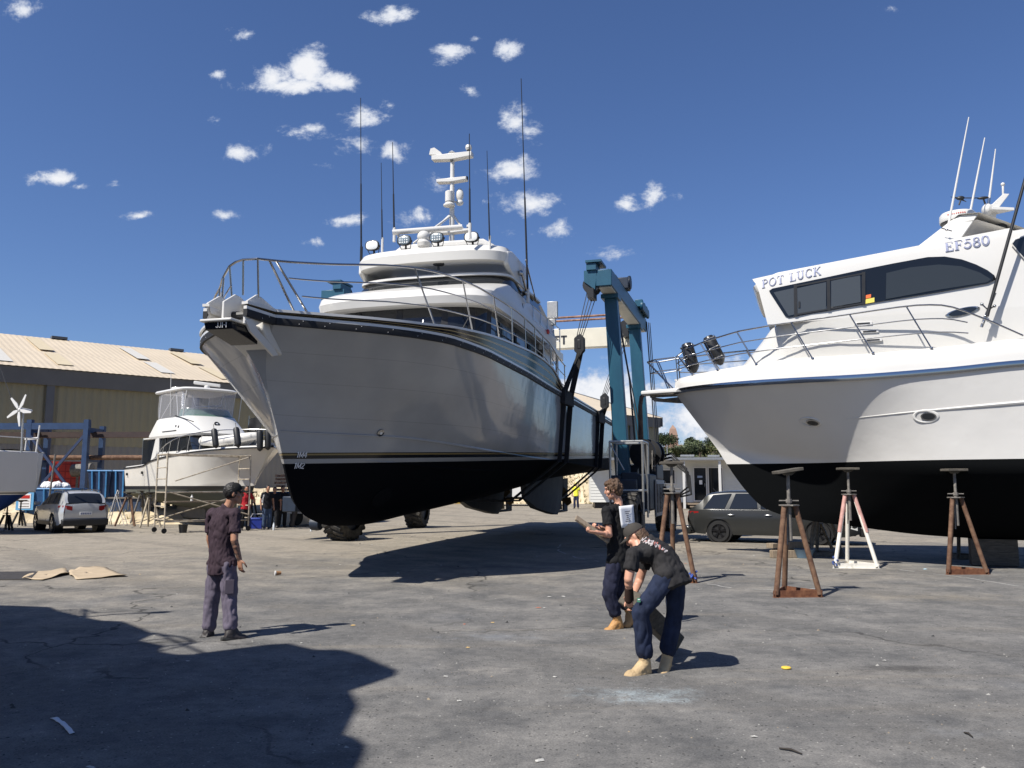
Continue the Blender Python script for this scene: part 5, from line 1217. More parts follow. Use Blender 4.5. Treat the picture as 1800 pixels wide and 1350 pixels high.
        m = MB(); m.tube([rp(x, pch(hz, x)) for x in xs_], .02, 8)
        for f, xe in ((.36, 5.3), (.68, 4.95)): m.tube([rp(x, lerp(bz(x), pch(hz, x), f)) for x in xs_ if x <= xe], .014, 8)
        for x in (-1.2, -.55, .35, 1.55, 2.75, 3.85): q = rp(x, pch(hz, x)); w = rp(x + .42, bz(x + .4)); m.tube([q, w], .016, 8); m.lathe([(.035, 0), (.03, .03)], w, n=10)
        m.build('deck_rail', steel, t)
    m = MB(); top = [Vector((-1.22, -.12, 4.95)), Vector((-1.75, -.22, 4.9)), Vector((-2.0, 0, 4.88)), Vector((-1.75, .22, 4.9)), Vector((-1.22, .12, 4.95))]; m.tube(top, .018, 8); m.tube([p + Vector((.06, 0, -.3)) for p in top], .013, 8)
    for y in (-.2, .2): m.tube([(-1.75, y, 4.9), (-1.45, y, 4.12)], .015, 8); m.tube([(-1.25, y, 4.95), (-1.2, y, 4.15)], .015, 8)
    m.tube([(-2.0, 0, 4.88), (-1.35, 0, 4.15)], .022, 8); m.build('pulpit_rail', steel, t)
    # rudder and shaft strut just seen under the hull
    m = MB(); m.box((5.5, 0, .3), (.9, .35, .56)); m.build('keel_block', timber_dark, t); m = MB(); m.box((10.5, 0, .35), (.9, .35, .66)); m.build('keel_block', timber_dark, t)
    # fenders in their baskets on the bow rail
    for i, (u, v, y) in enumerate(((1213, 627, -.45), (1255, 614, -.8))):
        c = A(u, v, y); W = B2.W(c.x, c.y, c.z); f = thing('fender', ['black fender in the basket nearest the bow of the white cruiser', 'black fender in the second basket on the bow rail of the white cruiser'][i], 'fender', W, B2.ang, 'fenders on the bow rail of the white cruiser')
        rot = Matrix.Rotation(R(-14 if i == 0 else -24), 3, 'Y'); ax_ = rot @ Vector((0, 0, 1))
        m = MB(); m.lathe([(.04, -.42), (.1, -.36), (.15, -.28), (.155, 0), (.155, .26), (.11, .34), (.03, .36)], -ax_ * 0, ax_, 18); m.build('fender_body', M('black_vinyl', (.02, .02, .021), .35, bump=.1, bscale=14), f)
        m = MB()
        for d in (-.24, .02, .26): m.lathe([(.175, d - .012), (.185, d), (.175, d + .012)], (0, 0, 0), ax_, 18)
        for k in range(4): a = k * math.pi / 2 + .6; b_, x_, y_ = basis(ax_); o = (x_ * math.cos(a) + y_ * math.sin(a)) * .18; m.tube([o - ax_ * .32, o + ax_ * .3], .01, 6)
        m.build('basket', steel, f)
    return H


H2 = white_cruiser()


# ------------------------------------------------------------------ boat stands
def stand(name_label, base, h, front_w=.62, rz=0.0, mats=None, pad_tilt=0.0, group='tall boat stands on the yard', head=.55, basebeam=True):
    leg_m, base_m, top_m = mats or (rust, rust_base, grey_steel)
    t = thing('boat_stand', name_label, 'boat stand', base, rz, group)
    w = front_w; d = w * .9; corners = [(-w / 2, -d / 3), (w / 2, -d / 3), (0.04, d * 2 / 3)]; hc = h - head - .04
    ap = [(-.09, -.03), (.09, -.03), (0, .1)]
    if basebeam:
        m = MB()
        for i in range(3):
            a, b = Vector((*corners[i], .05)), Vector((*corners[(i + 1) % 3], .05)); e = (b - a).normalized() * .045
            m.bar(a - e, b + e, .012, .11); m.bar(a - e + Vector((0, 0, -.048)), b + e + Vector((0, 0, -.048)), .08, .012)
        m.build('base', base_m, t)
    for i in range(3):
        m = MB(); m.tube([(corners[i][0], corners[i][1], .04), (ap[i][0], ap[i][1], hc)], .043, 12); m.build('leg', leg_m if not isinstance(leg_m, list) else leg_m[0], t)
    m = MB(); m.lathe([(.16, 0), (.16, .02)], (0, 0, hc), n=6); m.tube([(0, 0, hc - .55), (0, 0, hc + .05)], .036, 12); m.tube([(-.02, .02, hc - .02), (-.06, -.02, hc - .62)], .012, 6); m.build('collar', top_m, t)
    m = MB(); m.tube([(0, 0, hc), (0, 0, h - .06)], .028, 12); m.lathe([(.05, 0), (.05, .06)], (0, 0, hc + .05), n=8); m.tube([(-.15, .03, hc + .08), (.15, -.03, hc + .08)], .014, 6); m.build('screw', top_m, t)
    m = MB(); rot = Matrix.Rotation(R(pad_tilt), 3, 'Y'); m.box((0, 0, h - .03), (.42, .3, .05), 0, rot=rot); m.prism([Vector((-.05, -.05, h - .1)), Vector((.05, -.05, h - .1)), Vector((.12, -.05, h - .05)), Vector((-.12, -.05, h - .05))], (0, .1, 0)); m.build('pad', timber_dark, t, bev=.01)
    return t


def foot(u, v): p = gnd(u, v); return Vector((p.x, p.y + .15, 0))


s1 = stand('rusty brown steel stand standing alone behind the bending man', foot(1188, 1024), 2.18, .68, R(-4), pad_tilt=0)
s2 = stand('rusty brown steel stand out in front of the dark station wagon, pad tilted', foot(1399, 1049), 2.0, .70, R(4), pad_tilt=-9)
s4 = stand('rusty brown steel stand holding up the white cruiser nearest the right edge', foot(1696, 1009), 2.08, .78, R(3), pad_tilt=0)
s3 = stand('white and faded pink steel stand propping the white cruiser', Vector((7.3, 18.1, 0)), 2.13, .86, R(-6), mats=(white_rust, M2('worn_white_base', (.45, .42, .36), (.7, .67, .6), 8, .3, .5, .7, .2), grey_steel))
m = MB()
for i, (cx, cy) in enumerate(((-.45, -.27), (.45, -.27), (.04, .54))):
    ap = [(-.09, -.03), (.09, -.03), (0, .1)][i]; a = Vector((cx, cy, .04)); b = Vector((ap[0], ap[1], 2.13 - .59)); m.tube([a.lerp(b, .47), b + (b - a) * .004], .0445, 12)
m.build('painted_band', pink_paint, s3)
p = foot(1228, 1016); m = MB()
for k in range(10): rr_ = random.Random(k); a = Vector((rr_.uniform(-.07, .07), rr_.uniform(-.07, .07), rr_.uniform(.08, .2))); m.tube([a, a + Vector((rr_.uniform(-.05, .05), rr_.uniform(-.04, .04), rr_.uniform(-.08, .04)))], .02, 5)
bt = m.build('rope_tie', M('blue_rope', (.03, .07, .3), .8, var=.3, scale=30), s1); bt.location = (.33, -.2, 0)
m = MB()
for k in range(8): rr_ = random.Random(k + 30); a = Vector((rr_.uniform(-.07, .07), rr_.uniform(-.07, .07), rr_.uniform(.1, .22))); m.tube([a, a + Vector((rr_.uniform(-.05, .05), rr_.uniform(-.04, .04), rr_.uniform(-.08, .04)))], .02, 5)
bt = m.build('rope_tie', M('blue_rope_dark', (.03, .06, .2), .8, var=.3, scale=30), s3); bt.location = (-.43, -.26, 0)
# stands deep under the white cruiser
for i, (x, y) in enumerate(((2.0, 1.5), (5.2, 1.9), (8.5, -2.0), (8.5, 2.0))):
    w = B2.W(x, y, 0); stand(['small dark stand under the bow of the white cruiser on its far side', 'dark stand in the shade under the far side of the white cruiser', 'dark stand under the near quarter of the white cruiser, beyond the frame', 'dark stand under the far quarter of the white cruiser, beyond the frame'][i], (w.x, w.y, 0), 2.05, .8, .3 * i, mats=(grey_steel, grey_steel, grey_steel))
w = gnd(1443, 968); stand('low three legged stand beside the front wheel of the station wagon', (w.x, w.y + .2, 0), .95, .62, .2, mats=(M2('tan_rust', (.2, .15, .09), (.32, .25, .16), 8), rust_base, grey_steel), basebeam=False, head=.2)
# timber blocks and tub under the wagon
p = gnd(1400, 981)
for i, (dx, dy, dz, d, rz, lb) in enumerate(((-.28, .1, .09, (.62, .2, .18), .1, 'grey timber block lying at the left of the blue tub'), (-.1, .4, .09, (.7, .22, .18), -.2, 'grey timber block behind the blue tub'), (.1, .38, .28, (.5, .2, .18), .15, 'short grey timber block on top of another by the blue tub'), (-.35, .42, .27, (.45, .22, .12), .5, 'flat grey timber offcut on top of the blocks'))):
    m = MB(); m.box((0, 0, 0), d); o = m.build('timber_block', timber, None, bev=.012); o.location = (p.x + dx, p.y + dy, dz); o.rotation_euler = (0, 0, rz); tag(o, lb, 'timber block', 'timber blocks by the station wagon')
m = MB(); m.lathe([(.17, 0), (.24, .2), (.25, .21), (.22, .2), (.15, .03)], (0, 0, .004), n=20); o = m.build('tub', M('pale_blue_tub', (.1, .16, .22), .5)); o.location = (p.x + .2, p.y + .02, 0); tag(o, 'shallow pale blue tub beside the timber blocks', 'tub')


# ------------------------------------------------------------------ people
def remesh(mb, name, mats, parent, voxel, smooth=3, wr=0.0, wf=9.0, seed=0, pick=None, keepz=None):
    me = mb.mesh(name, mats, 0); o = bpy.data.objects.new(name, me); C.objects.link(o)
    r = o.modifiers.new('r', 'REMESH'); r.mode = 'VOXEL'; r.voxel_size = voxel; r.adaptivity = 0
    if smooth: s = o.modifiers.new('s', 'SMOOTH'); s.factor = .5; s.iterations = smooth
    dg = bpy.context.evaluated_depsgraph_get(); dg.update(); nm = bpy.data.meshes.new_from_object(o.evaluated_get(dg)); bpy.data.objects.remove(o); bpy.data.meshes.remove(me)
    nm.name = name; nm.materials.clear()
    for mt in (mats if isinstance(mats, (list, tuple)) else [mats]): nm.materials.append(mt)
    if wr:
        nn = [v.normal.copy() for v in nm.vertices]
        for v, n in zip(nm.vertices, nn):
            c = v.co; q = Vector((c.x * wf, c.y * wf, c.z * wf * .55 + seed))
            d = noise.noise(q) * .7 + (abs(noise.noise(q * 2.1 + Vector((3, 1, 7)))) - .25) * 1.2 + (.5 - abs(noise.noise(q * 3.3 + Vector((8, 2, 5))))) * .35 - .1
            v.co = c + n * wr * d
    if pick:
        for p in nm.polygons: p.material_index = pick(p.center)
    nm.polygons.foreach_set('use_smooth', [True] * len(nm.polygons)); nm.update()
    o = bpy.data.objects.new(name, nm); C.objects.link(o)
    if parent is not None: o.parent = parent
    return o


def esweep(mb, pts, rad, rights, n=18):
    """elliptical sections (half width, half depth) along pts"""
    vs = []; fs = []; k = len(pts); pts = [Vector(p) for p in pts]
    for i, p in enumerate(pts):
        ax = (pts[min(i + 1, k - 1)] - pts[max(i - 1, 0)]).normalized(); r = Vector(rights[i]); r = (r - ax * r.dot(ax)).normalized(); f = ax.cross(r)
        vs += [p + r * rad[i][0] * math.cos(2 * math.pi * j / n) + f * rad[i][1] * math.sin(2 * math.pi * j / n) for j in range(n)]
    for i in range(k - 1): fs += [(i * n + j, i * n + (j + 1) % n, (i + 1) * n + (j + 1) % n, (i + 1) * n + j) for j in range(n)]
    fs += [tuple(range(n))[::-1], tuple(range((k - 1) * n, k * n))]
    mb.add(vs, fs)


skin_m = M('skin', (.52, .27, .18), .5, var=.10, scale=14)
skin_tan = M('tanned_skin', (.36, .18, .11), .5, var=.12, scale=14)
tattoo_m = M2('tattooed_skin', (.06, .05, .045), (.33, .17, .11), 26, .42, .58, .55, .02)
lip_m = M('lips', (.36, .13, .11), .5)
eye_m = M('eye', (.03, .02, .018), .2)
brow_m = M('eyebrow', (.07, .04, .025), .8)
hair_br = M('brown_hair', (.085, .045, .022), .55, var=.5, scale=30, bump=.6, bscale=60, stretch=(3, 3, .6))
hair_blk = M('dark_hair', (.012, .01, .009), .55, var=.3, scale=30, bump=.4, bscale=60)
boot_m = M('tan_leather_boot', (.42, .22, .075), .65, var=.25, scale=12, bump=.3, bscale=50)
boot_pale = M('sand_suede_boot', (.46, .33, .18), .75, var=.22, scale=12, bump=.3, bscale=50)
boot_dk = M('dark_work_boot', (.03, .025, .025), .6, var=.3, scale=12)
sole_m = M('boot_sole', (.085, .06, .04), .8)
sole_dk = M('dark_boot_sole', (.02, .02, .02), .8)


def cloth(name, col, var=.16): return M(name, col, .85, var=var, scale=7, bump=.12, bscale=260, spec=.2)


def hand(mb, w, d, pn, thumb, curl, s=1.0):
    """palm from the wrist along d, palm faces pn, thumb on the +thumb side, fingers curl towards pn"""
    w, d, pn, th = Vector(w), Vector(d).normalized(), Vector(pn).normalized(), Vector(thumb).normalized(); pn = (pn - d * pn.dot(d)).normalized(); th = (th - d * th.dot(d) - pn * th.dot(pn)).normalized()
    esweep(mb, [w - d * .02, w + d * .03 * s, w + d * .075 * s, w + d * .098 * s], [(.026, .021), (.038 * s, .018), (.043 * s, .016), (.04 * s, .012)], [th] * 4, 12)
    for i, (off, ln, r) in enumerate(((.031, .074, .0092), (.011, .082, .0096), (-.010, .077, .0092), (-.030, .06, .0082))):
        p = w + d * .088 * s + th * off * s; a = 0; pts = [p]
        for k, (fr, c) in enumerate(((.45, .55), (.32, 1.0), (.23, .75))):
            a += curl * c * (1 + .06 * i); p = p + (d * math.cos(a) + pn * math.sin(a)) * ln * fr * s + th * off * .08; pts.append(p)
        mb.limb(pts, [r * 1.08, r, r * .93, r * .8], 8)
    p = w + d * .022 * s + th * .03 * s + pn * .004; q1 = p + (d * .6 + th * .75 + pn * .25).normalized() * .04 * s; q2 = q1 + (d * .85 + th * .2 + pn * (.25 + .4 * curl)).normalized() * .032 * s; q3 = q2 + (d * .8 - th * .1 + pn * (.3 + .5 * curl)).normalized() * .026 * s
    mb.limb([p, q1, q2, q3], [.014, .012, .0105, .009], 8)


def person(label, base, J, mats, group=None, vox=.009, face=(0, 1, 0), up=(0, 0, 1), headgear=None, hair=None, sleeve=.62, fem=1.0, handcfg=None, tattoo=None, shirt_len=.1, wr=.011, cuff=.045, bootlen=.26, collar=False, seed=0, detail=True, sc=1.0, belly=0.0, socks=None):
    """J: joints in local metres; mats: skin, shirt, trousers, boots, sole"""
    sk, shm, trm, bom, som = mats
    t = thing('person', label, 'person', base, 0, group)
    J = {k: Vector(v) for k, v in J.items()}; f, u = Vector(face).normalized(), Vector(up).normalized(); f = (f - u * f.dot(u)).normalized(); rt = f.cross(u)
    shr = (J['shR'] - J['shL']).normalized(); hpr = (J['hipR'] - J['hipL']).normalized(); pel = (J['hipL'] + J['hipR']) / 2; sho = (J['shL'] + J['shR']) / 2
    wst = J.get('waist', pel.lerp(sho, .42)); chs = J.get('chest', pel.lerp(sho, .74)); hd = J['head']; nk = J.get('neck', sho.lerp(hd, .38))
    mid = lambda a, b: (a + b).normalized()
    tor = [pel - (wst - pel).normalized() * .07, pel, wst, chs, sho, sho.lerp(nk, .5)]
    rts = [hpr, hpr, mid(hpr, shr), shr, shr, shr]
    b = MB()
    esweep(b, tor, [(.135, .095), (.155, .11), (.138, .096 + belly), (.165, .112), (.15, .082), (.07, .06)], rts)
    b.limb([sho.lerp(nk, .2), nk, nk.lerp(hd, .55)], [.062, .056, .056], 12)
    # head
    q = Matrix((rt, f, u)).transposed()
    hr = lambda x, y, z: hd + rt * x * sc + f * y * sc + u * z * sc
    b.ball(hr(0, -.008, .022), (.075 * sc, .096 * sc, .1 * sc), 0, 18, 12, q); b.ball(hr(0, .028, -.055), (.056 * sc, .064 * sc, .062 * sc), 0, 14, 10, q); b.ball(hr(0, .058, -.092), (.03 * sc, .028 * sc, .024 * sc), 0, 10, 8, q)
    b.limb([hr(0, .084, .025), hr(0, .106, -.012), hr(0, .104, -.024)], [.012, .015, .014], 8); b.limb([hr(-.045, .078, .036), hr(0, .092, .04), hr(.045, .078, .036)], [.013, .014, .013], 8)
    b.limb([hr(-.018, .09, -.056), hr(.018, .09, -.056)], [.011, .011], 8)
    for sgn in (-1, 1): b.ball(hr(sgn * .077, -.008, -.004), (.012, .02, .033), 0, 10, 8, q); b.ball(hr(sgn * .042, .058, -.02), (.028, .03, .028), 0, 10, 8, q)
    for s in 'LR':
        b.limb([J['sh' + s], J['el' + s], J['wr' + s]], [.052, .043, .029], 12); fm = J['el' + s].lerp(J['wr' + s], .3); b.ball(fm, .042)
        b.limb([J['hip' + s], J['kn' + s], J['an' + s]], [.083, .056, .042], 12); b.ball(J['kn' + s].lerp(J['an' + s], .3), .056)
        d, pn, th, cu = (handcfg or {}).get(s, (J['wr' + s] - J['el' + s], f, -rt if s == 'R' else rt, .35))
        if detail: hand(b, J['wr' + s], d, pn, th, cu)
        else: b.limb([J['wr' + s], J['wr' + s] + Vector(d).normalized() * .1], [.032, .03], 10)

    def pick(c):
        if detail:
            l = c - hd; x, y, z = l.dot(rt), l.dot(f), l.dot(u)
            if abs(abs(x) - .032) < .012 and abs(z - .012) < .007 and y > .05: return 1
            if abs(abs(x) - .034) < .02 and abs(z - .036) < .005 and y > .06: return 3
            if abs(x) < .024 and abs(z + .056) < .009 and y > .07: return 2
        if tattoo:
            for s in tattoo:
                a, e = J['el' + s], J['wr' + s]
                if (c - a).dot((e - a).normalized()) > -.05 and (c - a.lerp(e, .5)).length < (e - a).length * .56: return 4
        return 0
    remesh(b, 'body', [sk, eye_m, lip_m, brow_m, tattoo_m], t, vox * .75 if detail else vox, 2, pick=pick)
    # shirt
    m = MB(); ov = .02; low = pel + (pel - wst).normalized() * shirt_len
    esweep(m, [low, pel, wst, chs, sho, sho.lerp(nk, .42)], [(.19, .15), (.188, .146), (.172, .124 + belly), (.186, .134), (.165, .1), (.085, .075)], [hpr, hpr, rts[2], shr, shr, shr])
    for s in 'LR':
        e = J['sh' + s].lerp(J['el' + s], sleeve) if sleeve <= 1 else J['el' + s].lerp(J['wr' + s], sleeve - 1)
        pts = [sho.lerp(J['sh' + s], .45), J['sh' + s], e] if sleeve <= 1 else [sho.lerp(J['sh' + s], .45), J['sh' + s], J['el' + s], e]
        m.tube(pts, [.082, .069, .067] if sleeve <= 1 else [.082, .069, .056, .046], 12); m.ball(pts[1], .07); m.limb([sho.lerp(nk, .35), sho.lerp(nk, .12).lerp(J['sh' + s], .55), J['sh' + s]], [.06, .066, .064], 12)
    for s in 'LR': m.ball(J['hip' + s] + (wst - pel).normalized() * .02, (.105, .105, .1))
    if collar: m.lathe([(.078, -.01), (.082, .035), (.07, .045)], sho.lerp(nk, .45), (nk - sho), 16)
    sh_o = remesh(m, 'shirt', shm, t, vox, 3, wr * .9, 9, seed + 1)
    # trousers
    m = MB(); m_top = pel.lerp(wst, .55)
    esweep(m, [m_top, pel.lerp(wst, .1), pel - (wst - pel).normalized() * .09], [(.15, .11), (.165, .125), (.15, .125)], [hpr] * 3)
    for s in 'LR':
        h, k, a = J['hip' + s], J['kn' + s], J['an' + s]; m.limb([h, h.lerp(k, .5), k, k.lerp(a, .45), a + (k - a).normalized() * cuff], [.1, .097, .086, .082, .08], 14)
    tr_o = remesh(m, 'trousers', trm, t, vox, 3, wr * 1.05, 6.5, seed + 5)
    # boots
    for s in 'LR':
        a = J['an' + s]; toe = J['toe' + s]; d = (toe - a); dn = Vector((d.x, d.y, d.z)); fl = dn.normalized(); dw = (J['an' + s] - J['kn' + s]).normalized(); dw = (dw - fl * dw.dot(fl)).normalized(); side = fl.cross(dw).normalized()
        heel = a + dw * .075 - fl * .045
        m = MB(); lg = (J['kn' + s] - a).normalized(); m.limb([a + lg * (.05 + cuff), a, a + dw * .045], [.058, .055, .055], 12); esweep(m, [heel, heel + fl * .07, heel + fl * .15, heel + fl * (bootlen - .04), heel + fl * bootlen], [(.04, .052), (.049, .058), (.055, .055), (.057, .052), (.04, .04)], [side] * 5, 14)
        m.limb([a + dw * .0 + fl * .01, heel + fl * .16 - dw * .01], [.056, .05], 12); m.ball(heel + fl * (bootlen - .035), (.055, .055, .045))
        bo = remesh(m, 'boot', bom, t, vox * .8, 2, .004, 16, seed)
        m = MB(); g = []
        for x, w in ((-.03, .03), (.0, .043), (.06, .044), (.12, .05), (.18, .054), (bootlen - .02, .045), (bootlen + .012, .02)):
            g.append([heel + fl * x + side * yy + dw * z for yy, z in ((-w, .028), (w, .028), (w, .06), (-w, .06))])
        m.grid(g, closed=True); m.poly(g[0]); m.poly(g[-1]); m.build('sole', som, bo, bev=.006)
    # hair / hats
    if hair:
        hm, style = hair; m = MB(); rr_ = random.Random(seed + 11)
        m.ball(hr(0, -.022, .032), (.088 * sc, .1 * sc, .102 * sc), 0, 16, 12, q)
        if style == 'mop':
            m.ball(hr(0, .03, .085), (.074, .07, .045), 0, 14, 8, q); m.ball(hr(0, -.06, -.02), (.07, .055, .075), 0, 14, 8, q)
            for i in range(60):
                a = rr_.uniform(0, 6.28); e = rr_.uniform(-.4, 1.3); x, y, z = math.cos(a) * math.cos(e) * .082, math.sin(a) * math.cos(e) * .098 - .022, math.sin(e) * .1 + .035
                if y > .055 and z < .06: continue
                m.limb([hr(x, y, z), hr(x * 1.08 + rr_.uniform(-.01, .01), y * 1.08 + .01, z - .035)], [.017, .008], 6)
        if style == 'low':
            m = MB(); m.ball(hr(0, -.04, -.02), (.082, .075, .07), 0, 14, 10, q)
            for i in range(40):
                a = rr_.uniform(3.3, 6.1); x, y = math.cos(a) * .083, math.sin(a) * .095 - .01; m.limb([hr(x, y, .01), hr(x * 1.12, y * 1.12, -.06 - rr_.uniform(0, .03))], [.014, .008], 6)
        h_o = remesh(m, 'hair', hm, t, max(vox * .6, .005), 1, .006, 40, seed)
    if headgear:
        cm = headgear; m = MB(); g = []
        for e in range(9):
            z = e / 8 * math.pi / 2; r = math.cos(z); g.append([hr(.088 * max(r, .01) * math.cos(a), .106 * max(r, .01) * math.sin(a) - .012, .035 + .095 * math.sin(z) + .012 * max(0, math.sin(a)) * math.sin(2 * z)) for a in [2 * math.pi * i / 24 for i in range(24)]])
        m.grid(g, closed=True); m.poly(g[-1]); m.ball(hr(0, -.012, .13), .009)
        cp = m.build('cap', cm, t, smooth=70)
        m = MB(); g0 = []; g1 = []
        for i in range(13):
            a = R(18 + 12 * i); g0.append(hr(.086 * math.cos(a), .104 * math.sin(a) - .012, .042)); g1.append(hr(.07 * math.cos(a), .100 * math.sin(a) + .07 * math.sin(a) ** .6, .030 - .012 * abs(math.cos(a))))
        m.grid([g0, g1]); m.grid([[p - u * .006 for p in g0], [p - u * .006 for p in g1]]); m.build('brim', cm, cp, smooth=60)
    return t, dict(shirt=sh_o, trousers=tr_o, J=J)


def joints(base, Y, d):
    return {k: atY(u, v, Y + dy) - Vector(base) for k, (u, v, dy) in d.items()}


# the man in the black cap watching, seen from behind
b1 = Vector((*gnd(395, 1121).to_2d(), 0)); Y1 = b1.y
J1 = joints(b1, Y1, dict(head=(411, 868, .02), neck=(404, 886, .02), shL=(373, 903, .15), shR=(413, 905, -.13), waist=(389, 958, 0), chest=(391, 922, .02), hipL=(380, 992, .08), hipR=(401, 994, -.07), elL=(369, 948, .22), elR=(412, 950, -.2), wrL=(378, 988, .26), wrR=(421, 983, -.14),
                         knL=(374, 1050, .12), anL=(366, 1107, .10), toeL=(375, 1113, .22), knR=(404, 1052, -.04), anR=(405, 1106, -.10), toeR=(424, 1110, -.02)))
navy_shirt = cloth('faded_plum_shirt', (.042, .027, .036), .3)
m1, r1 = person('man in black cap, dark polo shirt and purple grey trousers seen from behind', b1, J1, (skin_tan, navy_shirt, cloth('purple_grey_trousers', (.125, .108, .145), .25), boot_dk, sole_dk), face=(.93, .36, -.06), headgear=cloth('black_cap', (.012, .012, .012)), hair=(hair_blk, 'short'), tattoo='R', collar=True, sleeve=.72, seed=3, wr=.019,
           handcfg={'R': ((.12, .02, -1), (.5, .7, 0), (.75, .65, 0), .38), 'L': ((.05, .05, -1), (.5, .7, 0), (.75, .65, 0), .4)})
# side pocket on the thigh
h, k = r1['J']['hipR'], r1['J']['knR']; c = h.lerp(k, .62); m = MB(); m.box((c.x + .035, c.y - .088, c.z), (.1, .012, .16), 0, R(14)); m.build('pocket', cloth('pocket_cloth', (.08, .068, .09)), m1, bev=.006)

# the young man walking off with a plank
b2 = Vector((*gnd(1082, 1104).to_2d(), 0)); Y2 = b2.y
J2 = joints(b2, Y2, dict(head=(1078, 861, 0), neck=(1087, 882, .02), shL=(1066, 898, -.14), shR=(1108, 896, .14), waist=(1088, 958, 0), chest=(1088, 920, .01), hipL=(1080, 990, -.08), hipR=(1096, 990, .09), elL=(1071, 940, -.2), wrL=(1049, 936, -.3), elR=(1092, 944, .25), wrR=(1056, 928, -.02),
                         knL=(1072, 1045, -.10), anL=(1086, 1092, -.04), toeL=(1066, 1100, -.10), knR=(1086, 1038, .12), anR=(1108, 1076, .16), toeR=(1097, 1090, .06)))
blk_tee = cloth('black_tee_shirt', (.011, .011, .012), .25); navy_tr = cloth('navy_work_trousers', (.017, .019, .038), .3)
m2, r2 = person('young man in black tee shirt with a paper sheet on his back, carrying a plank', b2, J2, (skin_m, blk_tee, navy_tr, boot_m, sole_m), face=(-.93, .26, -.22), up=(-.2, .05, 1), hair=(hair_br, 'mop'), sleeve=.6, seed=8,
           handcfg={'L': ((-.9, -.2, .1), (0, .25, 1), (-.3, .9, .1), .95), 'R': ((-.8, -.5, .05), (.1, -.2, 1), (-.3, -.8, .2), .95)}, shirt_len=.09, cuff=.12, wr=.018)
# paper sheet on his back (its print is too small to read in the photograph: grey lines of text)
c0 = [atY(u, v, Y2 - dy) - b2 for u, v, dy in ((1088, 890, .215), (1114, 887, .055), (1116, 925, .10), (1093, 928, .245))]
m = MB(); g = []
for i in range(7):
    g.append([c0[0].lerp(c0[1], j / 6).lerp(c0[3].lerp(c0[2], j / 6), i / 6) + Vector((-.008, -.012, 0)) * (math.sin(j * 1.3 + i * .4) * .5) for j in range(7)])
m.grid(g); pp = m.build('paper_sheet', M('white_paper', (.72, .72, .73), .8), m2, smooth=80); so = pp.modifiers.new('thickness', 'SOLIDIFY'); so.thickness = .002
m = MB(); rr = random.Random(4)
for i, w in enumerate((.32, .27, .16, .14, .22, .36)):
    y = .28 + i * .09
    def pt(x): a = c0[0].lerp(c0[1], x).lerp(c0[3].lerp(c0[2], x), y); return a + Vector((-.008, -.016, 0)) * 1.0
    x = .55 - w / 2
    while x < .55 + w / 2: x2 = x + rr.uniform(.025, .05); m.bar(pt(x), pt(x2), .012, .002, up=(.5, -.85, 0)); x = x2 + .012
m.build('print', M('grey_print', (.16, .16, .2), .8), pp)
wl = (J2['wrL'] + Vector(b2)); a = atY(1012, 910, Y2 - .22); b = atY(1070, 951, Y2 - .17)
m = MB(); ce = (a + b) / 2; m.bar(a - ce, b - ce, .095, .03, up=(.3, -.6, 1)); m.bar(a - ce, b - ce, .02, .034, up=(.3, -.6, 1)) if False else None
o = m.build('plank', timber, None, bev=.004); o.location = ce; tag(o, 'short grey weathered plank held across the young man in the black tee shirt', 'plank')

# the bending man dragging a timber
b3 = Vector((*gnd(1150, 1182).to_2d(), 0)); Y3 = b3.y
J3 = joints(b3, Y3, dict(head=(1117, 943, .18), neck=(1122, 958, .12), shL=(1112, 976, -.10), shR=(1140, 966, .26), waist=(1163, 975, .06), chest=(1143, 964, .08), hipL=(1172, 1013, -.10), hipR=(1187, 1010, .10), elL=(1105, 1018, -.14), wrL=(1106, 1044, -.04), elR=(1124, 1020, .32), wrR=(1112, 1050, .14),
                         knL=(1127, 1076, -.12), anL=(1134, 1166, -.05), toeL=(1100, 1176, -.14), knR=(1186, 1076, .12), anR=(1172, 1160, .12), toeR=(1167, 1171, .02)))
char_tee = cloth('charcoal_tee_shirt', (.024, .023, .024), .3)
m3, r3 = person('man in grey cap and charcoal tee shirt bending down over a heavy timber', b3, J3, (skin_m, char_tee, cloth('navy_blue_trousers', (.017, .024, .05), .35), boot_pale, sole_m), face=(-.75, .25, -.55), up=(-.55, .2, .80), headgear=cloth('grey_cap', (.05, .045, .04)), hair=(hair_br, 'low'), sleeve=.62, seed=14, wr=.017, vox=.009,
           handcfg={'L': ((.02, .1, -1), (.5, .6, 0), (-.8, .3, 0), .75), 'R': ((-.1, -.2, -1), (-.2, -.8, 0), (-.8, .3, 0), .75)}, shirt_len=.12, cuff=.11)
m = MB(); w0 = J3['wrL']; m.limb([w0 + (J3['elL'] - w0).normalized() * .06, w0 + Vector((0, .01, -.05))], [.04, .045], 12); gl = m.build('glove', cloth('dark_work_glove', (.035, .02, .015)), m3)
h, k = r3['J']['hipL'], r3['J']['knL']; c = atY(1123, 1055, Y3 - .20) - b3
m = MB(); m.box(c, (.03, .008, .035), 0, R(-10)); lb = m.build('trouser_patch', M('green_patch', (.05, .2, .12), .7), m3); m = MB(); m.box(c + Vector((0, -.006, .006)), (.018, .006, .008), 0, R(-10)); m.build('patch_mark', letter_white, lb)
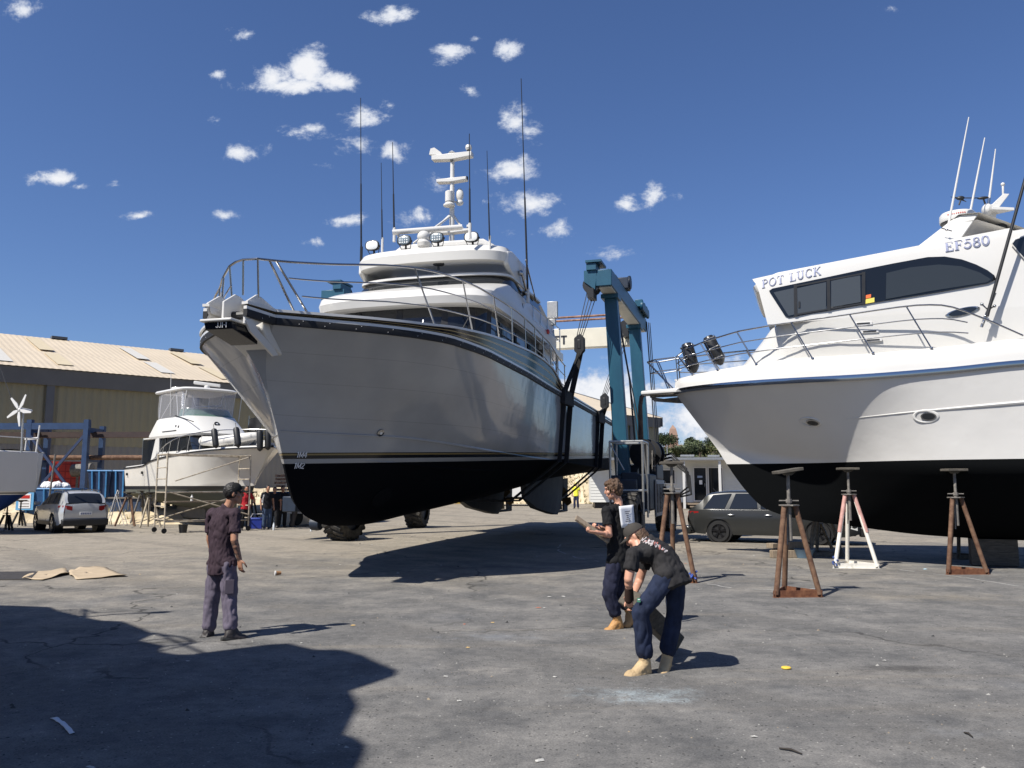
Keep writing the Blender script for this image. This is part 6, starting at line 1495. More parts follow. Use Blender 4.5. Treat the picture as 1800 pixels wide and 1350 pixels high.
# faded print across the back of the shirt
m = MB(); rr = random.Random(9)
for i in range(70):
    s = i / 70; u = lerp(1122, 1172, s) + rr.uniform(-3, 3); v = 948 + 24 * s * s + rr.uniform(-3.5, 4) + (2 if s < .2 else 0)
    dg_ = ray(u, v); o_ = Vector((0, 0, CAM_H)) - b3; dn = dg_.normalized()
    sh = r3['shirt']; ok, loc, nr, _ = sh.ray_cast(o_, dn) if hasattr(sh, 'ray_cast') else (False, None, None, None)
    if not ok: continue
    a_ = nr.orthogonal().normalized(); b_ = nr.cross(a_); l = rr.uniform(.008, .02); p_ = loc + nr * .004
    m.add([p_ - a_ * l, p_ + b_ * l * .5, p_ + a_ * l, p_ - b_ * l * .5], [(0, 1, 2, 3)], rr.choice((0, 0, 1)))
if m.v: m.build('back_print', [M('faded_white_print', (.42, .38, .38), .8), M('faded_red_print', (.35, .12, .1), .8)], m3)
a, b = atY(1108, 1052, Y3 + .12), gnd(1184, 1146); b.y += .02; b.z = .12
m = MB(); ce = (a + b) / 2; m.bar(a - ce, b - ce, .21, .17, up=(0, -.5, 1)); o = m.build('heavy_timber', timber_dark, None, bev=.012); o.location = ce; tag(o, 'heavy old squared timber dragged between the legs of the bending man', 'timber')


# people further off: standing figures built the same way, coarser
def stander(label, u, vfoot, h, shirt, trous, face, group=None, hatc=None, hair_=True, arms='down', lean=0.0, seed=0, hat_kind=None, skinm=None, Y=None):
    p = gnd(u, vfoot) if Y is None else Vector((atY(u, vfoot, Y).x, Y, 0)); gz = ground_z(p.y); b = Vector((p.x, p.y, gz)); k = h / 1.76; f = Vector((face[0], face[1], 0)).normalized(); r = Vector((f.y, -f.x, 0)); rr_ = random.Random(seed)
    L = lambda x, y, z: r * x * k + f * y * k + Vector((0, 0, z * k)) + f * lean * z * z
    J = dict(head=L(0, .02, 1.64), shL=L(-.19, 0, 1.42), shR=L(.19, 0, 1.42), hipL=L(-.09, 0, .93), hipR=L(.09, 0, .93), knL=L(-.11, .04, .5), knR=L(.11, .02, .5), anL=L(-.12, -.03, .09), anR=L(.13, -.02, .09), toeL=L(-.15, .14, .06), toeR=L(.17, .14, .06))
    if arms == 'fold': J.update(elL=L(-.27, .03, 1.13), elR=L(.27, .03, 1.13), wrL=L(.05, .2, 1.16), wrR=L(-.05, .22, 1.2))
    elif arms == 'hips': J.update(elL=L(-.4, -.06, 1.15), elR=L(.4, -.06, 1.15), wrL=L(-.2, .04, 1.0), wrR=L(.2, .04, 1.0))
    elif arms == 'front': J.update(elL=L(-.26, .04, 1.13), elR=L(.26, .04, 1.13), wrL=L(-.08, .26, 1.08), wrR=L(.08, .26, 1.08))
    else: J.update(elL=L(-.26, -.03, 1.14), elR=L(.26, -.03, 1.14), wrL=L(-.27, .04, .88), wrR=L(.27, .04, .88))
    return person(label, b, J, (skinm or skin_tan, shirt, trous, boot_dk, sole_dk), group, vox=.02, face=tuple(f), hair=(hair_blk, 'short') if hair_ and not hatc else None, headgear=hatc, detail=False, seed=seed, wr=.012)[0]


G_ = 'people watching in the shade by the white ute'
dk = cloth('dark_polo', (.012, .012, .016)); jeans = cloth('blue_jeans', (.05, .075, .13)); dkt = cloth('dark_trousers', (.02, .02, .022)); grey_sh = cloth('grey_white_shirt', (.42, .42, .43))
hat_m = M('straw_hat', (.42, .36, .27), .8)
pA = stander('person in blue jeans and dark shirt with white side panel beside the blue cooler', 468, 931, 1.76, dk, jeans, (.6, -.7), G_, seed=21, arms='down')
m = MB(); m.tube([(-.17, -.11, 1.05), (-.15, -.13, 1.25), (-.1, -.13, 1.4)], [.05, .055, .04], 8); m.build('side_panel', letter_white, pA)
stander('person all in black standing second from the blue cooler', 481, 928, 1.68, dk, dkt, (.2, -.95), G_, seed=22)
stander('person in dark shirt with folded arms leaning on the white ute', 495, 927, 1.74, dk, dkt, (.5, -.8), G_, seed=23, arms='fold')
stander('person in pale shirt leaning forward by the white ute under the black bow', 513, 927, 1.5, grey_sh, cloth('brown_grey_trousers', (.075, .065, .055)), (.5, .3), G_, seed=24, arms='front', lean=.16)
stander('person in red shirt standing behind the scaffold under the small white cruiser', 430, 931, 1.74, cloth('red_shirt', (.38, .022, .03)), dkt, (.5, -.6), None, seed=25, Y=33.2, arms='hips')
yp = stander('person in yellow high visibility shirt and navy overalls far off on the yard', 1013, 892, 1.75, cloth('hi_vis_shirt', (.72, .70, .06)), cloth('navy_overalls', (.02, .025, .06)), (-.3, -.9), None, hatc=M('yellow_cap', (.7, .6, .1), .6), seed=26, Y=57)


# ------------------------------------------------------------------ small white flybridge cruiser on the left
B3 = Frame((-10.7, 34.5), R(135))


def small_cruiser():
    A = B3.aty
    t = thing('flybridge_cruiser', 'small white flybridge cruiser with clear curtains, propped up behind the scaffold', 'motor cruiser', (-10.7, 34.5, 0), B3.ang)
    paint = hull_paint('cruiser_hull_paint', (.62, .59, .53), 0.0, [(1.58, (.10, .105, .09), .8), (1.74, (.012, .012, .014), .4)], rough=.25, dirty=.04)
    H = Hull(9.6, -.2, -1.45, [(0, -.2, 2.0), (.03, .1, 1.5), (.08, .6, 1.05), (.2, 1.8, .8), (.5, 4.8, .72), (1, 9.6, .95)], [(-.2, 0), (.8, .55), (2.5, 1.25), (5, 1.55), (9.6, 1.55)], [(-.2, 2.0), (1.5, 1.8), (4, 1.5), (9.6, 1.38)],
             [(-1.45, .12), (-.8, .7), (.3, 1.25), (2, 1.62), (5, 1.78), (9.6, 1.68)], [(-1.45, 3.28), (1, 3.2), (4, 3.05), (6.3, 2.85), (7.2, 2.66), (9.6, 2.58)], [(0, 1.9), (.25, 1.5), (.5, 1.15), (1, 1)], n=60, bulge=.7)
    H.build('hull', paint, t)
    for sd in (-1, 1):
        sh = H.sheer(sd); m = MB(); m.sweep(sh, [(-.03, -.03), (.03, -.03), (.03, .03), (-.03, .03)]); m.build('rub_rail', black if sd > 0 else white, t)
        m = MB(); m.grid([[p + Vector((0, -sd * .02, .02)) for p in sh], [p + Vector((0, -sd * .1, .09)) for p in sh], [Vector((p.x, 0, p.z + .12)) for p in sh]]); m.build('deck', white, t)
    house(t, 'saloon_base', [plan(3.05, 1.9, 3.0, 1.3, 7.2), plan(3.28, 2.1, 3.1, 1.3, 7.2)], white)
    house(t, 'saloon_windows', [plan(3.26, 2.1, 3.1, 1.29, 6.9), plan(3.92, 2.9, 3.7, 1.22, 6.9)], glass_dark, cap=False)
    for x in (3.3, 4.3, 5.6): m = MB(); m.prism([(x, 1.3, 3.25), (x + .12, 1.3, 3.25), (x + .5, 1.24, 3.95), (x + .38, 1.24, 3.95)], (0, .015, 0)); m.build('window_pillar', black, t)
    for sd in (-1, 1):
        m = MB(); m.prism([(6.5, sd * 1.27, 3.2), (7.4, sd * 1.27, 2.9), (7.0, sd * 1.25, 3.9), (6.6, sd * 1.25, 4.0)], (0, sd * .05, 0)); m.build('cabin_wing', white, t)
    m = MB(); m.box((7.3, 0, 3.3), (.05, 2.3, 1.3)); m.build('cockpit_bulkhead', glass_dark, t); m = MB(); m.box((8.0, 0, 3.98), (1.7, 2.3, .06)); m.build('cockpit_awning', white, t)
    for sd in (-1, 1): m = MB(); m.box((8.0, sd * 1.2, 3.3), (1.4, .02, 1.2)); m.build('cockpit_curtain', glass_dark, t)
    m = MB()
    for sd in (-1, 1): m = MB(); m.tube([(8.8, sd * 1.15, 2.6), (8.8, sd * 1.15, 3.98)], .03, 6); m.build('awning_post', steel, t)
    house(t, 'flybridge', [plan(3.92, 2.75, 3.6, 1.3, 7.6), plan(4.02, 2.65, 3.55, 1.34, 7.7), plan(4.1, 2.8, 3.7, 1.32, 7.7), plan(4.78, 3.75, 4.4, 1.2, 7.2), plan(4.84, 3.8, 4.4, 1.16, 7.0)], white, smooth=35)
    m = MB(); m.tube([(3.1, 1.27, 4.5), (4.2, 1.24, 4.72), (5.2, 1.2, 4.9)], .02, 6); m.build('black_trim', black, t)
    house(t, 'bridge_windscreen', [plan(4.83, 3.82, 4.5, 1.14, 5.0), plan(5.2, 4.2, 4.8, 1.06, 5.0)], M('green_tinted_glass', (.10, .17, .14), .08), cap=False)
    m = MB(); m.tube([p for p in plan(5.2, 4.2, 4.8, 1.06, 5.0)], .02, 6); m.build('windscreen_rail', steel, t)
    p = A(369, 742, .6); m = MB(); m.lathe([(.13, 0), (.13, .015), (.02, .02)], (3.28, .12, 4.46), axis=(-.83, .0, .55), n=20); m.build('round_badge', black, t)
    m = MB(); m.ball((3.25, .12, 4.475), (.02, .06, .03)); m.build('badge_mark', letter_white, t)
    m = MB(); m.box((4.6, 1.27, 4.35), (.1, .03, .12)); m.box((4.9, 1.26, 4.4), (.1, .03, .1)); m.box((5.5, 1.3, 4.2), (1.5, .04, .04), 0); m.build('side_fitting', black, t)
    # hardtop, frame and clear curtains
    house(t, 'hardtop', [plan(6.0, 3.9, 4.6, 1.3, 7.2), plan(6.06, 3.85, 4.6, 1.34, 7.25), plan(6.14, 4.0, 4.7, 1.28, 7.2)], white)
    m = MB()
    for x, x2 in ((4.2, 4.5), (5.3, 5.0), (6.9, 7.1)):
        for y in (-1.15, 1.15): m.tube([(x2, y, 4.8), (x, y, 6.02)], .022, 6)
    for y in (-1.15, 1.15): m.tube([(5.3, y, 6.0), (6.9, y, 4.85)], .016, 6)
    m.tube([(4.5, -.7, 5.95), (4.5, -.6, 5.4), (4.5, .6, 5.3), (4.5, .75, 5.8)], .025, 6); m.build('hardtop_frame', white_flat, t)
    cur = M('clear_vinyl', (.55, .56, .62), .12, alpha=.3, bump=.4, bscale=3)
    m = MB(); lo, hi = plan(4.84, 3.9, 4.5, 1.16, 7.1), plan(6.0, 4.02, 4.7, 1.24, 7.1); g = []
    for k in range(6): g.append([a.lerp(b, k / 5) + Vector((.02 * math.sin(i * 2.1 + k), .03 * math.sin(i * 1.7 + k * .8), 0)) for i, (a, b) in enumerate(zip(lo, hi))])
    m.grid(g); m.build('clear_curtain', cur, t, smooth=80)
    m = MB(); rr_ = random.Random(3)
    for k in range(7): m.limb([(4.6, 1.12, 5.85 - k * .1), (4.62 + rr_.uniform(-.06, .06), 1.16, 5.78 - k * .1)], [.05, .04], 6)
    m.build('rolled_curtain', letter_white, t)
    m = MB(); m.lathe([(.3, 0), (.33, .04), (.3, .1), (.05, .12)], (6.4, .6, 6.22), n=20); m.tube([(6.4, .6, 6.1), (6.4, .6, 6.25)], .08, 8); m.build('radome', white, t)
    m = MB(); m.bar((5.0, .5, 6.45), (4.4, -.5, 6.32), .16, .14); m.lathe([(.14, 0), (.12, .18)], (4.7, 0, 6.14), n=12); m.build('radar_scanner', white, t, bev=.03)
    m = MB(); m.tube([(5.6, 1.25, 4.9), (5.65, 1.3, 6.9)], .014, 6); m.build('aerial', white, t)
    m = MB(); m.tube([(4.2, -1.35, 4.7), (4.1, -1.5, 6.7)], .018, 6); m.build('aerial', white, t)
    # rails, fenders, flag
    for sd in (-1, 1):
        ss = H.sheer(sd); kn = [(p.x, abs(p.y)) for p in ss[::3]]; P = lambda x, z: Vector((x, sd * (pch(kn, x) - .1), z)); hz = [(-1.35, 4.0), (.5, 4.02), (3.0, 3.9), (5.0, 3.55), (5.9, 3.05)]
        m = MB(); xs_ = [-1.35, -1, -.5, .3, 1.2, 2, 3, 3.6, 4.2, 4.8, 5.3, 5.7, 5.95]; m.tube([P(x, pch(hz, x)) for x in xs_], .02, 6)
        for x in (-1.2, -.3, .7, 1.7, 2.7, 3.6, 4.4, 5.1): m.tube([P(x, pch(hz, x)), P(x + .2, pch([(-1.45, 3.36), (1, 3.28), (4, 3.13), (7, 2.8)], x))], .015, 6)
        if sd > 0: m.tube([Vector((-1.35, .1, 4.0)), Vector((-1.5, 0, 4.0)), Vector((-1.35, -.1, 4.0))], .02, 6)
        m.build('deck_rail', steel, t)
    m = MB(); m.box((-.9, 0, 3.42), (.9, .35, .1)); m.ball((-.9, 0, 3.5), (.18, .14, .1)); m.build('windlass', white, t, bev=.02)
    m = MB(); m.box((9.9, 0, 1.5), (.6, 2.6, .06)); m.build('swim_platform', grey_steel, t)
    m = MB(); m.box((7.3, 1.72, 2.35), (.16, .05, .12)); m.box((9.2, 1.70, 2.3), (.1, .05, .12)); m.build('exhaust_outlet', black, t)
    m = MB(); m.box((5.6, 0, .55), (3.0, .2, .5)); m.build('keel', antifoul_grey, t)
    for sd in (-1, 1):
        m = MB(); m.lathe([(.02, 0), (.07, .05), (.05, .2)], (8.3, sd * .7, .8), axis=(1, 0, 0), n=10)
        for k in range(4): a = R(90 * k + 30); e = Vector((0, math.cos(a), math.sin(a))); f = Vector((.3, -e.z, e.y)); o = Vector((8.4, sd * .7, .8)); m.add([o + e * .05, o + e * .25 - f * .15, o + e * .32, o + e * .22 + f * .14], [(0, 1, 2, 3)])
        m.box((9.0, sd * .7, .75), (.35, .05, .7)); m.build('propeller', black, t)
    W = lambda x, y, z: B3.W(x, y, z)
    dn = thing('dinghy', 'pale inflatable dinghy lashed on the foredeck of the small cruiser', 'dinghy', W(1.1, .35, 3.3), B3.ang + R(8))
    m = MB(); m.limb([(1.5, .5, .35), (.5, .55, .3), (-.8, .5, .36), (-1.35, .2, .46), (-1.45, 0, .48)], [.2, .21, .2, .17, .16], 14); m.limb([(1.5, -.5, .35), (.5, -.55, .3), (-.8, -.5, .36), (-1.35, -.2, .46), (-1.45, 0, .48)], [.2, .21, .2, .17, .16], 14); m.build('tube', M('pale_hypalon', (.66, .64, .60), .5, var=.05), dn, smooth=60)
    m = MB(); m.grid([[(1.4, -.5, .25), (-.6, -.5, .25), (-1.3, 0, .35)], [(1.4, 0, .0), (-.6, 0, .02), (-1.35, 0, .3)], [(1.4, .5, .25), (-.6, .5, .25), (-1.3, 0, .35)]]); m.box((1.42, 0, .35), (.06, .8, .4)); m.build('hull', white_flat, dn)
    for i, (u, v, y) in enumerate(((378, 770, 1.55), (417, 768, 1.4), (457, 774, .5), (471, 772, .2))):
        c = A(u, v, y); f = thing('fender', ['black fender tied to the rail under the pale dinghy, aftmost of four', 'black fender tied to the rail beside the pale dinghy, second of four', 'black fender in its rack beside the bow of the small cruiser', 'black fender at the very bow of the small cruiser'][i], 'fender', W(c.x, c.y, c.z), B3.ang, 'fenders on the rail of the small cruiser'); a_ = Vector((.35 if i < 2 else .08, 0, 1)).normalized()
        m = MB(); m.lathe([(.03, -.44), (.1, -.38), (.125, -.3), (.125, .3), (.1, .38), (.03, .42)], (0, 0, 0), a_, 14); m.build('fender_body', M('black_fender', (.015, .015, .016), .5), f); m = MB(); m.tube([a_ * .4, a_ * .6], .012, 6); m.build('lanyard', rope_m, f)
    c = A(437, 752, .3); m = MB(); rows = []
    for i in range(6): rows.append([Vector((-.0 - .12 * i - .04 * math.sin(j), .06 * math.sin(i * 1.4 + j * .5), .35 - .11 * j - .02 * i + (.0 if j else .05 * i))) for j in range(7)])
    m.grid(rows); o = m.build('flag', M('black_flag', (.01, .01, .011), .8), None, smooth=80); m = MB(); m.tube([(.03, 0, -.6), (0, 0, .5)], .015, 6); m.build('flag_staff', steel, o); o.location = W(c.x, c.y, c.z); o.rotation_euler = (0, 0, B3.ang + R(30)); tag(o, 'black flag hanging limp on a short staff at the bow of the small cruiser', 'flag')


small_cruiser()


# ------------------------------------------------------------------ scaffold, ladders and props round it
def scaffold():
    a, b = gnd(288, 938), gnd(436, 933); a.z = b.z = 0; d = (b - a); ln = d.length; ang = math.atan2(d.y, d.x)
    t = thing('scaffold_tower', 'dirty wheeled tube scaffold standing in front of the small white cruiser', 'scaffold', a, ang)
    hgt, dep = 2.95, 1.25
    for x in (0, ln):
        m = MB()
        for y in (0, dep): m.tube([(x, y, .14), (x, y, hgt)], .03, 8)
        for z in (.5, .98, 1.5, 2.0, 2.42, 2.92): m.tube([(x, 0, z), (x, dep, z)], .022, 8)
        m.tube([(x, .15, 2.9), (x, 0, 2.55)], .016, 6); m.tube([(x, dep - .15, 2.9), (x, dep, 2.55)], .016, 6); m.build('end_frame', scaf_m, t)
    for y in (0, dep):
        for z in (hgt - .04, 1.5, .42): m = MB(); m.tube([(0, y, z), (ln, y, z)], .025, 8); m.build('ledger', scaf_m, t)
    m = MB(); m.tube([(.3, -.03, 1.92), (ln - .1, -.03, 2.85)], .022, 8); m.tube([(.15, -.03, 1.5), (ln, -.03, .62)], .024, 8); m.tube([(.0, dep, .45), (ln, dep, 1.35)], .024, 8); m.build('brace', scaf_m, t)
    m = MB(); m.box((ln * .45, dep * .5, 1.14), (ln * .8, .5, .05)); m.build('deck_board', timber, t)
    for x in (0, ln):
        for y in (0, dep): m = MB(); m.lathe([(.09, -.03), (.1, 0), (.09, .03)], (x, y, .1), axis=(0, 1, 0), n=14); m.build('caster', rubber, t)
    c = MB(); c.lathe([(.05, 0), (.05, .16), (.02, .2), (.02, .24)], (0, 0, 0), n=10); o = c.build('spray_bottle', white_flat, None); q = a + Vector((math.cos(ang) * ln * .36 - math.sin(ang) * .6, math.sin(ang) * ln * .36 + math.cos(ang) * .6, 1.165)); o.location = q; tag(o, 'white bottle standing on the scaffold board', 'bottle')
    return a, ang, ln


scA, scAng, scL = scaffold()
p = gnd(312, 938); m = MB(); m.lathe([(.13, 0), (.17, .3), (.18, .31), (.15, .29), (.11, .02)], n=18); m.tube([(.17, 0, .29), (0, .02, .42), (-.17, 0, .29)], .008, 6); o = m.build('bucket', black, None); o.location = (p.x, p.y + .5, 0); tag(o, 'black bucket on the ground by the left wheels of the scaffold', 'bucket')
for i, (u, v, h, w, lb) in enumerate(((224, 926, 1.5, .85, 'rust brown stand under the stern of the small cruiser, leftmost'), (247, 921, 1.55, .8, 'bare steel stand under the quarter of the small cruiser behind the leftmost one'), (262, 928, 1.5, .8, 'tan tripod stand beside the propeller of the small cruiser'), (296, 916, 1.35, .7, 'dark stand behind the scaffold under the small cruiser'), (350, 918, 1.3, .7, 'dark stand under the middle of the small cruiser'), (441, 924, 1.5, .7, 'black stand by the red shirted person at the right end of the scaffold'))):
    q = gnd(u, v); stand(lb, (q.x, q.y, 0), h, w, .3 * i, mats=((rust, rust, grey_steel) if i in (0,) else (grey_steel if i in (1, 3, 4) else (M2('tan_tube', (.3, .25, .18), (.46, .4, .3), 8) if i == 2 else black), grey_steel, grey_steel)), group='low stands under the small cruiser', head=.2, basebeam=False)


def ladder():
    q = gnd(202, 924); t = thing('step_ladder', 'white aluminium step ladder standing by the stern of the small cruiser', 'ladder', (q.x, q.y, 0), R(12))
    m = MB()
    for y in (-.25, .25): m.bar((-.3, y, 0), (0, y * .7, 1.35), .05, .025); m.tube([(0, y * .7, 1.3), (.05, y * .65, 1.5), (.02, 0, 1.55)], .018, 6)
    m.build('stile', white_flat, t); m = MB()
    for y in (-.3, .3): m.bar((.45, y, 0), (.02, y * .7, 1.35), .04, .02)
    m.build('rear_leg', white_flat, t); m = MB()
    for k in range(5): f = k / 4.5 + .12; m.box((-.3 * (1 - f), 0, 1.35 * f), (.1, .46 - .1 * f, .02))
    m.build('tread', galv, t)


ladder()
q = gnd(449, 930); t = thing('cool_box', 'blue cool box on the ground beside the person in blue jeans', 'cool box', (q.x, q.y + .25, 0), R(5)); m = MB(); m.box((0, 0, .19), (.62, .38, .38)); m.build('box_body', M('blue_cool_box', (.015, .03, .22), .4), t, bev=.02); m = MB(); m.box((0, 0, .41), (.66, .42, .07)); m.build('lid', M('blue_lid', (.03, .06, .32), .4), t, bev=.015); m = MB(); m.tube([(-.3, 0, .42), (-.2, -.05, .6), (.2, -.05, .6), (.3, 0, .42)], .015, 6); m.build('handle', white_flat, t)
for i, (u, v, lb) in enumerate(((481, 932, 'clear drink bottle standing at the feet of the people in the shade'), (547, 934, 'small clear bottle on the asphalt under the black bow'))):
    q = gnd(u, v); m = MB(); m.lathe([(.04, 0), (.045, .02), (.045, .2), (.018, .27), (.018, .3)], n=12); o = m.build('drink_bottle', M('clear_bottle', (.6, .63, .66), .1), None); o.location = (q.x, q.y, 0); tag(o, lb, 'bottle')


# ------------------------------------------------------------------ cars
def car(name, label, cat, loc, rz, L, hwid, belt, roof, gx, col, wheel_r, wx, sill=.3, glass_cols=(), plate_txt=True, dark_rim=False, lights='wrap', rear_glass=True, rails=False, tray=None, lowtrim=None):
    """x runs from the tail (0) to the nose (L); belt/roof are height knots along x; gx = (rear glass foot, roof rear, roof front, windscreen foot)"""
    t = thing(name, label, cat, loc, rz)
    paint = M(name + '_paint', col, .22, .35, var=.05, scale=2, spec=.6); n = 90
    xs = [L * i / n for i in range(n + 1)]
    wid = [(0, hwid * .80), (.04 * L, hwid * .93), (.16 * L, hwid), (.78 * L, hwid), (.93 * L, hwid * .92), (.985 * L, hwid * .75), (L, hwid * .62)]

    def zl(x):
        z = pch([(0, .42), (.06 * L, sill + .02), (.2 * L, sill), (.9 * L, sill), (L, .34)], x)
        for w in wx:
            d = wheel_r + .055
            if abs(x - w) < d: z = max(z, wheel_r + math.sqrt(d * d - (x - w) ** 2))
        return z
    m = MB()
    for sd in (-1, 1):
        rows = []
        for q in [i / 9 for i in range(10)]:
            r = []
            for x in xs:
                a, b = zl(x), pch(belt, x); z = lerp(a, b, q); zz = (z - sill) / (b - sill)
                y = pch(wid, x) * (1 - .07 * max(0, zz - .55) ** 2 * 4 - .05 * max(0, .35 - zz) ** 2 * 6 + .012 * math.exp(-((zz - .62) / .06) ** 2)); r.append(Vector((x, sd * y, z)))
            rows.append(r)
        m.grid(rows)
        top = rows[-1]; cen = [Vector((p.x, sd * .5 * abs(p.y), p.z + .035)) for p in top]; mid_ = [Vector((p.x, 0, p.z + .05)) for p in top]; m.grid([top, cen, mid_])
    # tail and nose
    for x in (0, L):
        w = pch(wid, x); a, b = zl(x), pch(belt, x); m.grid([[(x, -w, a), (x, 0, a), (x, w, a)], [(x + (-.05 if x == 0 else .05), -w * .98, (a + b) / 2), (x + (-.09 if x == 0 else .12), 0, (a + b) / 2), (x + (-.05 if x == 0 else .05), w * .98, (a + b) / 2)], [(x, -w * .9, b), (x, 0, b + .04), (x, w * .9, b)]])
    body = m.build('body', paint, t, smooth=45)
    m = MB(); m.box((L / 2, 0, sill + .08), (L * .93, hwid * 1.2, .1))
    for w in wx:
        for sd in (-1, 1): m.lathe([(wheel_r + .06, 0), (wheel_r + .06, .28)], (w, sd * (hwid - .32), wheel_r), axis=(0, sd, 0), n=20)
    m.build('underbody', black, t)
    # greenhouse
    gxs = [gx[0] + (gx[3] - gx[0]) * i / 60 for i in range(61)]; rows = []
    for x in gxs:
        b, r = pch(belt, x) - .01, pch(roof, x); h = max(r - b, .0); y0 = pch(wid, x) * .9; f = min(1, h / .42); y1 = lerp(y0, hwid * .70, f); s = []
        for sd in (-1, 1):
            q = [Vector((x, sd * y0, b)), Vector((x, sd * lerp(y0, y1, .5), b + h * .48)), Vector((x, sd * y1, b + h * .90)), Vector((x, sd * y1 * .86, b + h * .985)), Vector((x, sd * y1 * .45, r + .012 * f))]; s += q if sd < 0 else q[::-1]
        s.insert(5, Vector((x, 0, r + .018 * f))); rows.append(s)

    def mat(i, j):
        x = (gxs[i] + gxs[i + 1]) / 2
        if 3 <= j <= 6: return 1 if ((x < gx[1] - .06 and rear_glass) or x > gx[2] + .08) else 0
        return 0
    m = MB(); m.grid(rows, mat); m.build('cabin', [paint, glass_dark], t, smooth=40)
    for sd in (-1, 1):
        for (x0, x1, x2, x3) in glass_cols:      # bottom rear, bottom front, top front, top rear
            q = []
            for x, f in ((x0, .08), (x1, .08), (x2, .86), (x3, .86)):
                b, r = pch(belt, x) - .01, pch(roof, x); h = r - b; y0 = pch(wid, x) * .9; g = min(1, h / .42); y1 = lerp(y0, hwid * .70, g); q.append(Vector((x, sd * (lerp(y0, y1, f) + .012), b + h * f)))
            m = MB(); m.poly(q); g = m.build('side_window', glass_dark, t, smooth=0); so = g.modifiers.new('thickness', 'SOLIDIFY'); so.thickness = .012
        m = MB(); m.box((gx[3] - .42, sd * (hwid + .08), pch(belt, gx[3] - .4) + .09), (.12, .2, .14)); m.build('mirror', paint, t, bev=.03)
        for w in wx:
            m = MB(); r = wheel_r; m.lathe([(r * .68, -.11), (r * .93, -.11), (r, -.07), (r, .07), (r * .93, .11), (r * .68, .11)], (0, 0, 0), axis=(0, 1, 0), n=32, cap=False); wh = m.build('wheel', rubber, t, smooth=50); wh.location = (w, sd * (hwid - .1), r)
            m = MB(); rim = black if dark_rim else galv; m.lathe([(r * .7, -.02), (r * .7, .1), (r * .65, .1), (r * .62, .02), (r * .2, .03)], (0, 0, 0), axis=(0, sd, 0), n=28)
            for k in range(5):
                for e in (-.14, .14): a = 2 * math.pi * k / 5 + .3; m.bar((.06 * math.cos(a), sd * .085, .06 * math.sin(a)), (r * .66 * math.cos(a + e), sd * .09, r * .66 * math.sin(a + e)), .035, .03, up=(0, 1, 0))
            m.lathe([(.07, .05), (.05, .105)], (0, 0, 0), axis=(0, sd, 0), n=12); m.build('rim', M('rim_' + name, (.05, .05, .055) if dark_rim else (.4, .4, .41), .25, .9), wh)
        # tail lamp, handles
        m = MB(); b = pch(belt, .1); z = b - .17; g = []
        for x in (-.03, .06, .2, .34): w = pch(wid, max(x, 0)) * .965 + .004 + (.012 if x > 0 else -.05); g.append([Vector((x, sd * w, z - .12 + .14 * max(x, 0))), Vector((x, sd * w * .985, z + .13))])
        g.insert(0, [Vector((-.05, sd * hwid * .5, z - .05)), Vector((-.045, sd * hwid * .5, z + .1))]); m.grid(g); m.build('tail_lamp', M('tail_lamp_red', (.22, .012, .012), .15), t)
        m = MB(); g = [[Vector((x, sd * (pch(wid, x) + .006), z_ + pch(belt, x) - .2)) for z_ in (-.08, .1)] for x in (L - .42, L - .25, L - .1)]; m.grid(g); m.build('headlamp', lens_m, t)
        hn = MB()
        for hx in (gx[0] + (gx[3] - gx[0]) * .36, gx[0] + (gx[3] - gx[0]) * .66): hn.tube([(hx - .1, sd * (hwid + .005), pch(belt, hx) - .15), (hx, sd * (hwid + .03), pch(belt, hx) - .145), (hx + .1, sd * (hwid + .005), pch(belt, hx) - .15)], .014, 6)
        hn.build('door_handle', steel, t)
        m = MB()
        for lx in (gx[0] + (gx[3] - gx[0]) * .27, gx[0] + (gx[3] - gx[0]) * .55, gx[3] - .2): m.bar((lx, sd * (pch(wid, lx) + .002), sill + .15), (lx + .03, sd * (pch(wid, lx) * .93), pch(belt, lx) - .02), .008, .006)
        m.build('door_seam', black, t)
        if lowtrim: m = MB(); m.grid([[Vector((x, sd * (pch(wid, x) + .006), z)) for x in xs[8:-6] if all(abs(x - w) > wheel_r + .08 for w in wx)] for z in (sill, sill + .14)]); m.build('sill_trim', black, t)
        if rails: m = MB(); m.tube([(gx[1] - .05, sd * hwid * .62, pch(roof, gx[1]) + .02), (gx[1] + .2, sd * hwid * .63, pch(roof, gx[1] + .2) + .07), (gx[2] - .2, sd * hwid * .63, pch(roof, gx[2] - .2) + .07), (gx[2], sd * hwid * .62, pch(roof, gx[2]) + .02)], .022, 8); m.build('roof_rail', steel, t)
    m = MB(); m.box((-.105, 0, .72), (.03, .42, .12)); pl = m.build('number_plate', M('plate_white', (.6, .6, .58), .5), t, bev=.004)
    m = MB()
    for k in range(6): m.box((-.122, -.15 + k * .06, .72), (.004, .03, .06))
    m.build('plate_print', M('plate_blue', (.05, .07, .2), .5), pl)
    m = MB(); m.box((-.03, 0, sill + .12), (.22, hwid * 1.75, .26)); m.build('rear_bumper', black if lowtrim else paint, t, bev=.05)
    m = MB(); m.box((L + .02, 0, sill + .16), (.2, hwid * 1.3, .3)); m.build('front_bumper', black, t, bev=.05); m = MB(); m.box((L + .13, 0, sill + .2), (.03, .44, .12)); m.build('number_plate', letter_white, t)
    if rails or dark_rim:
        m = MB(); m.tube([(gx[1] + .25, 0, pch(roof, gx[1] + .2)), (gx[1] + .12, 0, pch(roof, gx[1] + .2) + .14)], .012, 6); m.build('roof_aerial', black, t)
    return t, paint


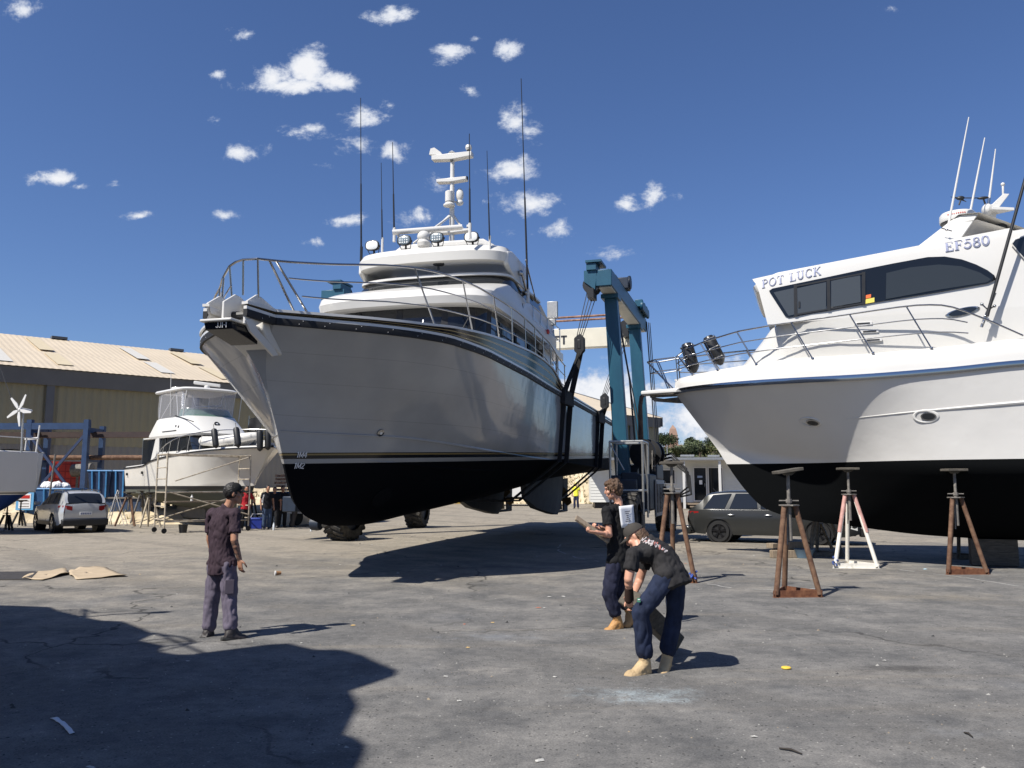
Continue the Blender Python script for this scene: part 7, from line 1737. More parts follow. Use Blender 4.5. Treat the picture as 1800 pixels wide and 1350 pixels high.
hw_ = gnd(1222, 948)
rear, front = Vector((6.15, 27.1)), Vector((10.6, 24.9)); d = (front - rear); wa = math.atan2(d.y, d.x)
w0 = Vector((5.95, 27.3, 0))
car('station_wagon', 'dark greenish grey station wagon with black wheels parked under the white bow', 'car', w0, wa, 5.05, .95, [(0, .98), (.5, 1.0), (3.4, 1.0), (3.75, .96), (4.6, .82), (5.05, .68)], [(0, .98), (.02, 1.0), (.35, 1.22), (.62, 1.5), (1.4, 1.58), (2.3, 1.58), (2.9, 1.5), (3.3, 1.29), (3.75, .94)], (.02, .5, 2.75, 3.75),
    (.037, .038, .037), .335, (.98, 3.9), sill=.24, glass_cols=((.48, 1.15, 1.35, .78), (1.3, 2.15, 2.1, 1.48), (2.25, 3.2, 2.82, 2.2)), dark_rim=True, rear_glass=True)
sv = gnd(128, 934); h = Vector((-.66, .75)); sa = math.atan2(h.y, h.x)
rear_mid = Vector((atY(150, 900, 31.2).x, 31.2, 0))
car('suv', 'silver grey hatchback SUV parked between the blue hulled yacht and the steps', 'car', rear_mid, sa, 4.4, .91, [(0, 1.06), (.4, 1.05), (3.0, .98), (3.35, .96), (4.1, .88), (4.4, .72)], [(0, 1.06), (.04, 1.12), (.3, 1.42), (.5, 1.50), (1.2, 1.55), (2.0, 1.53), (2.5, 1.44), (3.0, 1.22), (3.35, .97)], (.03, .42, 2.3, 3.35),
    (.48, .49, .5), .35, (.9, 3.5), sill=.28, glass_cols=((.55, 1.1, 1.15, .75), (1.25, 2.0, 1.95, 1.28), (2.1, 2.95, 2.5, 2.05)), rails=True, lowtrim=True)


def ute():
    q = atY(508, 930, 36.5); t = thing('utility_truck', 'white utility truck in the shade behind the watching people, pallets on its rack', 'ute', (q.x + .5, 36.4, 0), R(68))
    m = MB(); m.prism([(2.4, -.85, .5), (2.4, -.85, 1.05), (2.7, -.8, 1.75), (3.9, -.8, 1.78), (4.45, -.85, 1.1), (5.2, -.85, .95), (5.25, -.85, .5)], (0, 1.7, 0)); m.build('cab', white_flat, t, bev=.05)
    m = MB(); m.box((1.15, 0, .78), (2.4, 1.8, .1)); m.box((1.15, -.88, .98), (2.4, .04, .32)); m.box((1.15, .88, .98), (2.4, .04, .32)); m.box((-.05, 0, .98), (.04, 1.8, .32)); m.build('tray', galv, t)
    m = MB(); m.box((2.52, 0, 1.42), (.03, 1.3, .45)); m.box((3.3, -.83, 1.45), (.9, .06, .42)); m.box((3.3, .83, 1.45), (.9, .06, .42)); m.build('cab_window', glass_dark, t)
    m = MB()
    for x in (.0, 2.3):
        for y in (-.8, .8): m.tube([(x, y, .8), (x, y, 1.85)], .025, 6)
        m.tube([(x, -.8, 1.85), (x, .8, 1.85)], .025, 6)
    for y in (-.8, .8): m.tube([(0, y, 1.85), (2.3, y, 1.85)], .025, 6)
    m.build('ladder_rack', white_flat, t)
    for x in (.8, 4.2):
        for y in (-.78, .78): m = MB(); m.lathe([(.2, -.1), (.34, -.1), (.36, 0), (.34, .1), (.2, .1)], (x, y, .36), axis=(0, 1, 0), n=22); w = m.build('wheel', rubber, t); m = MB(); m.lathe([(.21, -.06), (.1, 0), (.21, .06)], (x, y, .36), axis=(0, 1, 0), n=16); m.build('rim', galv, w)
    m = MB(); m.box((-.07, 0, .6), (.06, 1.6, .1)); m.box((-.08, -.7, .72), (.04, .2, .1), 1); m.box((-.08, .7, .72), (.04, .2, .1), 1); m.build('tail_bar', [white_flat, red_m], t)


ute()
q = atY(497, 850, 41)
for i in range(5):
    m = MB()
    for k in range(3): m.box((0, -.5 + k * .5, .0), (1.2, .09, .09))
    for k in range(5): m.box((-.52 + k * .26, 0, .055), (.16, 1.1, .02))
    o = m.build('pallet', M2('pallet_wood', (.2, .1, .06), (.42, .26, .17), 5) if i == 0 else bpy.data.materials['pallet_wood'], None); o.location = (q.x + .2 + .06 * (i % 2), 41.2, 1.55 + i * .17); o.rotation_euler = (0, 0, .15 + .1 * (i % 3)); tag(o, ['lowest pallet of the stack beside the black bow', 'second pallet up in the stack beside the black bow', 'middle pallet of the stack beside the black bow', 'fourth pallet up in the stack beside the black bow', 'topmost pallet of the stack beside the black bow'][i], 'pallet', 'stacked brown pallets')
m = MB(); m.box((0, 0, .7), (2.0, 1.6, 1.4)); t = thing('skip_bin', 'dark blue skip bin under the stack of pallets', 'skip', (q.x + .3, 41.3, .05), .1); m.build('bin_body', M('dark_blue_skip', (.02, .05, .11), .6, var=.2), t, bev=.03); m = MB(); m.bar((-1.05, -.85, 1.38), (1.05, -.85, 1.38), .08, .08); m.bar((-1.05, .85, 1.38), (1.05, .85, 1.38), .08, .08); m.build('rim', M('blue_rim', (.03, .09, .2), .6), t)


# ------------------------------------------------------------------ blue rack, bins and the rest against the shed
def rack():
    Y = 44; a = atY(150, 800, Y); b = atY(56, 800, Y + .4); t = thing('pipe_rack', 'blue steel storage rack with crossed braces in front of the shed', 'rack', (a.x, Y, 0), R(178)); s = (a - b).length; H = 5.0
    for k in range(3):
        m = MB(); m.box((k * s, 0, H / 2), (.26, .26, H + .5)); m.build('post', blue_steel, t)
        m = MB(); m.box((k * s, -1.6, H / 2), (.25, .25, H)); m.build('post', blue_steel, t); m = MB(); m.bar((k * s, 0, H - .3), (k * s, -1.6, H - .3), .2, .25); m.bar((k * s, 0, 3.1), (k * s, -1.6, 3.1), .12, .15); m.build('arm', blue_steel, t)
    m = MB(); m.bar((-.15, 0, H - .1), (2 * s + 3, 0, H - .1), .24, .34); m.build('top_beam', blue_steel, t); m = MB(); m.bar((.1, .05, H - .6), (s - .1, .05, .9), .1, .13); m.bar((s - .1, .12, H - .6), (.1, .12, .9), .1, .13); m.build('cross_brace', M('dark_blue_brace', (.02, .035, .085), .5), t)
    for i, (z, l0, l1, r, lb) in enumerate(((H - .52, -5.2, 6, .15, 'dark steel beam lying on the top arms of the blue rack'), (H - .56, -4.0, 4, .11, 'rusty pipe lying behind the top steel beam on the blue rack'), (3.25, -3.1, 5, .13, 'long rusty pipe lying on the lower arms of the blue rack'))):
        m = MB()
        if i == 0: m.bar((-l0 * -1, -.6, z), (l1, -.7, z), .2, .3)
        else: m.tube([(l0, -.5 - .5 * (i == 1), z), (l1, -.5 - .5 * (i == 1), z)], r, 12)
        o = m.build('steel_pipe', rust if i else M('dark_red_steel', (.035, .02, .018), .7, var=.3), None); o.location = (a.x, Y, 0); o.rotation_euler = (0, 0, R(178)); tag(o, lb, 'steel pipe', 'steel stock on the blue rack')


rack()


def bin_(label, u, Y, w, d, h, mt, rz, z0=0.0, name='skip_bin', ribs=True, flare=.12):
    q = atY(u, 860, Y); t = thing(name, label, 'skip', (q.x, Y, z0), rz); m = MB()
    g = [[(-w / 2, -d / 2, 0), (w / 2, -d / 2, 0), (w / 2, d / 2, 0), (-w / 2, d / 2, 0)], [(-w / 2 - flare, -d / 2 - flare, h), (w / 2 + flare, -d / 2 - flare, h), (w / 2 + flare, d / 2 + flare, h), (-w / 2 - flare, d / 2 + flare, h)], [(-w / 2 - flare + .08, -d / 2 - flare + .08, h), (w / 2 + flare - .08, -d / 2 - flare + .08, h), (w / 2 + flare - .08, d / 2 + flare - .08, h), (-w / 2 - flare + .08, d / 2 + flare - .08, h)], [(-w / 2 + .08, -d / 2 + .08, .1), (w / 2 - .08, -d / 2 + .08, .1), (w / 2 - .08, d / 2 - .08, .1), (-w / 2 + .08, d / 2 - .08, .1)]]
    m.grid([[Vector(p) for p in r] for r in g], closed=True); m.poly(g[0][::-1]); m.poly(g[-1]); m.build('bin_body', mt, t, smooth=0)
    m = MB(); m.tube([Vector(p) for p in g[1]], .05, 6, closed=True)
    if ribs:
        for k in range(3): x = (k - 1) * w * .36; m.bar((x, -d / 2 - .02, 0), (x * 1.1, -d / 2 - flare - .03, h), .09, .07)
    m.build('rim', M('blue_rim_light', (.05, .2, .42), .5, var=.2), t); return t


bl_bin = M('dark_blue_bin', (.016, .035, .085), .55, var=.25)
bin_('tall dark blue bin with pale blue edges, nearer the red panel', 180, 41.5, .85, .8, 1.3, bl_bin, .12, 1.18); bin_('tall dark blue bin with pale blue edges, beside the stern of the small cruiser', 211, 41.7, .95, .8, 1.3, bl_bin, .02, 1.18)
m = MB(); q = atY(195, 870, 42); m.box((0, 0, .58), (4.2, 1.8, 1.1)); t = thing('loading_platform', 'low dark blue steel platform carrying the two tall bins', 'platform', (q.x, 42.1, 0.04), .05); m.build('platform_body', M('dark_blue_platform', (.018, .04, .09), .6, var=.3), t, bev=.02); m = MB(); m.bar((-2.1, -.95, 1.12), (2.1, -.95, 1.12), .06, .08); m.build('edge', grey_steel, t)
sk = bin_('low blue skip full of white rubbish bags behind the silver SUV', 94, 41.0, 2.2, 1.6, 1.35, M('mid_blue_skip', (.02, .08, .2), .55, var=.25), .08, .25)
m = MB(); m.box((-.85, -.95, .8), (.8, .03, .9)); pn = m.build('notice_board', M('pale_blue_panel', (.12, .35, .6), .5), sk); m = MB(); m.box((-.85, -.972, .78), (.55, .012, .7)); nb = m.build('notice', letter_white, pn)
m = MB()
for k in range(4): m.box((-.85, -.982, .52 + k * .13), (.42, .006, .03), 1 if k != 3 else 0)
m.box((-.85, -.982, .98), (.45, .006, .14), 0); m.build('print', [red_m, grey_steel], nb)
rr = random.Random(6)
for i in range(4):
    m = MB(); m.ball((0, 0, .12), (.32, .3, .24), 0, 12, 8); o = remesh(m, 'rubbish_bag', M('white_bag', (.75, .74, .72), .6) if i == 0 else bpy.data.materials['white_bag'], None, .03, 1, .05, 5, i); q = atY(84 + i * 8, 860, 41); o.location = (q.x, 41 + .2 * (i % 2), 1.6 - .05 * (i % 2)); tag(o, ['white rubbish bag at the left end of the blue skip', 'white rubbish bag second from the left in the blue skip', 'white rubbish bag third from the left in the blue skip', 'white rubbish bag at the right end of the blue skip'][i], 'rubbish bag', 'bags in the blue skip')
q = atY(114, 830, 47); t = thing('red_crate', 'tall red slatted crate standing in front of the grey shed wall', 'crate', (q.x, 47, 0.1), R(30)); m = MB(); m.box((0, 0, 2.05), (1.5, 1.2, 1.9)); m.build('crate_body', M('red_crate_plastic', (.55, .05, .03), .5, var=.15), t)
m = MB()
for k in range(5): m.box((-.6 + k * .3, -.61, 2.05), (.05, .02, 1.85))
for k in range(5): m.box((0, -.612, 1.25 + k * .4), (1.48, .02, .05))
m.build('slat', M('dark_red_slat', (.34, .02, .015), .5), t); m = MB(); m.box((0, 0, .55), (1.6, 1.3, 1.05)); m.build('base', grey_steel, t)
q = atY(82, 890, 36); m = MB(); m.tube([(0, 0, 0), (.22, 0, 3.1)], .04, 8); o = m.build('leaning_pole', grey_steel, None); o.location = (q.x, 36, 0); tag(o, 'grey steel pole standing behind the silver SUV', 'pole')
q = atY(138, 826, 46); m = MB(); m.lathe([(.3, -.6), (.35, -.58), (.35, .5), (.3, .52)], (0, 0, 0), axis=(1, 0, .05), n=18); m.bar((-.3, 0, -.35), (-.3, 0, -3), .1, .1); m.bar((.3, 0, -.35), (.3, 0, -3), .1, .1); o = m.build('wall_tank', grey_steel, None); o.location = (q.x, 46.5, q.z); tag(o, 'small grey cylinder on legs beside the blue rack post', 'tank')


# ------------------------------------------------------------------ blue bottomed sailing boat at the left edge
B4 = Frame((-27.6, 33.6), R(-19.5))


def sail_boat():
    t = thing('sailing_yacht', 'white topped blue bottomed sailing yacht standing at the left edge of the yard', 'sailing yacht', (-27.6, 33.6, 0), B4.ang)
    paint = hull_paint('yacht_hull_paint', (.6, .58, .53), 0, [(.85, (.2, .19, .17), .8), (1.42, (.012, .035, .15), .35), (1.46, (.7, .7, .68), .4), (1.53, (.012, .015, .03), .4)], rough=.3, dirty=.06)
    H = Hull(10.1, 0, -.9, [(0, 0, 1.3), (.08, .9, .75), (.3, 3, .5), (.7, 7.3, .42), (.85, 8.8, .62), (.94, 9.6, .98), (1, 10.1, 1.45)], [(0, 0), (2, .9), (5, 1.5), (8, 1.45), (10.1, 1.0)], [(0, 1.6), (3, 1.35), (8, 1.3), (10.1, 1.62)], [(-.9, .05), (1, .9), (4, 1.65), (7, 1.75), (10.1, 1.25)], [(-.9, 3.1), (5, 2.85), (10.1, 2.98)], [(0, 1.3), (1, .8)], n=50, bulge=.6, tr=-.1)
    H.build('hull', paint, t)
    m = MB(); m.grid([[p + Vector((0, 0, .01)) for p in H.sheer(-1)], [Vector((p.x, 0, p.z + .1)) for p in H.sheer(-1)], [p + Vector((0, 0, .01)) for p in H.sheer(1)]]); m.build('deck', white, t)
    for sd in (-1, 1): m = MB(); m.tube([p + Vector((0, sd * .02, 0)) for p in H.sheer(sd)], .035, 6); m.build('toe_rail', galv, t)
    m = MB(); m.box((10.22, 0, 2.25), (.1, 1.7, 1.5)); m.build('transom_step', white, t, bev=.05)
    house(t, 'coachroof', [plan(2.9, 3.0, 4.5, 1.1, 7.6), plan(3.2, 3.2, 4.6, 1.05, 7.5), plan(3.45, 4.2, 5.2, .9, 7.4)], white); m = MB(); m.ball((7.6, 0, 3.1), (1.0, 1.15, .9), 0, 20, 12); m.build('spray_dodger', white, t, smooth=60)
    m = MB(); a = B4.loc(atY(38, 790, 29.6)); b = B4.loc(atY(41, 721, 29.6)); m.tube([(a.x, a.y, 2.9), (b.x, b.y, b.z - .05)], .035, 8); mt_ = m.build('turbine_mast', galv, t)
    m = MB(); c = b; m.limb([c + Vector((0, -.12, 0)), c + Vector((.02, .3, 0))], [.09, .05], 10); hub = m.build('turbine_body', white_flat, mt_)
    for k in range(5):
        a_ = R(62 + 72 * k); e = B4.ax.x; m = MB(); v = Vector((math.cos(a_), 0, math.sin(a_))); w = Vector((-math.sin(a_), 0, math.cos(a_))); o = c + Vector((0, -.16, 0)); m.prism([o + v * .08 - w * .04, o + v * .25 - w * .085, o + v * .6 - w * .03, o + v * .6 + w * .03, o + v * .25 + w * .05, o + v * .08 + w * .04], (0, -.025, 0)); m.build('blade', white_flat, hub)
    m = MB()
    for y in (-1.05, 1.05): m.tube([(9.3, y, 2.95), (9.35, y, 3.55)], .022, 6); m.tube([(10.0, y * .9, 2.95), (10.1, y * .9, 4.0)], .03, 8); m.tube([(9.3, y, 3.5), (10.05, y * .9, 3.52)], .04, 8)
    m.tube([(10.08, -.95, 3.5), (10.08, .95, 3.5)], .022, 6); m.build('stern_rail', white_flat, t)
    m = MB(); m.tube([(7, -1.72, 3.0), (8.5, -1.55, 3.02), (9.9, -1.3, 2.98)], .05, 8); m.build('rolled_cover', M('grey_canvas', (.25, .25, .26), .8), t); m = MB(); m.tube([(8.3, -1.6, 2.92), (9.0, -1.5, 3.12), (10.0, -1.3, 2.9)], .02, 6); m.tube([(8.3, -1.6, 2.92), (7.0, -1.7, 2.7)], .02, 6); m.build('mooring_line', rope_m, t)
    m = MB(); p, nn = H.hit(9.3, 2.5); m.box(p, (.22, .04, .18)); p1, _ = H.hit(8.2, 2.72); p2, _ = H.hit(8.1, 1.9); m.build('hull_vent', black, t)
    m = MB(); pts = [H.hit(x, z)[0] + Vector((0, -.01, 0)) for x, z in ((9.12, 1.5), (9.07, 2.3), (9.14, 2.55), (9.4, 2.66), (9.75, 2.72), (9.86, 2.74), (9.88, 1.6))]; m.tube(pts, .03, 6); m.build('hull_moulding', white, t)
    # mast and stays out of the picture to the left, backstays come down to the stern
    m = MB(); m.tube([(4.2, 0, 3.0), (4.2, 0, 14.5)], [.09, .08], 10); ms = m.build('mast', galv, t)
    m = MB(); m.tube([(4.2, 0, 14.4), (9.4, -1.15, 3.0)], .014, 5); m.tube([(4.2, 0, 14.4), (9.7, 1.0, 3.0)], .014, 5); m.tube([(4.2, 0, 14.4), (-.7, 0, 3.15)], .014, 5); m.build('stay', rope_m, ms)
    m = MB(); m.box((5.0, 0, .3), (3.2, .3, .7)); m.build('keel', antifoul_grey, t)
    for i, (u, v) in enumerate(((34, 926), (10, 934))):
        q = gnd(u, v); stand(['thin dark stand propping the blue hull nearest the silver SUV', 'thin dark stand propping the blue hull at the left edge'][i], (q.x, q.y, 0), 1.15, .55, .3, mats=(black, black, black), group='stands under the blue hulled yacht', head=.5, basebeam=False)


sail_boat()


# ------------------------------------------------------------------ far vehicles seen under the grey hull, stern props
def far_truck():
    q = atY(925, 880, 62); t = thing('white_truck', 'white truck far off, glimpsed under the grey hull between the keel pods', 'truck', (q.x, 62, ground_z(62)), R(170))
    m = MB(); m.box((0, 0, 1.6), (3.2, 2.0, 1.9)); m.build('cargo_box', white_flat, t, bev=.04); m = MB(); m.prism([(1.7, -1, .6), (1.7, -1, 2.2), (2.6, -1, 2.2), (3.2, -1, 1.4), (3.3, -1, .6)], (0, 2, 0)); m.build('cab', white_flat, t, bev=.05)
    m = MB(); m.box((2.4, 0, 1.75), (.7, 2.03, .55)); m.build('window', glass_dark, t); m = MB(); m.box((.6, 0, .6), (5.2, 1.6, .2)); m.build('chassis', black, t)
    for x in (-1, 2.4):
        for y in (-.9, .9): m = MB(); m.lathe([(.2, -.12), (.42, -.12), (.44, 0), (.42, .12), (.2, .12)], (x, y, .45), axis=(0, 1, 0), n=20); m.build('wheel', rubber, t)


far_truck()
q = atY(815, 890, 67); m = MB(); rr = random.Random(8)
pts = [Vector((rr.uniform(-1.2, 1.2), rr.uniform(-.3, .3), .06 + .1 * rr.random())) for _ in range(26)]; m.tube(pts, .04, 5); o = m.build('yellow_hose', yellow_m, None); o.location = (q.x, 65.5, ground_z(65.5) + .0); tag(o, 'tangle of yellow hose at the foot of the sand bank', 'hose')


# ------------------------------------------------------------------ litter on the asphalt
card_m = M('corrugated_cardboard', (.42, .33, .22), .85, var=.12, scale=3, bump=.1, bscale=30)
for i, (pts, lb) in enumerate((([(38, 1018), (64, 1006), (116, 1003), (121, 1010), (74, 1021)], 'flattened brown cardboard sheet next to the drain grate'), ([(120, 1007), (140, 999), (188, 999), (221, 1014), (134, 1020), (122, 1012)], 'larger flattened cardboard sheet with a curled edge, right of the other'))):
    P = [gnd(u, v) for u, v in pts]; c = sum(P, Vector()) / len(P); m = MB(); rr = random.Random(i); n = 14; g = []
    ring_ = []
    for k in range(len(P)):
        a, b = P[k], P[(k + 1) % len(P)]
        for j in range(6): q = a.lerp(b, j / 6) - c; ring_.append(q * (1 + rr.uniform(-.03, .03)))
    for s in (1, .8, .5, .2, .02): g.append([Vector((q.x * s, q.y * s, .012 + .05 * max(0, noise.noise((q.x * s * 1.4, q.y * s * 1.4, i))) + (.03 * max(0, math.sin(k * .7 + i)) if s == 1 else 0))) for k, q in enumerate(ring_)])
    m.grid(g, closed=True); m.poly(g[-1]); o = m.build('cardboard_sheet', card_m, None, smooth=60); so = o.modifiers.new('thickness', 'SOLIDIFY'); so.thickness = .006; o.location = c; tag(o, lb, 'cardboard', 'cardboard sheets on the asphalt')
P = [gnd(u, v) for u, v in ((-40, 1020), (52, 1020), (66, 1006), (-20, 1007))]; c = sum(P, Vector()) / 4; m = MB(); m.add([q - c + Vector((0, 0, .005)) for q in P], [(0, 1, 2, 3)]); t = thing('drain_grate', 'dark slotted drain grate set in the asphalt beside the cardboard', 'drain', c); m.build('pit', black, t)
m = MB()
for k in range(41): a = P[0].lerp(P[1], k / 40) - c; b = P[3].lerp(P[2], k / 40) - c; m.bar(a + Vector((0, 0, .014)), b + Vector((0, 0, .014)), .016, .02)
for k in range(5): a = P[0].lerp(P[3], k / 4) - c; b = P[1].lerp(P[2], k / 4) - c; m.bar(a + Vector((0, 0, .0125)), b + Vector((0, 0, .0125)), .02, .017)
m.build('grating', M('iron_grating', (.06, .055, .05), .7, var=.2), t)
q = gnd(494, 1011); t = thing('paper_cup', 'brown takeaway cup lying on its side on the asphalt', 'cup', q, R(200)); m = MB(); m.lathe([(.03, 0), (.042, .11), (.044, .115), (.04, .11), (.03, .01)], (0, 0, .044), axis=(1, .1, .0), n=18); m.build('cup_body', M('brown_cup', (.28, .15, .07), .7), t); m = MB(); m.lathe([(.046, .1), (.046, .122), (.02, .125)], (0, 0, .044), axis=(1, .1, 0), n=18); m.build('lid', white_flat, t)
q = gnd(1382, 1176); m = MB(); m.lathe([(.042, .0), (.046, .008), (.044, .014), (.038, .018), (.01, .02)], (0, 0, .004), n=22); o = m.build('plastic_disc', yellow_m, None); o.location = q; tag(o, 'round yellow plastic disc lying on the asphalt', 'disc')
ta, tb = gnd(92, 1263), gnd(129, 1291); q = (ta + tb) / 2; m = MB(); g = []; td = (tb - ta).normalized(); nn_ = Vector((-td.y, td.x, 0)) * .016
for i in range(14):
    s = i / 13; c_ = ta.lerp(tb, s) - q + Vector((0, 0, .006 + .006 * abs(math.sin(i)))) + nn_ * .7 * math.sin(4 * s); g.append([c_ - nn_, c_ + nn_ + Vector((0, 0, .008 * abs(math.sin(i * .8))))])
m.grid(g); o = m.build('tape_strip', M('white_tape', (.62, .63, .66), .6), None); so = o.modifiers.new('thickness', 'SOLIDIFY'); so.thickness = .003; o.location = q; tag(o, 'short strip of white tape lying in the big shadow', 'tape')
LIT = [(598, 993, .05, 0, 'small white scrap lying left of the big yacht shadow'), (866, 1095, .045, 3, 'small orange scrap in the middle of the asphalt'), (946, 1069, .06, 4, 'reddish brown scrap beside a pale one'), (957, 1069, .035, 0, 'pale scrap beside the reddish brown one'), (965, 1050, .07, 0, 'pale crumpled strip of paper'), (990, 1049, .05, 0, 'pale torn strip beside the crumpled paper'), (822, 1139, .04, 3, 'buff scrap below the orange ones'), (817, 1098, .03, 4, 'tiny red scrap left of the orange one'), (948, 1338, .06, 0, 'pale oval scrap at the bottom edge of the yard'), (807, 1233, .035, 0, 'small pale stone on the near asphalt'), (1205, 991, .04, 4, 'bright orange cap near the lone stand'), (1626, 1001, .1, 5, 'pale blue scrap near the stand at right'), (1540, 992, .05, 0, 'white scrap right of the white stand'), (783, 1190, .045, 0, 'cream scrap on the near asphalt'), (975, 1191, .04, 0, 'small white chip on the near asphalt'), (1325, 1296, .035, 0, 'white chip near the lower right of the asphalt'), (1555, 1162, .04, 0, 'cream chip right of the yellow lid'), (400, 1131, .0, 0, ''), (330, 1163, .04, 0, 'pale flat scrap inside the big shadow'), (246, 1010, .03, 3, 'buff scrap right of the cardboard'), (620, 1100, .05, 3, 'yellowish scrap at the tip of the shadow of the man in black cap'), (530, 1131, .025, 0, 'small white scrap near the man in black cap'), (158, 1350, .05, 0, 'white scrap at the bottom left edge')]
lm = [M('white_scrap', (.42, .41, .38), .7), None, None, M('buff_scrap', (.55, .38, .16), .7), M('red_scrap', (.5, .14, .06), .7), M('pale_blue_scrap', (.42, .58, .66), .6)]
for i, (u, v, s, k, lb) in enumerate(LIT):
    if not s: continue
    s *= .55
    rr = random.Random(i); q = gnd(u, v); m = MB(); n = 9; r0 = [rr.uniform(.6, 1.2) for _ in range(n)]
    g = [[Vector((math.cos(6.283 * j / n) * s * r0[j] * f * 1.3, math.sin(6.283 * j / n) * s * r0[j] * f * .7, .004 + s * .25 * (1 - f) + .006 * rr.random())) for j in range(n)] for f in (1, .6, .05)]; m.grid(g, closed=True); m.poly(g[-1]); m.poly(g[0][::-1])
    o = m.build('litter_scrap', lm[k], None, smooth=0); o.location = q; o.rotation_euler = (0, 0, rr.uniform(-.4, .4)); tag(o, lb, 'litter', 'scraps of litter on the asphalt')
m = MB(); rr = random.Random(12)
for i in range(2600):
    y = 3.2 + rr.random() ** 1.7 * 24; x = rr.uniform(-.66, .66) * (y + 1.5); s = rr.uniform(.003, .009) * (1 + .03 * y) * (1.0 if rr.random() < .93 else 2.4); n = 5; a0 = rr.uniform(0, 6); r0 = [rr.uniform(.6, 1.2) for _ in range(n)]
    vs = [(x + math.cos(a0 + 6.283 * j / n) * s * r0[j], y + math.sin(a0 + 6.283 * j / n) * s * r0[j] * .7, .0005) for j in range(n)] + [(x + rr.uniform(-.3, .3) * s, y + rr.uniform(-.3, .3) * s, s * rr.uniform(.5, 1.0))]
    m.add(vs, [(j, (j + 1) % n, n) for j in range(n)], rr.choice((0, 0, 0, 1, 1, 1, 2)))
tag(m.build('loose_stones', [M('pale_stone_chip', (.3, .29, .265), .85), M('dark_stone_chip', (.05, .05, .05), .85), M('tan_stone_chip', (.26, .21, .15), .85)], None, smooth=0, kind='stuff'), 'loose stone chips and grit scattered over the asphalt', 'grit', kind='stuff')
# worn white paint line and twigs
paint_l = M('worn_line_paint', (.36, .35, .33), .8, var=.3, scale=20)
for nm, pts, w in (('paint_line', [(1240, 1026), (1300, 1036), (1400, 1037), (1520, 1030)], .03), ('paint_line', [(1030, 953), (985, 957), (980, 968), (1010, 980), (1055, 988)], .035), ('paint_line', [(1500, 992), (1600, 1004), (1700, 1016), (1800, 1032)], .03)):
    P = [gnd(u, v) for u, v in pts]; m = MB(); d = []
    for a, b in zip(P[:-1], P[1:]):
        for j in range(12): d.append(a.lerp(b, j / 12) + Vector((noise.noise((a.x + j * .3, 1, 2)) * .05, noise.noise((a.x + j * .3, 5, 2)) * .05, 0)))
    for i in range(len(d) - 1):
        if noise.noise((d[i].x * 2.2, d[i].y * 2.2, 7)) < -.12: continue
        e = (d[i + 1] - d[i]).normalized(); n_ = Vector((-e.y, e.x, 0)) * w * (.6 + .5 * abs(noise.noise((d[i].x * 5, 0, 3)))); m.add([d[i] - n_ + Vector((0, 0, .004)), d[i] + n_ + Vector((0, 0, .004)), d[i + 1] + n_ + Vector((0, 0, .004)), d[i + 1] - n_ + Vector((0, 0, .004))], [(0, 1, 2, 3)])
    if m.v: m.build(nm, paint_l, None, smooth=0, kind='structure')
for i, (p0, p1, lb) in enumerate((((1370, 1318), (1410, 1328), 'dark bent twig on the near asphalt'), ((1695, 1290), (1710, 1298), 'short dark twig at the right of the near asphalt'))):
    a, b = gnd(*p0), gnd(*p1); c = (a + b) / 2; m = MB(); m.tube([a - c + Vector((0, 0, .01)), Vector((.01, .02, .014)), b - c + Vector((0, 0, .01))], [.006, .008, .004], 6); o = m.build('twig', M('dark_twig', (.03, .025, .02), .9) if i == 0 else bpy.data.materials['dark_twig'], None); o.location = c; tag(o, lb, 'twig')


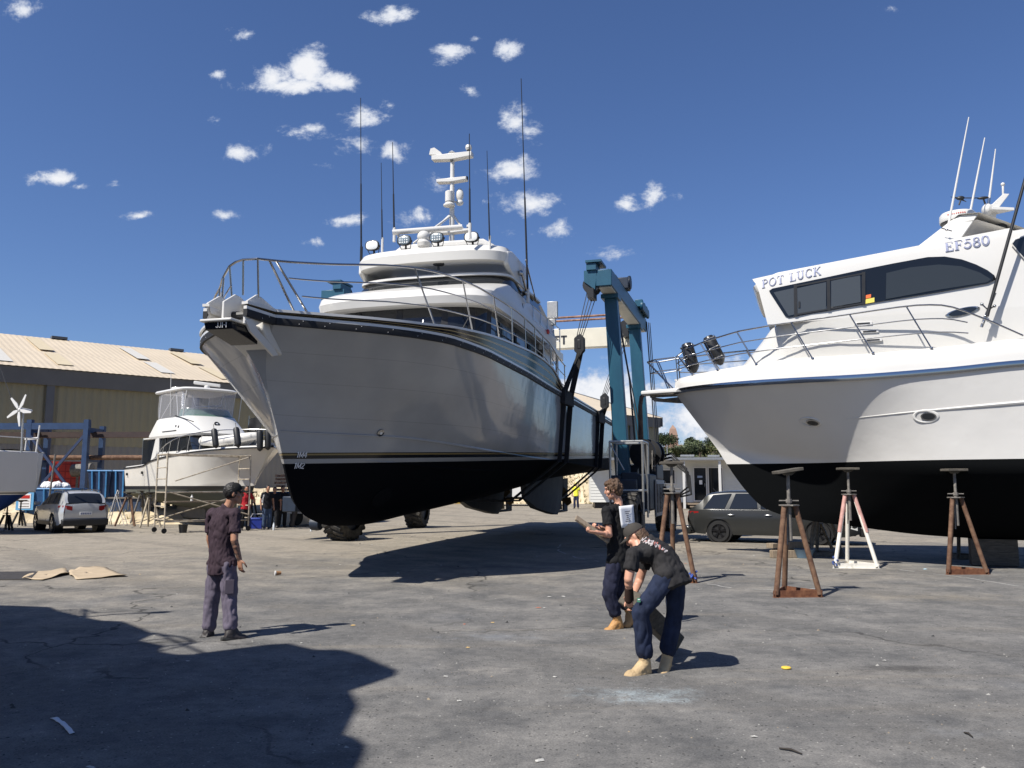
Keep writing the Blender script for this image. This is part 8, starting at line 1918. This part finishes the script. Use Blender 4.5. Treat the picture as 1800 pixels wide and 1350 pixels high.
# ------------------------------------------------------------------ the cruiser just outside the frame, left of the camera, whose shadow fills the near corner
def shadow_boat():
    s = Vector((SUN_AZ.x, SUN_AZ.y, 0)); e = Vector((SUN_AZ.y, -SUN_AZ.x, 0)); tn = math.tan(SUN_EL); q0 = -2.2
    def cast(u, v): g = gnd(u, v); h = tn * (g.dot(s) - q0); return e * g.dot(e) + s * q0 + Vector((0, 0, h))
    top = [(-420, 1062), (-60, 1062), (90, 1067), (104, 1074), (150, 1085), (180, 1091), (216, 1092), (240, 1101), (272, 1114), (248, 1126), (290, 1135), (280, 1145), (310, 1150), (360, 1151), (400, 1148), (432, 1141), (470, 1133), (508, 1131), (530, 1136), (556, 1142), (600, 1142), (618, 1146), (644, 1153), (660, 1162), (700, 1178), (698, 1187), (660, 1200), (618, 1214), (632, 1240), (620, 1265), (608, 1290), (630, 1298), (646, 1310), (640, 1330), (628, 1352), (600, 1420), (400, 1500)]
    P = [cast(u, v) for u, v in top]; base = P[0]; t = thing('moored_cruiser', 'white motor cruiser standing outside the frame at left, casting the near shadow', 'motor cruiser', (0, 0, 0))
    out = P + [Vector((P[-1].x, P[-1].y, .4)), Vector((P[0].x, P[0].y, .4))]
    m = MB(); m.prism(out, -s * 2.6); m.build('hull', white, t)
    m = MB()
    def T(pts, r): m.tube([cast(*p) for p in pts], r, 6)
    T([(150, 1085), (148, 1071), (170, 1078)], .03); T([(104, 1073), (150, 1070)], .02)
    for k in range(5): T([(108 + k * 9, 1077 + k * 2), (112 + k * 9, 1072)], .012)
    T([(150, 1085), (200, 1080), (270, 1077)], .035); T([(268, 1077), (292, 1076)], .09); T([(272, 1114), (320, 1120), (336, 1126), (332, 1132), (290, 1136)], .03); T([(272, 1112), (362, 1150)], .025); T([(280, 1145), (350, 1128)], .02); T([(255, 1126), (300, 1122)], .02); T([(150, 1079), (235, 1073)], .012)
    m.build('deck_rail', steel, t)
    m = MB()
    for f in (.25, .6): a = P[0].lerp(P[-1], f); m.tube([Vector((a.x, a.y, 0)) - s * 1.3, Vector((a.x, a.y, .5)) - s * 1.3], .2, 8)
    m.build('prop', timber_dark, t)


shadow_boat()
import math
f=1456.;H=1.72;p=math.atan(180/f)
cp,sp=math.cos(p),math.sin(p)
def ray(u,v):
    dx=(u-900)/f;dy=(675-v)/f
    return dx,cp-dy*sp,sp+dy*cp
def gnd(u,v,z=0):
    x,y,zz=ray(u,v);k=(z-H)/zz;return round(x*k,2),round(y*k,2)
def atY(u,v,Y):
    x,y,zz=ray(u,v);k=Y/y;return round(x*k,2),Y,round(H+zz*k,2)
def pr(X,Y,Z):
    Z-=H;d=Y*cp+Z*sp;return round(900+f*X/d,1),round(675-f*(Z*cp-Y*sp)/d,1)
